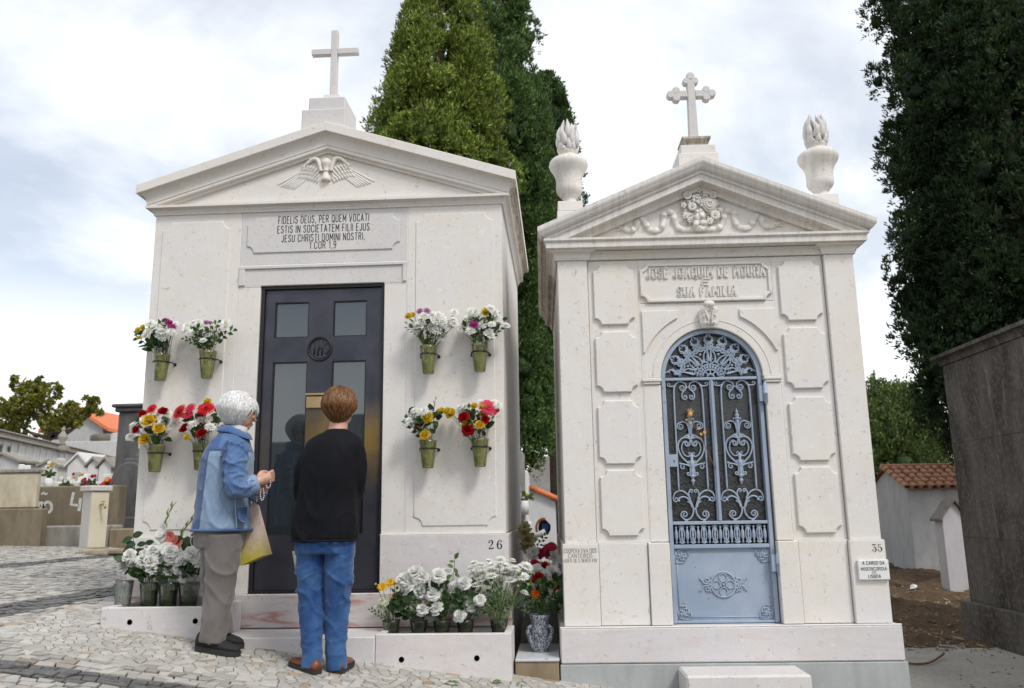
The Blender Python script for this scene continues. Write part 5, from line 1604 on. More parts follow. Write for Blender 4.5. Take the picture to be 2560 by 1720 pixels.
# small tiled shed
HY = 9.9
hc = at(2073, 1300, HY); hx0 = at(2068, 1120, HY).x; hx1 = hx0 + 3.6
ze = at(2062, 1112, HY).z; zr = at(2018, 1070, HY + .9).z
zb = -0.4
sh = thing('tiled_shed', 'grey plaster shed with an old clay tile roof behind tomb 35', 'shed', ((hx0 + hx1) / 2, HY + .9, zb))
m = MB(); m.box(hx0, hx1, HY, HY + 1.8, zb, ze, 0.01)
m.add([(hx0 + .001, HY + .002, ze - .01), (hx0 + .001, HY + 1.798, ze - .01), (hx0 + .001, HY + .9, zr - .02), (hx0 + .2, HY + .002, ze - .01), (hx0 + .2, HY + 1.798, ze - .01), (hx0 + .2, HY + .9, zr - .02)], [(0, 1, 2), (3, 4, 5), (0, 2, 5, 3), (1, 2, 5, 4)])
m.build('wall', MAT['pale_plaster'], sh)
# tiles: barrel tiles in rows on the front slope
tile = MB()
ring = []
for yv, r in ((0, .062), (.30, .052)):
    ring.append([(r * math.cos(R_(a)), yv, r * math.sin(R_(a))) for a in range(0, 181, 30)] + [((r - .014) * math.cos(R_(a)), yv, (r - .014) * math.sin(R_(a))) for a in range(180, -1, -30)])
tile.loft(ring, True, False)
tme = tile.mesh('tile', MAT['old_tile'])
sl = math.atan2(zr - ze, 0.9)
L = math.hypot(zr - ze, .9) + .12
rt = random.Random(8)
ncol = 24; nrow = 5
for i in range(ncol):
    for j in range(nrow):
        x = hx0 - .02 + i * .15 + rt.uniform(-.01, .01); u = -.10 + j * (L / nrow)
        M = Matrix.Translation((x, HY + u * math.cos(sl), ze + .015 + u * math.sin(sl) + .012 + rt.uniform(0, .008))) @ Matrix.Rotation(sl - .03, 4, 'X') @ Matrix.Rotation(rt.uniform(-.05, .05), 4, 'Z')
        inst('tile', tme, sh, M)
rf = MB()
rf.add([(hx0 - .06, HY - .10, ze - .02), (hx1, HY - .10, ze - .02), (hx1, HY + .9, zr), (hx0 - .06, HY + .9, zr), (hx0 - .06, HY + 1.9, ze - .02), (hx1, HY + 1.9, ze - .02)], [(0, 1, 2, 3), (3, 2, 5, 4)])
rf.tube([(hx0 - .08, HY + .9, zr + .03), (hx1, HY + .9, zr + .03)], .07, 8)
rf.build('roof', MAT['old_tile'], sh, fix=False)
vt = MB(); vt.lathe([(.055, 0), (.04, .01), (.0, .012)], 14, mtx=Matrix.Translation((at(2255, 1158, HY).x, HY - .002, at(2255, 1158, HY).z)) @ Matrix.Rotation(PI / 2, 4, 'X'))
vt.build('vent_hole', MAT['old_tile'], sh)
# little pink grave house
GY_ = 6.6
gx0, gx1 = at(2148, 1185, GY_).x, at(2300, 1185, GY_).x
ge, gr = at(2146, 1183, GY_).z, at(2196, 1142, GY_).z
gh = thing('grave_house', 'pinkish little gabled grave house beside the dark tomb', 'grave house', ((gx0 + gx1) / 2, GY_ + .6, -0.4))
gc = at(2172, 1146, GY_).x
m = MB(); m.prism([(gx0, -.5), (2 * gc - gx0, -.5), (2 * gc - gx0, ge), (gc, gr), (gx0, ge)], GY_, GY_ + .25); m.build('wall', MAT['pink_plaster'], gh)
m = MB()
for s in (-1, 1):
    xe = gc + s * (gc - gx0 + .05)
    ez_ = ge - .03
    m.add([(gc, GY_ - .05, gr + .005), (xe, GY_ - .05, ez_), (xe, GY_ + .28, ez_), (gc, GY_ + .28, gr + .005), (gc, GY_ - .05, gr + .045), (xe, GY_ - .05, ez_ + .035), (xe, GY_ + .28, ez_ + .035), (gc, GY_ + .28, gr + .045)], [(0, 1, 2, 3), (4, 5, 6, 7), (0, 1, 5, 4), (1, 2, 6, 5), (2, 3, 7, 6)])
m.build('roof', MAT['dark_concrete'], gh)
m = MB(); dzc = at(2190, 1160, GY_); m.prism([(dzc.x - .035, dzc.z), (dzc.x, dzc.z - .07), (dzc.x + .035, dzc.z), (dzc.x, dzc.z + .07)], GY_ - .004, GY_ + .01); m.build('diamond_opening', MAT['black_paint'], gh)

# ------------------------------------------------------------------ neighbourhood: left side
concrete('rough_stucco', base=(0.52, 0.465, 0.35), dark=(0.24, 0.19, 0.12), amt=0.75)
concrete('brown_concrete', base=(0.20, 0.165, 0.115), dark=(0.09, 0.07, 0.045), amt=0.8)
concrete('grey_stone', base=(0.115, 0.112, 0.112), dark=(0.035, 0.035, 0.037), amt=0.75)
concrete('kerb_stone', base=(0.30, 0.285, 0.25), dark=(0.06, 0.055, 0.05), amt=0.9)
concrete('moss_stone', base=(0.27, 0.21, 0.14), dark=(0.10, 0.075, 0.05), amt=0.8)
BY = 5.5
sbk = thing('stucco_wall', 'rough ochre stucco wall end on a brown base at the left edge', 'wall', (at(20, 1245, BY).x, BY + .4, .55))
b0, b1 = at(-160, 1200, BY).x, at(92, 1200, BY).x
z0, zm, z1 = .45, at(90, 1158, BY).z, at(80, 1068, BY).z
MB().box(b0, b1, BY, BY + .16, z0, zm, 0.02).build('base', MAT['brown_concrete'], sbk)
MB().box(b0, at(80, 1100, BY).x, BY + .03, BY + .14, zm, z1 - .05, 0.02).build('stucco_body', MAT['rough_stucco'], sbk)
MB().box(b0, at(83, 1100, BY).x, BY + .01, BY + .15, z1 - .05, z1, 0.01).build('coping', MAT['kerb_stone'], sbk)
# tap pillar
PY = 5.1
tp = thing('tap_pillar', 'slender stone pillar with a brass water tap beside the tomb', 'tap pillar', (at(207, 1250, PY).x, PY + .12, .56))
px0, px1 = at(175, 1200, PY).x, at(213, 1200, PY).x
pz0, pz1 = .52, at(205, 1120, PY).z
concrete('cream_plaster', base=(0.60, 0.55, 0.42), dark=(0.42, 0.36, 0.26), amt=0.4)
concrete('pillar_stone', base=(0.52, 0.49, 0.46), dark=(0.36, 0.33, 0.30), amt=0.4)
# the pillar stands turned, showing a front and a narrow side
M_ = Matrix.Translation((px0 + .14, PY + .14, 0)) @ Matrix.Rotation(R_(-34), 4, 'Z')
MB().box(-.115, .115, -.115, .115, pz0 - .1, pz1, 0.01, M_).build('shaft', MAT['pillar_stone'], tp)
MB().box(.1155, .121, -.112, .112, pz0, pz1 - .01, 0.002, M_).build('side_facing', MAT['cream_plaster'], tp)
MB().box(-.145, .145, -.145, .145, pz1 + .001, pz1 + .075, 0.012, M_).build('cap', MAT['pillar_stone'], tp)
MB().box(-.14, .16, -.14, .14, pz0 - .1, pz0 + .06, 0.01, M_ @ Matrix.Translation((0.012, 0, 0))).build('foot', MAT['moss_stone'], tp)
tpm = MB()
tz = at(235, 1150, PY).z
Q = lambda x, y, z: M_ @ Vector((x, y, z))
tpm.tube([Q(.135, 0, tz), Q(.22, 0, tz), Q(.25, 0, tz - .01), Q(.26, 0, tz - .05)], [.014, .014, .016, .013], 8)
tpm.tube([Q(.19, 0, tz), Q(.19, 0, tz + .035)], .009, 6); tpm.tube([Q(.19, -.03, tz + .04), Q(.19, .03, tz + .04)], .006, 6)
tpm.build('tap', MAT['brass'], tp)
# wall with painted letters
WY = 6.4
wx0, wx1 = at(60, 1150, WY).x, at(268, 1150, WY).x
wz1 = at(180, 1107, WY).z
pw_ = thing('painted_wall', 'low brown concrete wall with white painted letters behind the tap', 'wall', ((wx0 + wx1) / 2, WY, .55))
MB().box(wx0, wx1, WY, WY + .25, .3, wz1, 0.015).build('wall', MAT['brown_concrete'], pw_)
simple('white_paint', (0.55, 0.55, 0.52), 0.8, var=0.2, scale=20)
pn = MB()
def paint(pts, r=.022):
    stroke2(pn, pts, [r] * len(pts), WY - .002)
def wp(dx, dy): p = at(dx, dy, WY); return (p.x, p.z)
paint([wp(83, 1168), wp(90, 1145), wp(95, 1145), wp(103, 1168)]); paint([wp(86, 1158), wp(100, 1158)], .015)
paint([wp(107 + 9 * math.cos(a) + 2, 1156 + 12 * math.sin(a)) for a in [2 * PI * i / 14 for i in range(15)]])
paint([wp(94, 1127), wp(99, 1123), wp(104, 1127), wp(109, 1124)], .014)
paint([wp(168, 1122), wp(162, 1150), wp(180, 1152)]); paint([wp(184, 1135), wp(180, 1165)])
pn.build('painted_letters', MAT['white_paint'], pw_, fix=False)
# kerb of the plot
kb = thing('plot_kerb', 'low stained stone kerb running behind the tap pillar', 'kerb', (at(200, 1220, 5.9).x, 5.9, .55))
k0, k1 = at(92, 1225, 5.75).x, at(212, 1225, 5.75).x
MB().box(k0, k1 + .2, 5.75, 6.15, .4, at(150, 1198, 5.75).z, 0.02).build('kerb_stone', MAT['kerb_stone'], kb)
MB().box(k1 + .21, at(300, 1220, 5.75).x, 5.75, 6.15, .4, at(250, 1205, 5.75).z, 0.02).build('kerb_stone', MAT['moss_stone'], kb)
gk = thing('gutter_stone', 'worn brown gutter stone with a dark drain slot in front of the tap', 'gutter', (-5.0, 4.0, .5))
ga, gb = at(165, 1270, 4.1), at(285, 1270, 4.1)
MB().box(ga.x, ga.x + (gb.x - ga.x) * .66, 4.1, 4.6, .40, at(220, 1258, 4.1).z, 0.02).build('stone', MAT['moss_stone'], gk)
MB().box(ga.x + (gb.x - ga.x) * .67, gb.x + .15, 4.1, 4.6, at(270, 1264, 4.1).z, at(270, 1252, 4.1).z, 0.015).build('lintel_stone', MAT['moss_stone'], gk)
MB().box(ga.x + (gb.x - ga.x) * .67, gb.x + .15, 4.2, 4.58, .42, at(270, 1265, 4.2).z, 0).build('drain_slot', MAT['black_paint'], gk)
# dark tomb and domed headstone beside it
TY = 7.6
d0, d1 = at(266, 1000, TY).x, at(345, 1000, TY).x
zt2 = at(290, 921, TY).z
tb = thing('grey_tomb', 'tall dark grey stone tomb standing behind the edge of tomb 26', 'tomb', ((d0 + d1) / 2, TY + .8, .55))
MB().box(d0, d1 + .6, TY, TY + 1.6, .3, zt2 - .13, 0.015).build('wall', MAT['grey_stone'], tb)
MB().box(d0 - .05, d1 + .65, TY - .05, TY + 1.65, zt2 - .129, zt2 - .06, 0.02).build('moulding', MAT['grey_stone'], tb)
MB().box(d0 - .09, d1 + .7, TY - .09, TY + 1.7, zt2 - .059, zt2, 0.02).build('cornice', MAT['grey_stone'], tb)
HYd = 6.9
h0, h1 = at(252, 1100, HYd).x, at(330, 1100, HYd).x
hs_ = thing('domed_headstone', 'dark domed headstone topped by a small cross beside the grey tomb', 'headstone', ((h0 + h1) / 2, HYd + .3, .5))
hc_ = (h0 + h1) / 2; hw_ = (h1 - h0) / 2; zsp = at(285, 1095, HYd).z
MB().prism([(h0, .45), (h1, .45), (h1, zsp)] + [(hc_ + hw_ * math.cos(R_(a)), zsp + hw_ * 1.05 * math.sin(R_(a))) for a in range(12, 180, 12)] + [(h0, zsp)], HYd, HYd + .7, .02).build('slab', MAT['grey_stone'], hs_)
MB().box(h0 - .06, h1 + .06, HYd - .06, HYd + .8, .4, at(280, 1178, HYd).z, .02).build('base', MAT['grey_stone'], hs_)
zt3 = zsp + hw_ * 1.05
m = MB(); m.box(hc_ - .14, hc_ + .14, HYd + .1, HYd + .6, zt3 - .03, zt3 + .06, .015); m.lathe([(.11, zt3 + .06), (.06, zt3 + .12), (.045, zt3 + .2), (.05, zt3 + .22)], 10, (hc_, HYd + .3, 0)); m.build('cap', MAT['grey_stone'], hs_)
m = MB(); m.box(hc_ - .025, hc_ + .025, HYd + .28, HYd + .33, zt3 + .2, zt3 + .56, .006); m.box(hc_ - .11, hc_ - .026, HYd + .28, HYd + .33, zt3 + .40, zt3 + .45, .006); m.box(hc_ + .026, hc_ + .11, HYd + .28, HYd + .33, zt3 + .40, zt3 + .45, .006)
for x_, z_ in ((-.12, .425), (.12, .425), (0, .58)): m.ico((hc_ + x_, HYd + .305, zt3 + z_), .04, 1)
m.build('cross', MAT['pillar_stone'], hs_)
# ------------------------------------------------------------------ ossuary wall with niches
concrete('ossuary_white', base=(0.66, 0.65, 0.63), dark=(0.48, 0.46, 0.44), amt=0.3)
concrete('old_coping', base=(0.33, 0.305, 0.26), dark=(0.16, 0.15, 0.13), amt=0.7)
A_, B_ = Vector((-17.2, 18.0, 0)), Vector((-21.4, 35.0, 0))
oz = 3.74
dirw = (B_ - A_).normalized(); Lw = (B_ - A_).length
ang = math.atan2(dirw.y, dirw.x)
ow = thing('ossuary_wall', 'long white ossuary wall of burial niches under a mossy coping', 'wall', (A_ + B_) / 2 + Vector((0, 0, .6)))
MW = Matrix.Translation(A_) @ Matrix.Rotation(ang, 4, 'Z')      # local x runs along the wall, -y faces the graves
MB().box(0, Lw, 0.08, 1.6, .4, oz - .25, 0, MW).build('wall', MAT['ossuary_white'], ow)
MB().box(-.1, Lw + .1, -.12, 1.7, oz - .26, oz - .19, .02, MW).build('cornice', MAT['old_coping'], ow)
MB().box(-.1, Lw + .1, -.02, 1.65, oz - .188, oz - .06, .02, MW).build('parapet', MAT['old_coping'], ow)
MB().box(-.1, Lw + .1, -.08, 1.7, oz - .058, oz, .02, MW).build('coping', MAT['old_coping'], ow)
npitch = .66
plate = MB().box(-.28, .28, -.012, .02, -.23, .23, .01).mesh('niche_plate', MAT['white_plaster'])
fram = MB()
for q in ((-.33, -.285, -.27, .27), (.285, .33, -.27, .27)): fram.box(q[0], q[1], -.04, .05, q[2], q[3], .005)
for q in ((-.285, .285, .235, .27), (-.285, .285, -.27, -.235)): fram.box(q[0], q[1], -.04, .05, q[2], q[3], .005)
frm = fram.mesh('niche_frame', MAT['ossuary_white'])
rn = random.Random(4)
simple('niche_dark', (.12, .07, .06), .9)
simple('dull_bronze', (.12, .10, .08), .6)
dk = MB().box(-.28, .28, .03, .05, -.23, .23, 0).mesh('niche_opening', MAT['niche_dark'])
vs_ = MB(); vs_.lathe([(.03, -.16), (.045, -.10), (.03, -.04), (.05, -.02), (.06, .05), (.0, .10)], 8, (0.05, -.06, 0)); vme = vs_.mesh('niche_vase', MAT['dull_bronze'])
for i in range(int(Lw / npitch)):
    for r in range(3):
        x = .35 + i * npitch; z = oz - .54 - r * .56
        M = MW @ Matrix.Translation((x, .06, z))
        f = inst('niche', frm, ow, M)
        op = (i == 5 and r == 0)
        o = bpy.data.objects.new('niche_opening' if op else 'niche_plate', dk if op else plate); COL.objects.link(o); o.parent = f
        if rn.random() < .35 and not op:
            o2 = bpy.data.objects.new('niche_vase', vme); COL.objects.link(o2); o2.parent = f
px_ = Lw * .44
m = MB(); m.box(px_ - .2, px_ + .2, -.22, .1, .4, oz - .56, .02, MW); m.build('pilaster', MAT['ossuary_white'], ow)
m = MB(); m.box(px_ - .28, px_ + .28, -.3, .1, oz - .3, oz - .1, .03, MW)
m.lathe([(.14, oz - .1), (.08, oz + .05), (.16, oz + .2), (.17, oz + .3), (.08, oz + .42), (.05, oz + .5), (.09, oz + .56), (0, oz + .66)], 12, tuple(MW @ Vector((px_, -.1, 0))))
m.build('finial', MAT['old_coping'], ow)
# white building with an orange roof
WBY = 46
wb = thing('white_building', 'white building with an orange tiled gable roof far behind the graves', 'building', (at(215, 1000, WBY).x, WBY + 4, .6))
wa, wb_, wc = at(150, 960, WBY).x, at(236, 960, WBY).x, at(300, 960, WBY).x
wr, we, wb0 = at(172, 936, WBY).z, at(236, 975, WBY).z, .5
apx_ = at(176, 940, WBY).x
m = MB(); m.prism([(2 * apx_ - wb_, wb0), (wb_, wb0), (wb_, we), (apx_, wr), (2 * apx_ - wb_, we)], WBY, WBY + 8); m.build('wall', MAT['pale_plaster'], wb)
m = MB(); m.box(wb_, wc, WBY + .3, WBY + 8, wb0, we - .3, .02); m.build('wing', MAT['white_plaster'], wb)
m = MB()
for s in (-1, 1):
    xe = apx_ + s * (wb_ - apx_ + .5); ze_ = we - .25
    m.add([(apx_, WBY - .3, wr + .05), (xe, WBY - .3, ze_), (xe, WBY + 8.3, ze_), (apx_, WBY + 8.3, wr + .05), (apx_, WBY - .3, wr + .3), (xe, WBY - .3, ze_ + .22), (xe, WBY + 8.3, ze_ + .22), (apx_, WBY + 8.3, wr + .3)], [(0, 1, 2, 3), (4, 5, 6, 7), (0, 1, 5, 4), (1, 2, 6, 5), (2, 3, 7, 6)])
m.build('roof', MAT['new_tile'], wb)
tk = thing('water_tank', 'small rusty metal water tank on a flat roof before the white building', 'tank', (at(228, 1000, 42).x, 42, 4.2))
tz_ = at(228, 1008, 42); tz0 = at(228, 990, 42)
m = MB(); m.lathe([(0, tz_.z), (.45, tz_.z), (.55, tz_.z + .1), (.55, tz0.z - .1), (.4, tz0.z), (0, tz0.z)], 16, (tz_.x, 42, 0)); m.build('drum', MAT['dull_bronze'], tk)
tk2 = MB().box(tz_.x - 1.6, tz_.x + 1.6, 41, 43.5, .5, tz_.z - .02, .02).build('flat_roof_base', MAT['white_plaster'], tk)
# little white grave houses and stones in the plot
def grave_house(label, d0, d1, dtop, deave, dbase, Y, mat, rmat, dep=1.2, door=None, cat='grave house', name='grave_house'):
    a, b = at(d0, dbase, Y), at(d1, dbase, Y)
    ze_, zr_ = at(d0, deave, Y).z, at((d0 + d1) / 2, dtop, Y).z
    t = thing(name, label, cat, ((a.x + b.x) / 2, Y + dep / 2, .55))
    c = (a.x + b.x) / 2
    MB().prism([(a.x, .4), (b.x, .4), (b.x, ze_), (c, zr_), (a.x, ze_)], Y, Y + dep, .004).build('wall', mat, t)
    r = MB()
    for s in (-1, 1):
        xe = c + s * ((b.x - a.x) / 2 + .05)
        r.add([(c, Y - .05, zr_ + .004), (xe, Y - .05, ze_ - .03), (xe, Y + dep + .05, ze_ - .03), (c, Y + dep + .05, zr_ + .004), (c, Y - .05, zr_ + .05), (xe, Y - .05, ze_ + .01), (xe, Y + dep + .05, ze_ + .01), (c, Y + dep + .05, zr_ + .05)], [(0, 1, 2, 3), (4, 5, 6, 7), (0, 1, 5, 4), (1, 2, 6, 5), (2, 3, 7, 6)])
    r.build('roof', rmat, t)
    if door:
        w = (b.x - a.x)
        MB().box(c - w * door, c + w * door, Y - .012, Y + .01, .45, ze_ - .12, .004).build('door', MAT['pale_plaster'], t)
    return t
WP, OC = MAT['ossuary_white'], MAT['grey_stone']
grave_house('grey gabled grave house above the ochre stucco wall', -40, 38, 1036, 1052, 1110, 9.5, MAT['pale_plaster'], MAT['old_coping'], .5, .28)
grave_house('broad white grave house with a grey door left of the others', 150, 196, 1036, 1062, 1110, 10.2, WP, WP, .9, .2)
grave_house('narrow white grave house with the palest gable in the row', 196, 221, 1046, 1062, 1110, 9.8, WP, MAT['old_coping'], .7)
grave_house('narrow white grave house nearest the grey tomb', 222, 250, 1046, 1064, 1110, 9.6, WP, MAT['old_coping'], .7)
grave_house('low flat grave house with a dark roof behind yellow flowers', 86, 128, 1052, 1062, 1110, 10.4, WP, MAT['old_coping'], .8)
bt = thing('book_headstone', 'open white marble book headstone leaning above the stucco wall', 'headstone', (at(58, 1075, 8.2).x, 8.2, .9))
q0, q1 = at(44, 1080, 8.2), at(72, 1058, 8.2)
m = MB(); m.box(q0.x, (q0.x + q1.x) / 2 - .01, 8.15, 8.2, .5, q1.z, .01); m.box((q0.x + q1.x) / 2 + .0, q1.x, 8.15, 8.2, .5, q1.z - .02, .01); m.build('pages', MAT['white_marble'], bt)
# slabs of the flower graves
for k, (dx, Y, lab) in enumerate(((128, 7.6, 'white tomb slab carrying the yellow and white flowers'), (190, 7.9, 'white tomb slab between flower vases behind the tap'))):
    p = at(dx, 1095, Y); s_ = thing('grave_slab', lab, 'grave slab', (p.x, Y + .3, .6))
    MB().box(p.x - .36, p.x + .36, Y, Y + .9, .5, at(dx, 1098, Y).z, .015).build('slab', WP, s_)
    MB().box(p.x - .16, p.x + .02, Y - .05 + .9, Y + 1.0, .5, at(dx, 1075, Y).z, .02).build('headstone', WP, s_)

# ------------------------------------------------------------------ between the tombs
mt = thing('marble_slab', 'white marble slab on a mossy stone in the gap between the tombs', 'slab', (-.155, .4, -.1))
limestone('white_vein', base=(0.62, 0.63, 0.65), warm=(0.50, 0.50, 0.50), cool=(0.52, 0.55, 0.60), marks=2.0, rough=.35)
MB().box(-.290, -.030, -.232, .36, .078, .094, .003).build('slab', MAT['white_vein'], mt)
MB().box(-.292, -.033, -.224, 1.9, -.4, .077, .006).build('base_stone', MAT['moss_stone'], mt)
MB().box(-.285, -.034, .365, 1.9, .078, .20, .006).build('raised_kerb', MAT['dark_concrete'], mt)
SHY = 11.0
ws = thing('white_shed', 'small white shed with an orange tile verge seen between the tombs', 'shed', (at(1240, 1200, SHY).x, SHY + 1, -.1))
s0, s1 = at(1203, 1150, SHY).x, at(1266, 1150, SHY).x
zl, zr_ = at(1203, 1115, SHY).z, at(1266, 1143, SHY).z
hx_, hz_ = at(1240, 1203, SHY).x, at(1240, 1203, SHY).z
# wall with a broken hole: ring of wall round an irregular opening
rh = random.Random(12)
hole = [(hx_ + (.13 + rh.uniform(-.02, .02)) * math.cos(a), hz_ + (.155 + rh.uniform(-.02, .02)) * math.sin(a)) for a in [2 * PI * i / 14 for i in range(14)]]
outer = []
for hxx, hzz in hole:
    dx_, dz_ = hxx - hx_, hzz - hz_
    cand = []
    if dx_ > 1e-6: cand.append((s1 - hx_) / dx_)
    if dx_ < -1e-6: cand.append((s0 - hx_) / dx_)
    if dz_ < -1e-6: cand.append((-.4 - hz_) / dz_)
    if dz_ > 1e-6: cand.append((zr_ - hz_) / dz_)
    k = min(cand); outer.append((hx_ + dx_ * k, hz_ + dz_ * k))
m = MB(); n = 14
vs = [(a, SHY, b) for a, b in hole] + [(a, SHY, b) for a, b in outer] + [(a, SHY + .12, b) for a, b in hole]
m.add(vs, [(i, (i + 1) % n, n + (i + 1) % n, n + i) for i in range(n)] + [(i, (i + 1) % n, 2 * n + (i + 1) % n, 2 * n + i) for i in range(n)])
m.add([(s0, SHY, zr_), (s1, SHY, zr_), (s0, SHY, zl)], [(0, 1, 2)])
for cx_, cz_ in ((s0, -.4), (s1, -.4), (s0, zr_), (s1, zr_)):
    near = sorted(outer, key=lambda q: (q[0] - cx_) ** 2 + (q[1] - cz_) ** 2)[:2]
    m.add([(cx_, SHY, cz_), (near[0][0], SHY, near[0][1]), (near[1][0], SHY, near[1][1])], [(0, 1, 2)])
m.add([(s1, SHY, -.4), (s1, SHY + 2, -.4), (s1, SHY + 2, zr_), (s1, SHY, zr_)], [(0, 1, 2, 3)])
m.build('wall', MAT['white_plaster'], ws, fix=False)
simple('raw_brick', (.22, .075, .035), .9, var=.4, scale=30)
m = MB(); m.tube([(hx_ + .15 * math.cos(a), SHY + .03, hz_ + .175 * math.sin(a)) for a in [PI * .45 + PI * 1.0 * i / 8 for i in range(9)]], .04, 6); m.build('broken_edge', MAT['raw_brick'], ws)
MB().box(s0 + .02, s1 - .02, SHY + .6, SHY + .65, -.4, zr_, 0).build('inner_wall', MAT['dark_interior'], ws)
m = MB(); m.tube([(at(1205, 1111, SHY - .1).x, SHY - .05, at(1205, 1109, SHY - .1).z), (at(1280, 1141, SHY - .1).x, SHY - .05, at(1280, 1141, SHY - .1).z)], .055, 8)
m.build('verge_tile', MAT['new_tile'], ws)
r_ = MB(); q0, q1 = at(1203, 1109, SHY - .05), at(1290, 1147, SHY - .05); r_.add([(q0.x, SHY - .04, q0.z), (q1.x, SHY - .04, q1.z), (q1.x, SHY + 2.2, q1.z), (q0.x, SHY + 2.2, q0.z)], [(0, 1, 2, 3)]); r_.build('roof', MAT['new_tile'], ws, fix=False)
pp = thing('clay_pipe', 'grey drain pipe lying in front of the broken white shed', 'pipe', (at(1225, 1222, 10.6).x, 10.6, .0))
p0, p1 = at(1212, 1224, 10.6), at(1243, 1212, 10.6)
m = MB(); m.tube([p0, p0 + (p1 - p0) * .7, p1], [.05, .05, .06], 12); m.build('barrel', MAT['pale_plaster'], pp)
simple('blue_plastic', (.04, .10, .42), .5)
bc = MB(); c_ = at(1243, 1200, 11.3); bc.box(c_.x - .06, c_.x + .06, 11.3, 11.4, c_.z - .06, c_.z + .06, .01)
bc.lathe([(.05, c_.z - .16), (.05, c_.z - .065), (.02, c_.z - .062)], 12, (c_.x, 11.35, 0))
tag(bc.build('blue_container', MAT['blue_plastic']), 'blue plastic container inside the broken shed', 'container')
gs = thing('concrete_stele', 'tall grey concrete slab standing behind the white shed', 'wall', (at(1230, 1100, 14).x, 14, .0))
m = MB(); m.box(at(1206, 1090, 14).x, at(1253, 1090, 14).x, 14, 14.3, -.3, at(1230, 1040, 14).z, .01); m.build('slab', MAT['pale_plaster'], gs)
for k, (d0, d1, dt_, Y, lab, mt_) in enumerate(((1183, 1195, 1030, 7.0, 'tall weathered headstone post close to the side of tomb 26', 'kerb_stone'), (1193, 1204, 1072, 8.0, 'white edged headstone in front of the white shed', 'ossuary_white'))):
    a, b = at(d0, 1150, Y), at(d1, 1150, Y)
    h = thing('headstone', lab, 'headstone', ((a.x + b.x) / 2, Y, -.1))
    MB().box(a.x, b.x, Y, Y + .5, -.3, at(d0, dt_, Y).z, .015).build('slab', MAT[mt_], h)
    MB().box(a.x - .04, b.x + .04, Y - .03, Y + .55, -.3, at(d0, 1190, Y).z, .015).build('base', MAT[mt_], h)
bw = thing('boundary_wall', 'pale far wall with a pitched coping glimpsed right of the shed', 'wall', (at(1265, 1150, 20).x, 20, .0))
a, b = at(1250, 1150, 20), at(1330, 1150, 20)
MB().box(a.x, b.x + 3, 20, 20.5, -.3, at(1262, 1095, 20).z, .02).build('wall', MAT['white_plaster'], bw)
# dark tomb across the street, mirrored in the bronze door's glass
ot = thing('street_tomb', 'grey stepped tomb with a cross across the street, mirrored in the door glass', 'tomb', (-3.2, -10.5, 0.0))
oy = -10.0
for x0, x1, zt_ in ((-5.6, -4.3, 2.3), (-4.3, -3.5, 2.8), (-3.5, -2.7, 3.3), (-2.7, -1.9, 2.8), (-1.9, -1.0, 2.2)):
    MB().box(x0 + .005, x1 - .005, oy - 1.6, oy, -.3, zt_, .03).build('pier', MAT['concrete'], ot)
m = MB(); m.box(-3.18, -3.02, oy, oy + .06, 2.2, 3.15, .01); m.box(-3.38, -3.181, oy, oy + .06, 2.76, 2.9, .01); m.box(-3.019, -2.82, oy, oy + .06, 2.76, 2.9, .01); m.build('cross', MAT['pale_plaster'], ot)
for k, (x, w_, h_, lab) in enumerate(((1.6, 2.2, 1.9, 'low grey tomb across the street facing the tombs'), (-8.3, 2.0, 2.2, 'grey flat tomb across the street at the far end'))):
    t_ = thing('street_tomb', lab, 'tomb', (x, oy - .8, 0)); MB().box(x - w_ / 2, x + w_ / 2, oy - 1.6, oy, -.3, h_, .03).build('wall', MAT['grey_stone'], t_); MB().box(x - w_ / 2 - .08, x + w_ / 2 + .08, oy - 1.68, oy + .08, h_ + .001, h_ + .15, .03).build('cornice', MAT['grey_stone'], t_)
# ------------------------------------------------------------------ trees
def foliage_mat(name, trans=0.25):
    t = NT(name)
    a = t.n('ShaderNodeAttribute'); a.attribute_name = 'tint'
    t.set(color=a.outputs['Color'], rough=0.65, spec=0.25)
    tr = t.n('ShaderNodeBsdfTranslucent'); t.lk(t.mix(0.4, a.outputs['Color'], (0.25, 0.32, 0.03)), tr.inputs['Color'])
    mx = t.n('ShaderNodeMixShader'); mx.inputs[0].default_value = trans
    t.lk(t.bsdf.outputs[0], mx.inputs[1]); t.lk(tr.outputs[0], mx.inputs[2]); t.lk(mx.outputs[0], t.out.inputs[0])
    MAT[name] = t.mat
foliage_mat('cypress_leaf', 0.12)
foliage_mat('broad_leaf', 0.3)
simple('bark', (.10, .075, .055), .9, var=.4, scale=12, bump=.5)
def leaf_mesh(name, P, D, U, L, Wd, C, mat):
    """many leaf quads at P along D with side U"""
    n = len(P)
    V = np.empty((n, 4, 3), np.float32)
    V[:, 0] = P; V[:, 1] = P + D * (L * .5)[:, None] + U * Wd[:, None]; V[:, 2] = P + D * L[:, None]; V[:, 3] = P + D * (L * .5)[:, None] - U * Wd[:, None]
    me = bpy.data.meshes.new(name)
    me.vertices.add(n * 4); me.vertices.foreach_set('co', V.ravel())
    me.loops.add(n * 4); me.loops.foreach_set('vertex_index', np.arange(n * 4, dtype=np.int32))
    me.polygons.add(n); me.polygons.foreach_set('loop_start', np.arange(n, dtype=np.int32) * 4)
    try: me.polygons.foreach_set('loop_total', np.full(n, 4, np.int32))
    except Exception: pass
    me.update(calc_edges=True)
    ca = me.color_attributes.new('tint', 'FLOAT_COLOR', 'CORNER')
    c4 = np.ones((n, 4, 4), np.float32); c4[:, :, :3] = C[:, None, :]
    ca.data.foreach_set('color', c4.ravel())
    me.materials.append(mat)
    return me
def unit(v): return v / np.maximum(np.linalg.norm(v, axis=-1, keepdims=True), 1e-6)
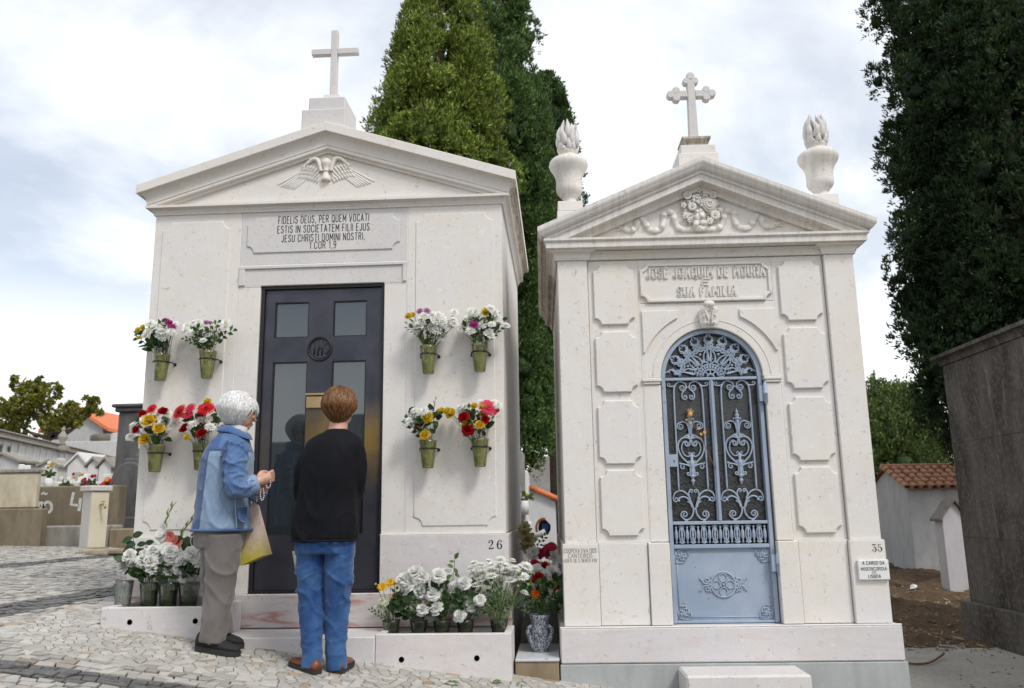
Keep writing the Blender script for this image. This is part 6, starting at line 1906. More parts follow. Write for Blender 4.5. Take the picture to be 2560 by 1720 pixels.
def add_cores(me, ctr, rad, base, rng, mat):
    """the dense twiggy inside of every clump, a rough closed lump"""
    bm = bmesh.new(); bmesh.ops.create_icosphere(bm, subdivisions=2, radius=1.0)
    v0 = np.array([v.co[:] for v in bm.verts], np.float32); f0 = np.array([[v.index for v in f.verts] for f in bm.faces], np.int32); bm.free()
    n, k, m = len(ctr), len(v0), len(f0)
    V = v0[None] * rad[:, None, None] * rng.uniform(.55, 1.2, (n, k, 1)) * np.array([1, 1, 1.2]) + ctr[:, None, :]
    F = f0[None] + (np.arange(n) * k)[:, None, None]
    a = len(me.vertices); old_v = np.empty(a * 3, np.float32); me.vertices.foreach_get('co', old_v)
    q = len(me.polygons)
    lv = np.empty(len(me.loops), np.int32); me.loops.foreach_get('vertex_index', lv)
    oc = np.empty(len(me.loops) * 4, np.float32); me.color_attributes['tint'].data.foreach_get('color', oc)
    new = bpy.data.meshes.new(me.name)
    new.vertices.add(a + n * k); new.vertices.foreach_set('co', np.concatenate([old_v, V.astype(np.float32).ravel()]))
    L2 = np.concatenate([lv, (F.ravel() + a).astype(np.int32)])
    new.loops.add(len(L2)); new.loops.foreach_set('vertex_index', L2)
    new.polygons.add(q + n * m)
    new.polygons.foreach_set('loop_start', np.concatenate([np.arange(q) * 4, q * 4 + np.arange(n * m) * 3]).astype(np.int32))
    new.update(calc_edges=True)
    ca = new.color_attributes.new('tint', 'FLOAT_COLOR', 'CORNER')
    cc = np.ones((n * m * 3, 4), np.float32); cc[:, :3] = np.array(base)
    ca.data.foreach_set('color', np.concatenate([oc, cc.ravel()]))
    new.materials.append(mat); bpy.data.meshes.remove(me)
    return new
def crown_from_clumps(name, ctr, rad, out, rng, tufts, leaves, leaf_len, leaf_w, base, tip, mat, up=0.5, flat=1.0, core=0.0):
    """ctr (n,3), rad (n,), out (n,3) the outward direction of each clump"""
    n = len(ctr)
    d = unit(rng.normal(size=(n, tufts, 3)) + out[:, None, :] * .45 + np.array([0, -.35, .15]))
    rr = rad[:, None, None] * rng.uniform(.70, 1.06, (n, tufts, 1))
    tp = ctr[:, None, :] + d * rr * np.array([1, 1, 1.55])
    tc = rng.uniform(.65, 1.3, (n, tufts, 1)) * rng.uniform(.7, 1.2, (n, 1, 1))
    tp = tp.reshape(-1, 3); td = d.reshape(-1, 3); tc = tc.reshape(-1); tr = np.repeat(rad, tufts) * .24
    m = len(tp)
    ld = unit(rng.normal(size=(m, leaves, 3)) * .75 + td[:, None, :] + np.array([0, 0, up]))
    lp = tp[:, None, :] + ld * (tr[:, None, None] * rng.uniform(.0, .9, (m, leaves, 1))) + rng.normal(size=(m, leaves, 3)) * (tr * .25)[:, None, None]
    lp = lp.reshape(-1, 3); ld = ld.reshape(-1, 3)
    k = len(lp)
    side = unit(np.cross(ld, rng.normal(size=(k, 3))))
    L = leaf_len * rng.uniform(.6, 1.35, k); W = leaf_w * rng.uniform(.6, 1.3, k)
    h = rng.uniform(0, 1, (k, 1)) ** 1.5
    col = (np.array(base) * (1 - h) + np.array(tip) * h) * np.repeat(tc, leaves)[:, None]
    me = leaf_mesh(name, lp, ld, side, L, W, np.clip(col, 0, 1), mat)
    if core > 0: me = add_cores(me, ctr, rad * core, base, rng, mat)
    return me
def cypress(label, x, y, zb, zt, prof, nclump, base, tip, seed, rc=.30, tufts=20, leaves=11, ll=.075, lw=.018, group=None, name='cypress_tree', lean=(0, 0), only=None, gaps=0.0, trunk_to=.8, core=.52):
    """prof(t) radius by height fraction"""
    rng = np.random.default_rng(seed)
    zg = gz(x, y)
    t = thing(name, label, 'tree', (x, y, zg), group=group)
    tt = rng.uniform(0, 1, nclump * 4)
    w = np.array([prof(v) for v in tt]); keep = rng.uniform(0, w.max(), len(tt)) < w
    tt = tt[keep][:nclump]
    a = rng.uniform(0, 2 * PI, len(tt))
    r = np.array([prof(v) for v in tt]) * rng.uniform(.58, 1.08, len(tt)) * (1 + .10 * np.sin(3 * a + 5 * tt + seed))
    if gaps > 0: r = r * np.where(rng.uniform(0, 1, len(tt)) < gaps, .55, 1.0)
    z = zb + (zt - zb) * tt
    ctr = np.stack([x + lean[0] * tt + r * np.cos(a), y + lean[1] * tt + r * np.sin(a), z], 1)
    out = unit(np.stack([np.cos(a), np.sin(a), np.full(len(a), .7)], 1))
    rad = rc * rng.uniform(.65, 1.3, len(tt)) * (0.6 + 0.4 * np.clip(np.array([prof(v) for v in tt]) / .8, 0, 1))
    if only is not None:
        kp = only(ctr); ctr, out, rad = ctr[kp], out[kp], rad[kp]
    me = crown_from_clumps('crown', ctr, rad, out, rng, tufts, leaves, ll, lw, base, tip, MAT['cypress_leaf'], core=core, up=1.25)
    me.transform(Matrix.Translation(-ORG[t.name]))
    o = bpy.data.objects.new('crown', me); COL.objects.link(o); o.parent = t
    tr = MB(); zt_ = zb + (zt - zb) * trunk_to
    tr.tube([(x, y, zg - .2), (x + .03, y, zb + .5), (x + lean[0] * .4, y + lean[1] * .4, zb + (zt_ - zb) * .5), (x + lean[0] * .8, y, zt_)], [.28, .22, .14, .04], 9)
    tr.build('trunk', MAT['bark'], t)
    lm = MB(); r5 = random.Random(seed)
    for k in range(26):
        q = r5.uniform(.05, .85); aa = r5.uniform(0, 2 * PI); rr = prof(q) * .85; z0 = zb + (zt - zb) * max(0, q - .10); z1 = zb + (zt - zb) * q
        lm.tube([(x + lean[0] * q, y + lean[1] * q, z0), (x + lean[0] * q + math.cos(aa) * rr * .5, y + math.sin(aa) * rr * .5, z0 + (z1 - z0) * .35), (x + lean[0] * q + math.cos(aa) * rr, y + math.sin(aa) * rr, z1)], [.05, .035, .012], 5)
    lm.build('limbs', MAT['bark'], t)
    return t
def front(ctr_y_max):
    return lambda c: c[:, 1] < ctr_y_max
# golden green cypress behind tomb 26
Yc = 9.0
cx = at(1000, 200, Yc).x
zt_ = at(1010, -330, Yc).z
pc = lambda t: 1.42 * (np.sin(np.pi * min(1, (t * .92 + .12)) ** .8) ** .85) * (1 - .55 * t) * (1.0 if t > .08 else .6)
def prof_pts(pts):
    xs_ = [p[0] for p in pts]; ys_ = [p[1] for p in pts]
    return lambda t: float(np.interp(t, xs_, ys_))
zb_ = at(1000, 900, Yc).z
def tfrac(dy, Y, zb, zt): return (at(1000, dy, Y).z - zb) / (zt - zb)
def hw(d, Y): return d * 1.0968 / FPX * (Y + 5.4)
cypress('bushy golden green cypress towering behind the roof of tomb 26', cx, Yc, zb_, zt_,
        prof_pts([(0, .5), (tfrac(700, Yc, zb_, zt_), hw(150, Yc)), (tfrac(420, Yc, zb_, zt_), hw(150, Yc)), (tfrac(265, Yc, zb_, zt_), hw(145, Yc)), (tfrac(150, Yc, zb_, zt_), hw(112, Yc)), (tfrac(60, Yc, zb_, zt_), hw(74, Yc)), (tfrac(0, Yc, zb_, zt_), hw(52, Yc)), (1, .06)]),
        430, (.065, .105, .016), (.38, .47, .090), 5, rc=.27, tufts=66, leaves=10, ll=.075, lw=.0135, group='cypress trees around the tombs')
Yd = 12.0
zt2_ = at(1100, -420, Yd).z; zb2 = at(1100, 1075, Yd).z
cypress('dark green cypress rising right behind the golden one', at(1140, 300, Yd).x, Yd, zb2, zt2_,
        prof_pts([(0, hw(40, Yd)), (tfrac(1000, Yd, zb2, zt2_), hw(100, Yd)), (tfrac(700, Yd, zb2, zt2_), hw(112, Yd)), (tfrac(400, Yd, zb2, zt2_), hw(125, Yd)), (tfrac(200, Yd, zb2, zt2_), hw(88, Yd)), (tfrac(100, Yd, zb2, zt2_), hw(78, Yd)), (tfrac(0, Yd, zb2, zt2_), hw(48, Yd)), (1, .05)]),
        430, (.032, .070, .020), (.18, .30, .085), 9, rc=.31, tufts=56, leaves=10, ll=.09, lw=.016, group='cypress trees around the tombs', trunk_to=.9)
Ye = 14.5
zt3_ = at(1262, 185, Ye).z; zb3 = at(1255, 1010, Ye).z
cypress('slim dark cypress beside the left stone urn', at(1252, 400, Ye).x, Ye, zb3, zt3_,
        prof_pts([(0, .3), (.15, hw(40, Ye)), (.55, hw(58, Ye)), (.8, hw(56, Ye)), (.93, hw(40, Ye)), (1, .05)]),
        200, (.024, .052, .016), (.10, .185, .05), 13, rc=.31, tufts=52, leaves=10, ll=.10, lw=.018, group='cypress trees around the tombs')
# dark cypresses at the right edge
for lab, dx, Y, hwd, seed, dbot, dt_, lean_ in (('tall black green cypress nearest tomb 35, sky gleaming through its left side', 2150, 8.2, 112, 21, 1040, -520, 0.25), ('dark dense cypress filling the upper right corner', 2310, 7.4, 120, 22, 1010, -420, .1), ('dark cypress low behind the blackened tomb', 2275, 9.6, 150, 23, 1045, -100, .3)):
    zb4, zt4 = at(dx, dbot, Y).z, at(dx, dt_, Y).z
    cypress(lab, at(dx, 500, Y).x, Y, zb4, zt4, prof_pts([(0, hw(25, Y)), (.05, hw(hwd * .72, Y)), (.15, hw(hwd, Y)), (.40, hw(hwd * 1.05, Y)), (.62, hw(hwd * .92, Y)), (.8, hw(hwd * .6, Y)), (1, .06)]),
            440, (.009, .023, .010), (.038, .074, .027), seed, rc=.25, tufts=46, leaves=9, ll=.08, lw=.0145, group='cypress trees around the tombs', lean=(lean_, 0), gaps=.25, core=.42)
# round green tree behind the tiled shed
Yr = 24
zb5, zt5 = at(2040, 1110, Yr).z, at(2040, 903, Yr).z
cypress('rounded mid green tree behind the tiled shed', at(2030, 1000, Yr).x, Yr, zb5, zt5, prof_pts([(0, hw(90, Yr)), (.3, hw(92, Yr)), (.6, hw(70, Yr)), (.85, hw(38, Yr)), (1, .1)]),
        190, (.05, .085, .028), (.20, .27, .08), 31, rc=.6, tufts=40, leaves=10, ll=.11, lw=.028, name='round_tree', trunk_to=.7)
# loose olive tree behind the ossuary wall
def broad_tree(label, x, y, zb, blobs, seed, base, tip, ll, lw, dens):
    rng = np.random.default_rng(seed)
    t = thing('olive_tree', label, 'tree', (x, y, gz(x, y)))
    ctr = []; rad = []; out = []
    for (bx, bz, r, n) in blobs:
        for k in range(n):
            v = unit(rng.normal(size=3)); q = rng.uniform(.25, 1.0) ** .6
            c = np.array([bx, y, bz]) + v * r * q * np.array([1, 1, .8])
            ctr.append(c); rad.append(r * rng.uniform(.16, .3)); out.append(v)
    me = crown_from_clumps('crown', np.array(ctr), np.array(rad), np.array(out), rng, dens[0], dens[1], ll, lw, base, tip, MAT['broad_leaf'], up=.3)
    me.transform(Matrix.Translation(-ORG[t.name]))
    o = bpy.data.objects.new('crown', me); COL.objects.link(o); o.parent = t
    tr = MB(); tr.tube([(x, y, gz(x, y) - .2), (x + .1, y, zb), (x + .3, y, zb + .6)], [.22, .17, .13], 8); tr.build('trunk', MAT['bark'], t)
    lm = MB()
    for (bx, bz, r, n) in blobs:
        lm.tube(catmull([(x + .25, y, zb + .3), ((x + bx) / 2 + .1, y, zb * .4 + bz * .6 - .3), (bx, y, bz), (bx + .3 * r, y, bz + r * .8)], 3), [.11] * 3 + [.07] * 3 + [.04] * 3 + [.012], 6)
    lm.build('limbs', MAT['bark'], t)
Yo = 37
f_ = lambda dx, dy: (at(dx, dy, Yo).x, at(dx, dy, Yo).z)
bl = []
for dx, dy, dr, n in ((20, 945, 42, 26), (75, 925, 45, 26), (52, 880, 28, 10), (112, 905, 34, 15), (160, 940, 32, 12), (198, 925, 26, 9), (130, 960, 38, 12), (40, 985, 40, 14), (190, 955, 22, 5), (85, 880, 20, 6), (215, 935, 14, 4)):
    X, Z = f_(dx, dy); bl.append((X, Z, hw(dr, Yo), n))
X, Z = f_(105, 990)
broad_tree('spreading olive green tree with bare lower limbs behind the ossuary wall', X, Yo, Z - .5, bl, 41, (.10, .115, .022), (.38, .35, .07), .17, .05, (13, 9))
# ------------------------------------------------------------------ flowers
def petal_mat(name, rough=.55, trans=.25):
    t = NT(name)
    a = t.n('ShaderNodeAttribute'); a.attribute_name = 'tint'
    t.set(color=a.outputs['Color'], rough=rough, spec=.3)
    tr = t.n('ShaderNodeBsdfTranslucent'); t.lk(a.outputs['Color'], tr.inputs['Color'])
    mx = t.n('ShaderNodeMixShader'); mx.inputs[0].default_value = trans
    t.lk(t.bsdf.outputs[0], mx.inputs[1]); t.lk(tr.outputs[0], mx.inputs[2]); t.lk(mx.outputs[0], t.out.inputs[0])
    MAT[name] = t.mat
petal_mat('petal', .55, .42)
petal_mat('leaf_green', .45, .15)
def petal(mb, az, L, w, lift, curl, base_r, col, rnd, seg=3, ruff=0.0, tip=.35, z0=0.0):
    """one petal growing outwards at azimuth az; lift = starting elevation in degrees, curl adds along it"""
    ca, sa = math.cos(az), math.sin(az)
    r, z, el = base_r, z0, R_(lift)
    rows = []
    for i in range(seg + 1):
        q = i / seg
        ww = w * (.45 + .75 * math.sin(min(1, q * 1.15) * PI * .62)) * (1 if i < seg else tip)
        for s in (-1, 0, 1):
            rr = r + (rnd.uniform(-ruff, ruff)); zz = z + rnd.uniform(-ruff, ruff) - (abs(s) - .5) * -.12 * w
            rows.append((ca * rr - sa * ww * s, sa * rr + ca * ww * s, zz))
        r += math.cos(el) * L / seg; z += math.sin(el) * L / seg; el += R_(curl) / seg
    fs = [(i * 3 + k, i * 3 + k + 1, i * 3 + k + 4, i * 3 + k + 3) for i in range(seg) for k in range(2)]
    kf = rnd.uniform(.9, 1.06); c = tuple(min(1, v * kf) for v in col)
    mb.add(rows, fs, True, c)
def dome(mb, r, h, col, n=8, z0=0.0, rings=2):
    vs = [(0, 0, z0 + h)]; fs = []
    for i in range(1, rings + 1):
        a = PI / 2 * i / rings
        for k in range(n): vs.append((r * math.sin(a) * math.cos(2 * PI * k / n), r * math.sin(a) * math.sin(2 * PI * k / n), z0 + h * math.cos(a)))
    for k in range(n): fs.append((0, 1 + k, 1 + (k + 1) % n))
    for i in range(rings - 1):
        for k in range(n): fs.append((1 + i * n + k, 1 + (i + 1) * n + k, 1 + (i + 1) * n + (k + 1) % n, 1 + i * n + (k + 1) % n))
    mb.add(vs, fs, True, col)
def calyx(mb, r, h, col=(.10, .17, .05)):
    n = 6; vs = [(0, 0, -h)]
    for k in range(n): vs.append((r * math.cos(2 * PI * k / n), r * math.sin(2 * PI * k / n), 0))
    mb.add(vs, [(0, 1 + k, 1 + (k + 1) % n) for k in range(n)], True, col)
WHT, CRM = (.87, .87, .84), (.78, .77, .66)
def f_mum(seed, col=WHT, ctr=(.55, .55, .12), R=.030, layers=3, n=15, up=0):
    m = MB(); rd = random.Random(seed)
    for l in range(layers):
        k = n - l * 3
        for i in range(k): petal(m, 2 * PI * (i + .5 * l) / k + rd.uniform(-.1, .1), R * (1 - .24 * l) * rd.uniform(.9, 1.08), R * .15, 2 + 24 * l + up, -18, .004, col, rd, 2, 0, .6, .002 * l)
    dome(m, R * .26, R * .16, ctr, 7, .004)
    calyx(m, R * .3, R * .4)
    return m
def f_carn(seed, col=WHT, R=.033):
    m = MB(); rd = random.Random(seed)
    for l, (k, lift) in enumerate(((12, 2), (12, 20), (11, 38), (9, 56), (7, 72), (4, 84))):
        for i in range(k): petal(m, 2 * PI * (i + .5 * l) / k + rd.uniform(-.25, .25), R * (1 - .06 * l) * rd.uniform(.80, 1.12), R * .25, lift + rd.uniform(-10, 10), -26, .003, col, rd, 3, R * .075, 1.05, .001 * l)
    n = 6; vs = [(.006 * math.cos(a), .006 * math.sin(a), .002) for a in [2 * PI * k / n for k in range(n)]] + [(.0045 * math.cos(a), .0045 * math.sin(a), -.026) for a in [2 * PI * k / n for k in range(n)]]
    m.add(vs, [(k, (k + 1) % n, n + (k + 1) % n, n + k) for k in range(n)], True, (.14, .22, .07))
    return m
def f_pom(seed, col=(.80, .62, .05), R=.027):
    m = MB(); rd = random.Random(seed)
    for l, (k, lift) in enumerate(((14, -5), (14, 18), (12, 38), (10, 56), (7, 72), (4, 84))):
        for i in range(k): petal(m, 2 * PI * (i + .5 * l) / k + rd.uniform(-.1, .1), R * (1 - .03 * l), R * .16, lift, 25, .003, tuple(v * (.86 + .03 * l) for v in col), rd, 2, 0, .7, .001 * l)
    calyx(m, R * .3, R * .4)
    return m
def f_rose(seed, col=(.42, .008, .014), R=.027):
    m = MB(); rd = random.Random(seed)
    for l, (k, lift, L, w) in enumerate(((5, 28, 1.0, .60), (5, 52, 1.0, .56), (4, 68, .98, .48), (3, 80, .95, .40), (3, 87, .9, .26))):
        for i in range(k): petal(m, 2 * PI * i / k + l * .7 + rd.uniform(-.1, .1), R * L * 1.1, R * w, lift, -28 if l < 2 else 12, R * .10, tuple(v * (1.05 - .06 * l) for v in col), rd, 3, R * .015, .85, 0)
    calyx(m, R * .35, R * .35)
    return m
def f_gerb(seed, col=(.62, .012, .018), ctr=(.07, .01, .01), R=.046):
    m = MB(); rd = random.Random(seed)
    for l, (k, L, lift) in enumerate(((20, 1.0, 4), (18, .82, 12), (16, .4, 30))):
        for i in range(k): petal(m, 2 * PI * (i + .5 * l) / k, R * L * rd.uniform(.93, 1.05), R * .11, lift, -14, .006, col, rd, 2, 0, .55, .002 * l)
    dome(m, R * .22, R * .14, ctr, 9, .006)
    calyx(m, R * .25, R * .4)
    return m
def f_daisy(seed, col=(.82, .50, .02), ctr=(.62, .38, .02), R=.027):
    return f_mum(seed, col, ctr, R, 2, 18, up=8)
def f_button(seed, R=.019):
    return f_mum(seed, (.76, .80, .62), (.42, .52, .10), R, 3, 13, up=16)
def f_tulip(seed):
    m = MB(); rd = random.Random(seed)
    for l in range(2):
        for i in range(3): petal(m, 2 * PI * i / 3 + l * PI / 3, .038, .015, 72 - 6 * l, 14, .007, (.70, .16, .02), rd, 4, 0, .45)
    for i in range(3): petal(m, 2 * PI * i / 3 + .2, .030, .004, 74, 12, .0105, (.75, .42, .03), rd, 3, 0, .4)
    calyx(m, .006, .006)
    return m
def f_lily(seed, col=(.72, .74, .70), R=.055):
    m = MB(); rd = random.Random(seed)
    for l in range(2):
        for i in range(3): petal(m, 2 * PI * i / 3 + l * PI / 3, R, R * .24, 48, -62, .004, col, rd, 4, 0, .3)
    for i in range(5): m.tube([(0, 0, 0), (.012 * math.cos(i * 1.26), .012 * math.sin(i * 1.26), .03)], .0012, 4, col=(.45, .30, .05))
    return m
def f_bud(seed):
    m = MB(); rd = random.Random(seed)
    for i in range(6): petal(m, 2 * PI * i / 6, .012, .004, 70, 20, .003, (.68, .70, .40), rd, 2, 0, .5)
    calyx(m, .005, .008)
    return m
def f_glad(seed, col=(.80, .80, .76)):
    m = MB(); rd = random.Random(seed)
    for l in range(2):
        for i in range(3): petal(m, 2 * PI * i / 3 + l * PI / 3, .038, .017, 50, -60, .003, col, rd, 3, .002, .6)
    return m
FL = {}
def reg(kind, fn, n=2):
    FL[kind] = [fn(11 * len(FL) + s).mesh(kind, MAT['petal'], fix=False) for s in range(n)]
reg('chrysanthemum', lambda s: f_mum(s, R=.034), 3)
reg('carnation', lambda s: f_carn(s, R=.041), 4)
reg('big_carnation', lambda s: f_carn(s, WHT, .058), 2)
reg('yellow_chrysanthemum', lambda s: f_pom(s))
reg('red_rose', lambda s: f_rose(s))
reg('yellow_rose', lambda s: f_rose(s, (.80, .56, .05), .031))
reg('red_gerbera', lambda s: f_gerb(s))
reg('pink_gerbera', lambda s: f_gerb(s, (.72, .05, .12), (.35, .06, .05), .046))
reg('purple_chrysanthemum', lambda s: f_mum(s, (.36, .03, .20), (.30, .05, .15), .026))
reg('mauve_chrysanthemum', lambda s: f_mum(s, (.45, .20, .36), (.30, .10, .22), .022))
reg('pink_carnation', lambda s: f_carn(s, (.62, .05, .13), .034))
reg('red_carnation', lambda s: f_carn(s, (.45, .008, .012), .036))
reg('yellow_daisy', lambda s: f_daisy(s))
reg('button_chrysanthemum', lambda s: f_button(s))
reg('tulip', lambda s: f_tulip(s), 1)
reg('lily', lambda s: f_lily(s), 2)
reg('green_lily', lambda s: f_lily(s, (.46, .42, .20), .06), 2)
reg('flower_bud', lambda s: f_bud(s), 2)
reg('gladiolus_floret', lambda s: f_glad(s), 2)
reg('pink_gladiolus_floret', lambda s: f_glad(s, (.72, .24, .18)), 2)
def leaf_shape(L, w, col, fold=.25, seg=4, tooth=0.0, curl=.2):
    m = MB(); vs = []
    for i in range(seg + 1):
        q = i / seg; ww = w * math.sin(PI * min(1, q * .9 + .08)) ** .8 * (1 if i < seg else .05)
        for s in (-1, 0, 1): vs.append((L * q, ww * s, abs(s) * ww * fold - curl * L * q * q))
    m.add(vs, [(i * 3 + k, i * 3 + k + 1, i * 3 + k + 4, i * 3 + k + 3) for i in range(seg) for k in range(2)], True, col)
    return m.mesh('leaf', MAT['leaf_green'], fix=False)
LEAF = [leaf_shape(.060, .017, (.040, .082, .022)), leaf_shape(.050, .015, (.070, .125, .030)), leaf_shape(.070, .022, (.028, .060, .022), .15), leaf_shape(.045, .010, (.10, .16, .045)), leaf_shape(.085, .030, (.022, .048, .026), .12)]
def sprig_mesh(seed, col, n=9, L=.10, lw=.006, ll=.022):
    m = MB(); rd = random.Random(seed)
    m.tube([(0, 0, 0), (L * .5, rd.uniform(-.01, .01), .01), (L, rd.uniform(-.015, .015), .0)], [.0014, .0012, .0007], 4, col=(.09, .12, .04))
    for i in range(n):
        q = (i + 1) / n; s = 1 if i % 2 else -1; a = s * R_(rd.uniform(35, 60)); ca, sa = math.cos(a), math.sin(a)
        x = L * q; l = ll * rd.uniform(.8, 1.2)
        m.add([(x, 0, .008), (x + ca * l * .5 - sa * lw, sa * l * .5 + ca * lw, .012), (x + ca * l, sa * l, .006), (x + ca * l * .5 + sa * lw, sa * l * .5 - ca * lw, .012)], [(0, 1, 2, 3)], False, tuple(v * rd.uniform(.8, 1.25) for v in col))
    return m.mesh('sprig', MAT['leaf_green'], fix=False)
SPRIG = [sprig_mesh(1, (.06, .11, .03)), sprig_mesh(2, (.10, .15, .05), 11, .11, .004, .020), sprig_mesh(3, (.045, .09, .03), 8, .12, .010, .032)]
def face_m(pos, nrm, spin, s):
    n = Vector(nrm).normalized()
    q = n.to_track_quat('Z', 'Y')
    return Matrix.Translation(pos) @ q.to_matrix().to_4x4() @ Matrix.Rotation(spin, 4, 'Z') @ Matrix.Scale(s, 4)
def bouquet(label, heads, mouth, rx, Y, nleaf=18, nsprig=4, group='bouquets on the tombs', leafset=(0, 1, 2), seed=1, stem_col=(.09, .15, .04), spread=1.0, up=.6, ysp=.05, name='bouquet', leaf_area=None, fwd=-.75):
    """heads: (dx, dy, kind, scale[, Y offset]); mouth: world point of the vessel's mouth"""
    rd = random.Random(seed)
    mouth = Vector(mouth)
    t = thing(name, label, 'flowers', mouth, group=group)
    st = MB()
    for h in heads:
        dx, dy, kind, sc_ = h[:4]
        yo = h[4] if len(h) > 4 else rd.uniform(-ysp, ysp)
        p = at(dx, dy, Y + yo)
        off = (p - mouth)
        nrm = Vector((off.x * 2.0 + rd.uniform(-.3, .3), fwd + rd.uniform(-.25, .25), up + rd.uniform(-.3, .3)))
        inst(kind, rd.choice(FL[kind]), t, face_m(p, nrm, rd.uniform(0, 6), sc_ * rd.uniform(.92, 1.08)))
        if p.z > mouth.z - .02:
            b = mouth + Vector((rd.uniform(-rx, rx) * .7, rd.uniform(-rx, rx) * .7, -.05))
            n = nrm.normalized()
            st.tube([b, b + (p - b) * .5 + Vector((0, .0, .01)), p - n * .014, p - n * .004], [.0018, .0017, .0015, .0015], 5, col=stem_col)
    st.build('stems', MAT['leaf_green'], t, fix=False)
    xs_ = [at(h[0], h[1], Y) for h in heads]
    x0, x1 = min(p.x for p in xs_), max(p.x for p in xs_); z1 = max(p.z for p in xs_)
    for k in range(nleaf):
        q = rd.random() ** .7
        if leaf_area:
            p = at(rd.uniform(leaf_area[0], leaf_area[1]), rd.uniform(leaf_area[2], leaf_area[3]), Y + rd.uniform(-ysp, ysp))
        else:
            w = (x1 - x0) * .5 * (.3 + .7 * q) * spread
            p = Vector(((x0 + x1) / 2 * q + mouth.x * (1 - q) + rd.uniform(-w, w), mouth.y + rd.uniform(-.05, .03) , mouth.z - .005 + (z1 - mouth.z) * q * .75))
        o = p - mouth
        d = Vector((o.x * 3 + rd.uniform(-.6, .6), -.5 + rd.uniform(-.6, .5), .35 + rd.uniform(-.5, .6))).normalized()
        side = d.cross(Vector((0, -1, .4))).normalized(); nz = side.cross(d) * 1
        M = Matrix((( d.x, side.x, nz.x, p.x), (d.y, side.y, nz.y, p.y), (d.z, side.z, nz.z, p.z), (0, 0, 0, 1))) @ Matrix.Rotation(rd.uniform(-.7, .7), 4, 'X') @ Matrix.Scale(rd.uniform(.75, 1.15), 4)
        inst('leaf', LEAF[rd.choice(leafset)], t, M)
    for k in range(nsprig):
        a = rd.uniform(-1.0, 1.0)
        p = mouth + Vector((rd.uniform(-rx, rx), rd.uniform(-.03, .01), rd.uniform(.0, .06)))
        d = Vector((a * 1.2, rd.uniform(-.5, .1), rd.uniform(.4, 1.2))).normalized()
        side = d.cross(Vector((0, -1, .2))).normalized(); nz = side.cross(d)
        M = Matrix(((d.x, side.x, nz.x, p.x), (d.y, side.y, nz.y, p.y), (d.z, side.z, nz.z, p.z), (0, 0, 0, 1))) @ Matrix.Scale(rd.uniform(.9, 1.5), 4)
        inst('sprig', rd.choice(SPRIG), t, M)
    return t
def vase_glass(name, tint, body=(.3, .34, .1), amt=.35):
    t = NT(name); t.nt.nodes.remove(t.bsdf)
    c = t.coord('Object'); n1 = t.noise(t.coord('Object', (1, 1, .4)), 45, 3, .6, 1.5)
    tr = t.n('ShaderNodeBsdfTransparent'); tr.inputs['Color'].default_value = (*tint, 1)
    df = t.n('ShaderNodeBsdfPrincipled'); df.inputs['Roughness'].default_value = .18
    t.lk(t.mix(t.ramp(n1, [(.35, 0.0), (.65, 1.0)]), [v * .38 for v in body], body), df.inputs['Base Color'])
    mx = t.n('ShaderNodeMixShader'); mx.inputs[0].default_value = amt
    t.lk(tr.outputs[0], mx.inputs[1]); t.lk(df.outputs[0], mx.inputs[2])
    gl = t.n('ShaderNodeBsdfGlossy'); gl.inputs['Roughness'].default_value = .08
    lw = t.n('ShaderNodeFresnel'); lw.inputs['IOR'].default_value = 1.45
    b = t.n('ShaderNodeBump'); b.inputs['Strength'].default_value = .6; b.inputs['Distance'].default_value = .004; t.lk(n1, b.inputs['Height'])
    for nd in (gl, lw, df): t.lk(b.outputs[0], nd.inputs['Normal'])
    m2 = t.n('ShaderNodeMixShader'); t.lk(lw.outputs[0], m2.inputs[0]); t.lk(mx.outputs[0], m2.inputs[1]); t.lk(gl.outputs[0], m2.inputs[2]); t.lk(m2.outputs[0], t.out.inputs[0])
    MAT[name] = t.mat
vase_glass('green_plastic', (.80, .83, .52), (.60, .60, .26), .30)
vase_glass('water_glass', (.90, .94, .88), (.22, .26, .18), .16)
vase_glass('frosted_glass', (.93, .95, .92), (.62, .66, .60), .30)
def wall_vase(label, mdx, mdy, bdx, bdy):
    Yv = -.088
    m_, b_ = at(mdx, mdy, Yv), at(bdx, bdy, Yv)
    h = m_.z - b_.z; cx = (m_.x + b_.x) / 2
    t = thing('wall_vase', label, 'vase', (cx, Yv, b_.z), group='green wall vases on tomb 26')
    v = MB()
    n = 20
    wob = lambda a, z: 1 + .035 * math.cos(10 * a)
    v.lathe([(0, b_.z + .004), (.034, b_.z), (.037, b_.z + .01), (.045, b_.z + h * .5), (.054, b_.z + h * .9), (.057, b_.z + h), (.0545, b_.z + h), (.051, b_.z + h * .88), (.042, b_.z + h * .5), (.034, b_.z + .012), (0, b_.z + .012)], n, (cx, Yv, 0), wob=wob)
    v.build('cup', MAT['green_plastic'], t)
    rz_ = b_.z + h * .70
    rr = .0525
    r = MB()
    r.tube([(cx + rr * math.cos(a), Yv + rr * math.sin(a), rz_) for a in [2 * PI * i / 28 for i in range(28)]], .0038, 6, closed=True)
    for s in (-1, 1):
        r.tube([(cx + s * rr, Yv, rz_), (cx + s * (rr + .006), Yv + .04, rz_), (cx + s * (rr + .006), .002, rz_ - .004)], .004, 6)
        r.ico((cx + s * (rr + .006), -.010, rz_ - .004), .011, 2)
    r.build('bracket_ring', MAT['black_iron'], t)
    return Vector((cx, Yv, m_.z))
ZV = lambda a, b: ((320 + a / 3.407) / 1.09683, (760 + b / 3.407) / 1.09683)      # left wall crop
ZR = lambda a, b: ((960 + a / 3.409) / 1.09683, (740 + b / 3.409) / 1.09683)      # right wall crop
Z6 = lambda a, b: ((a / 3.267) / 1.09683, (1240 + b / 3.267) / 1.09683)           # left planter crop
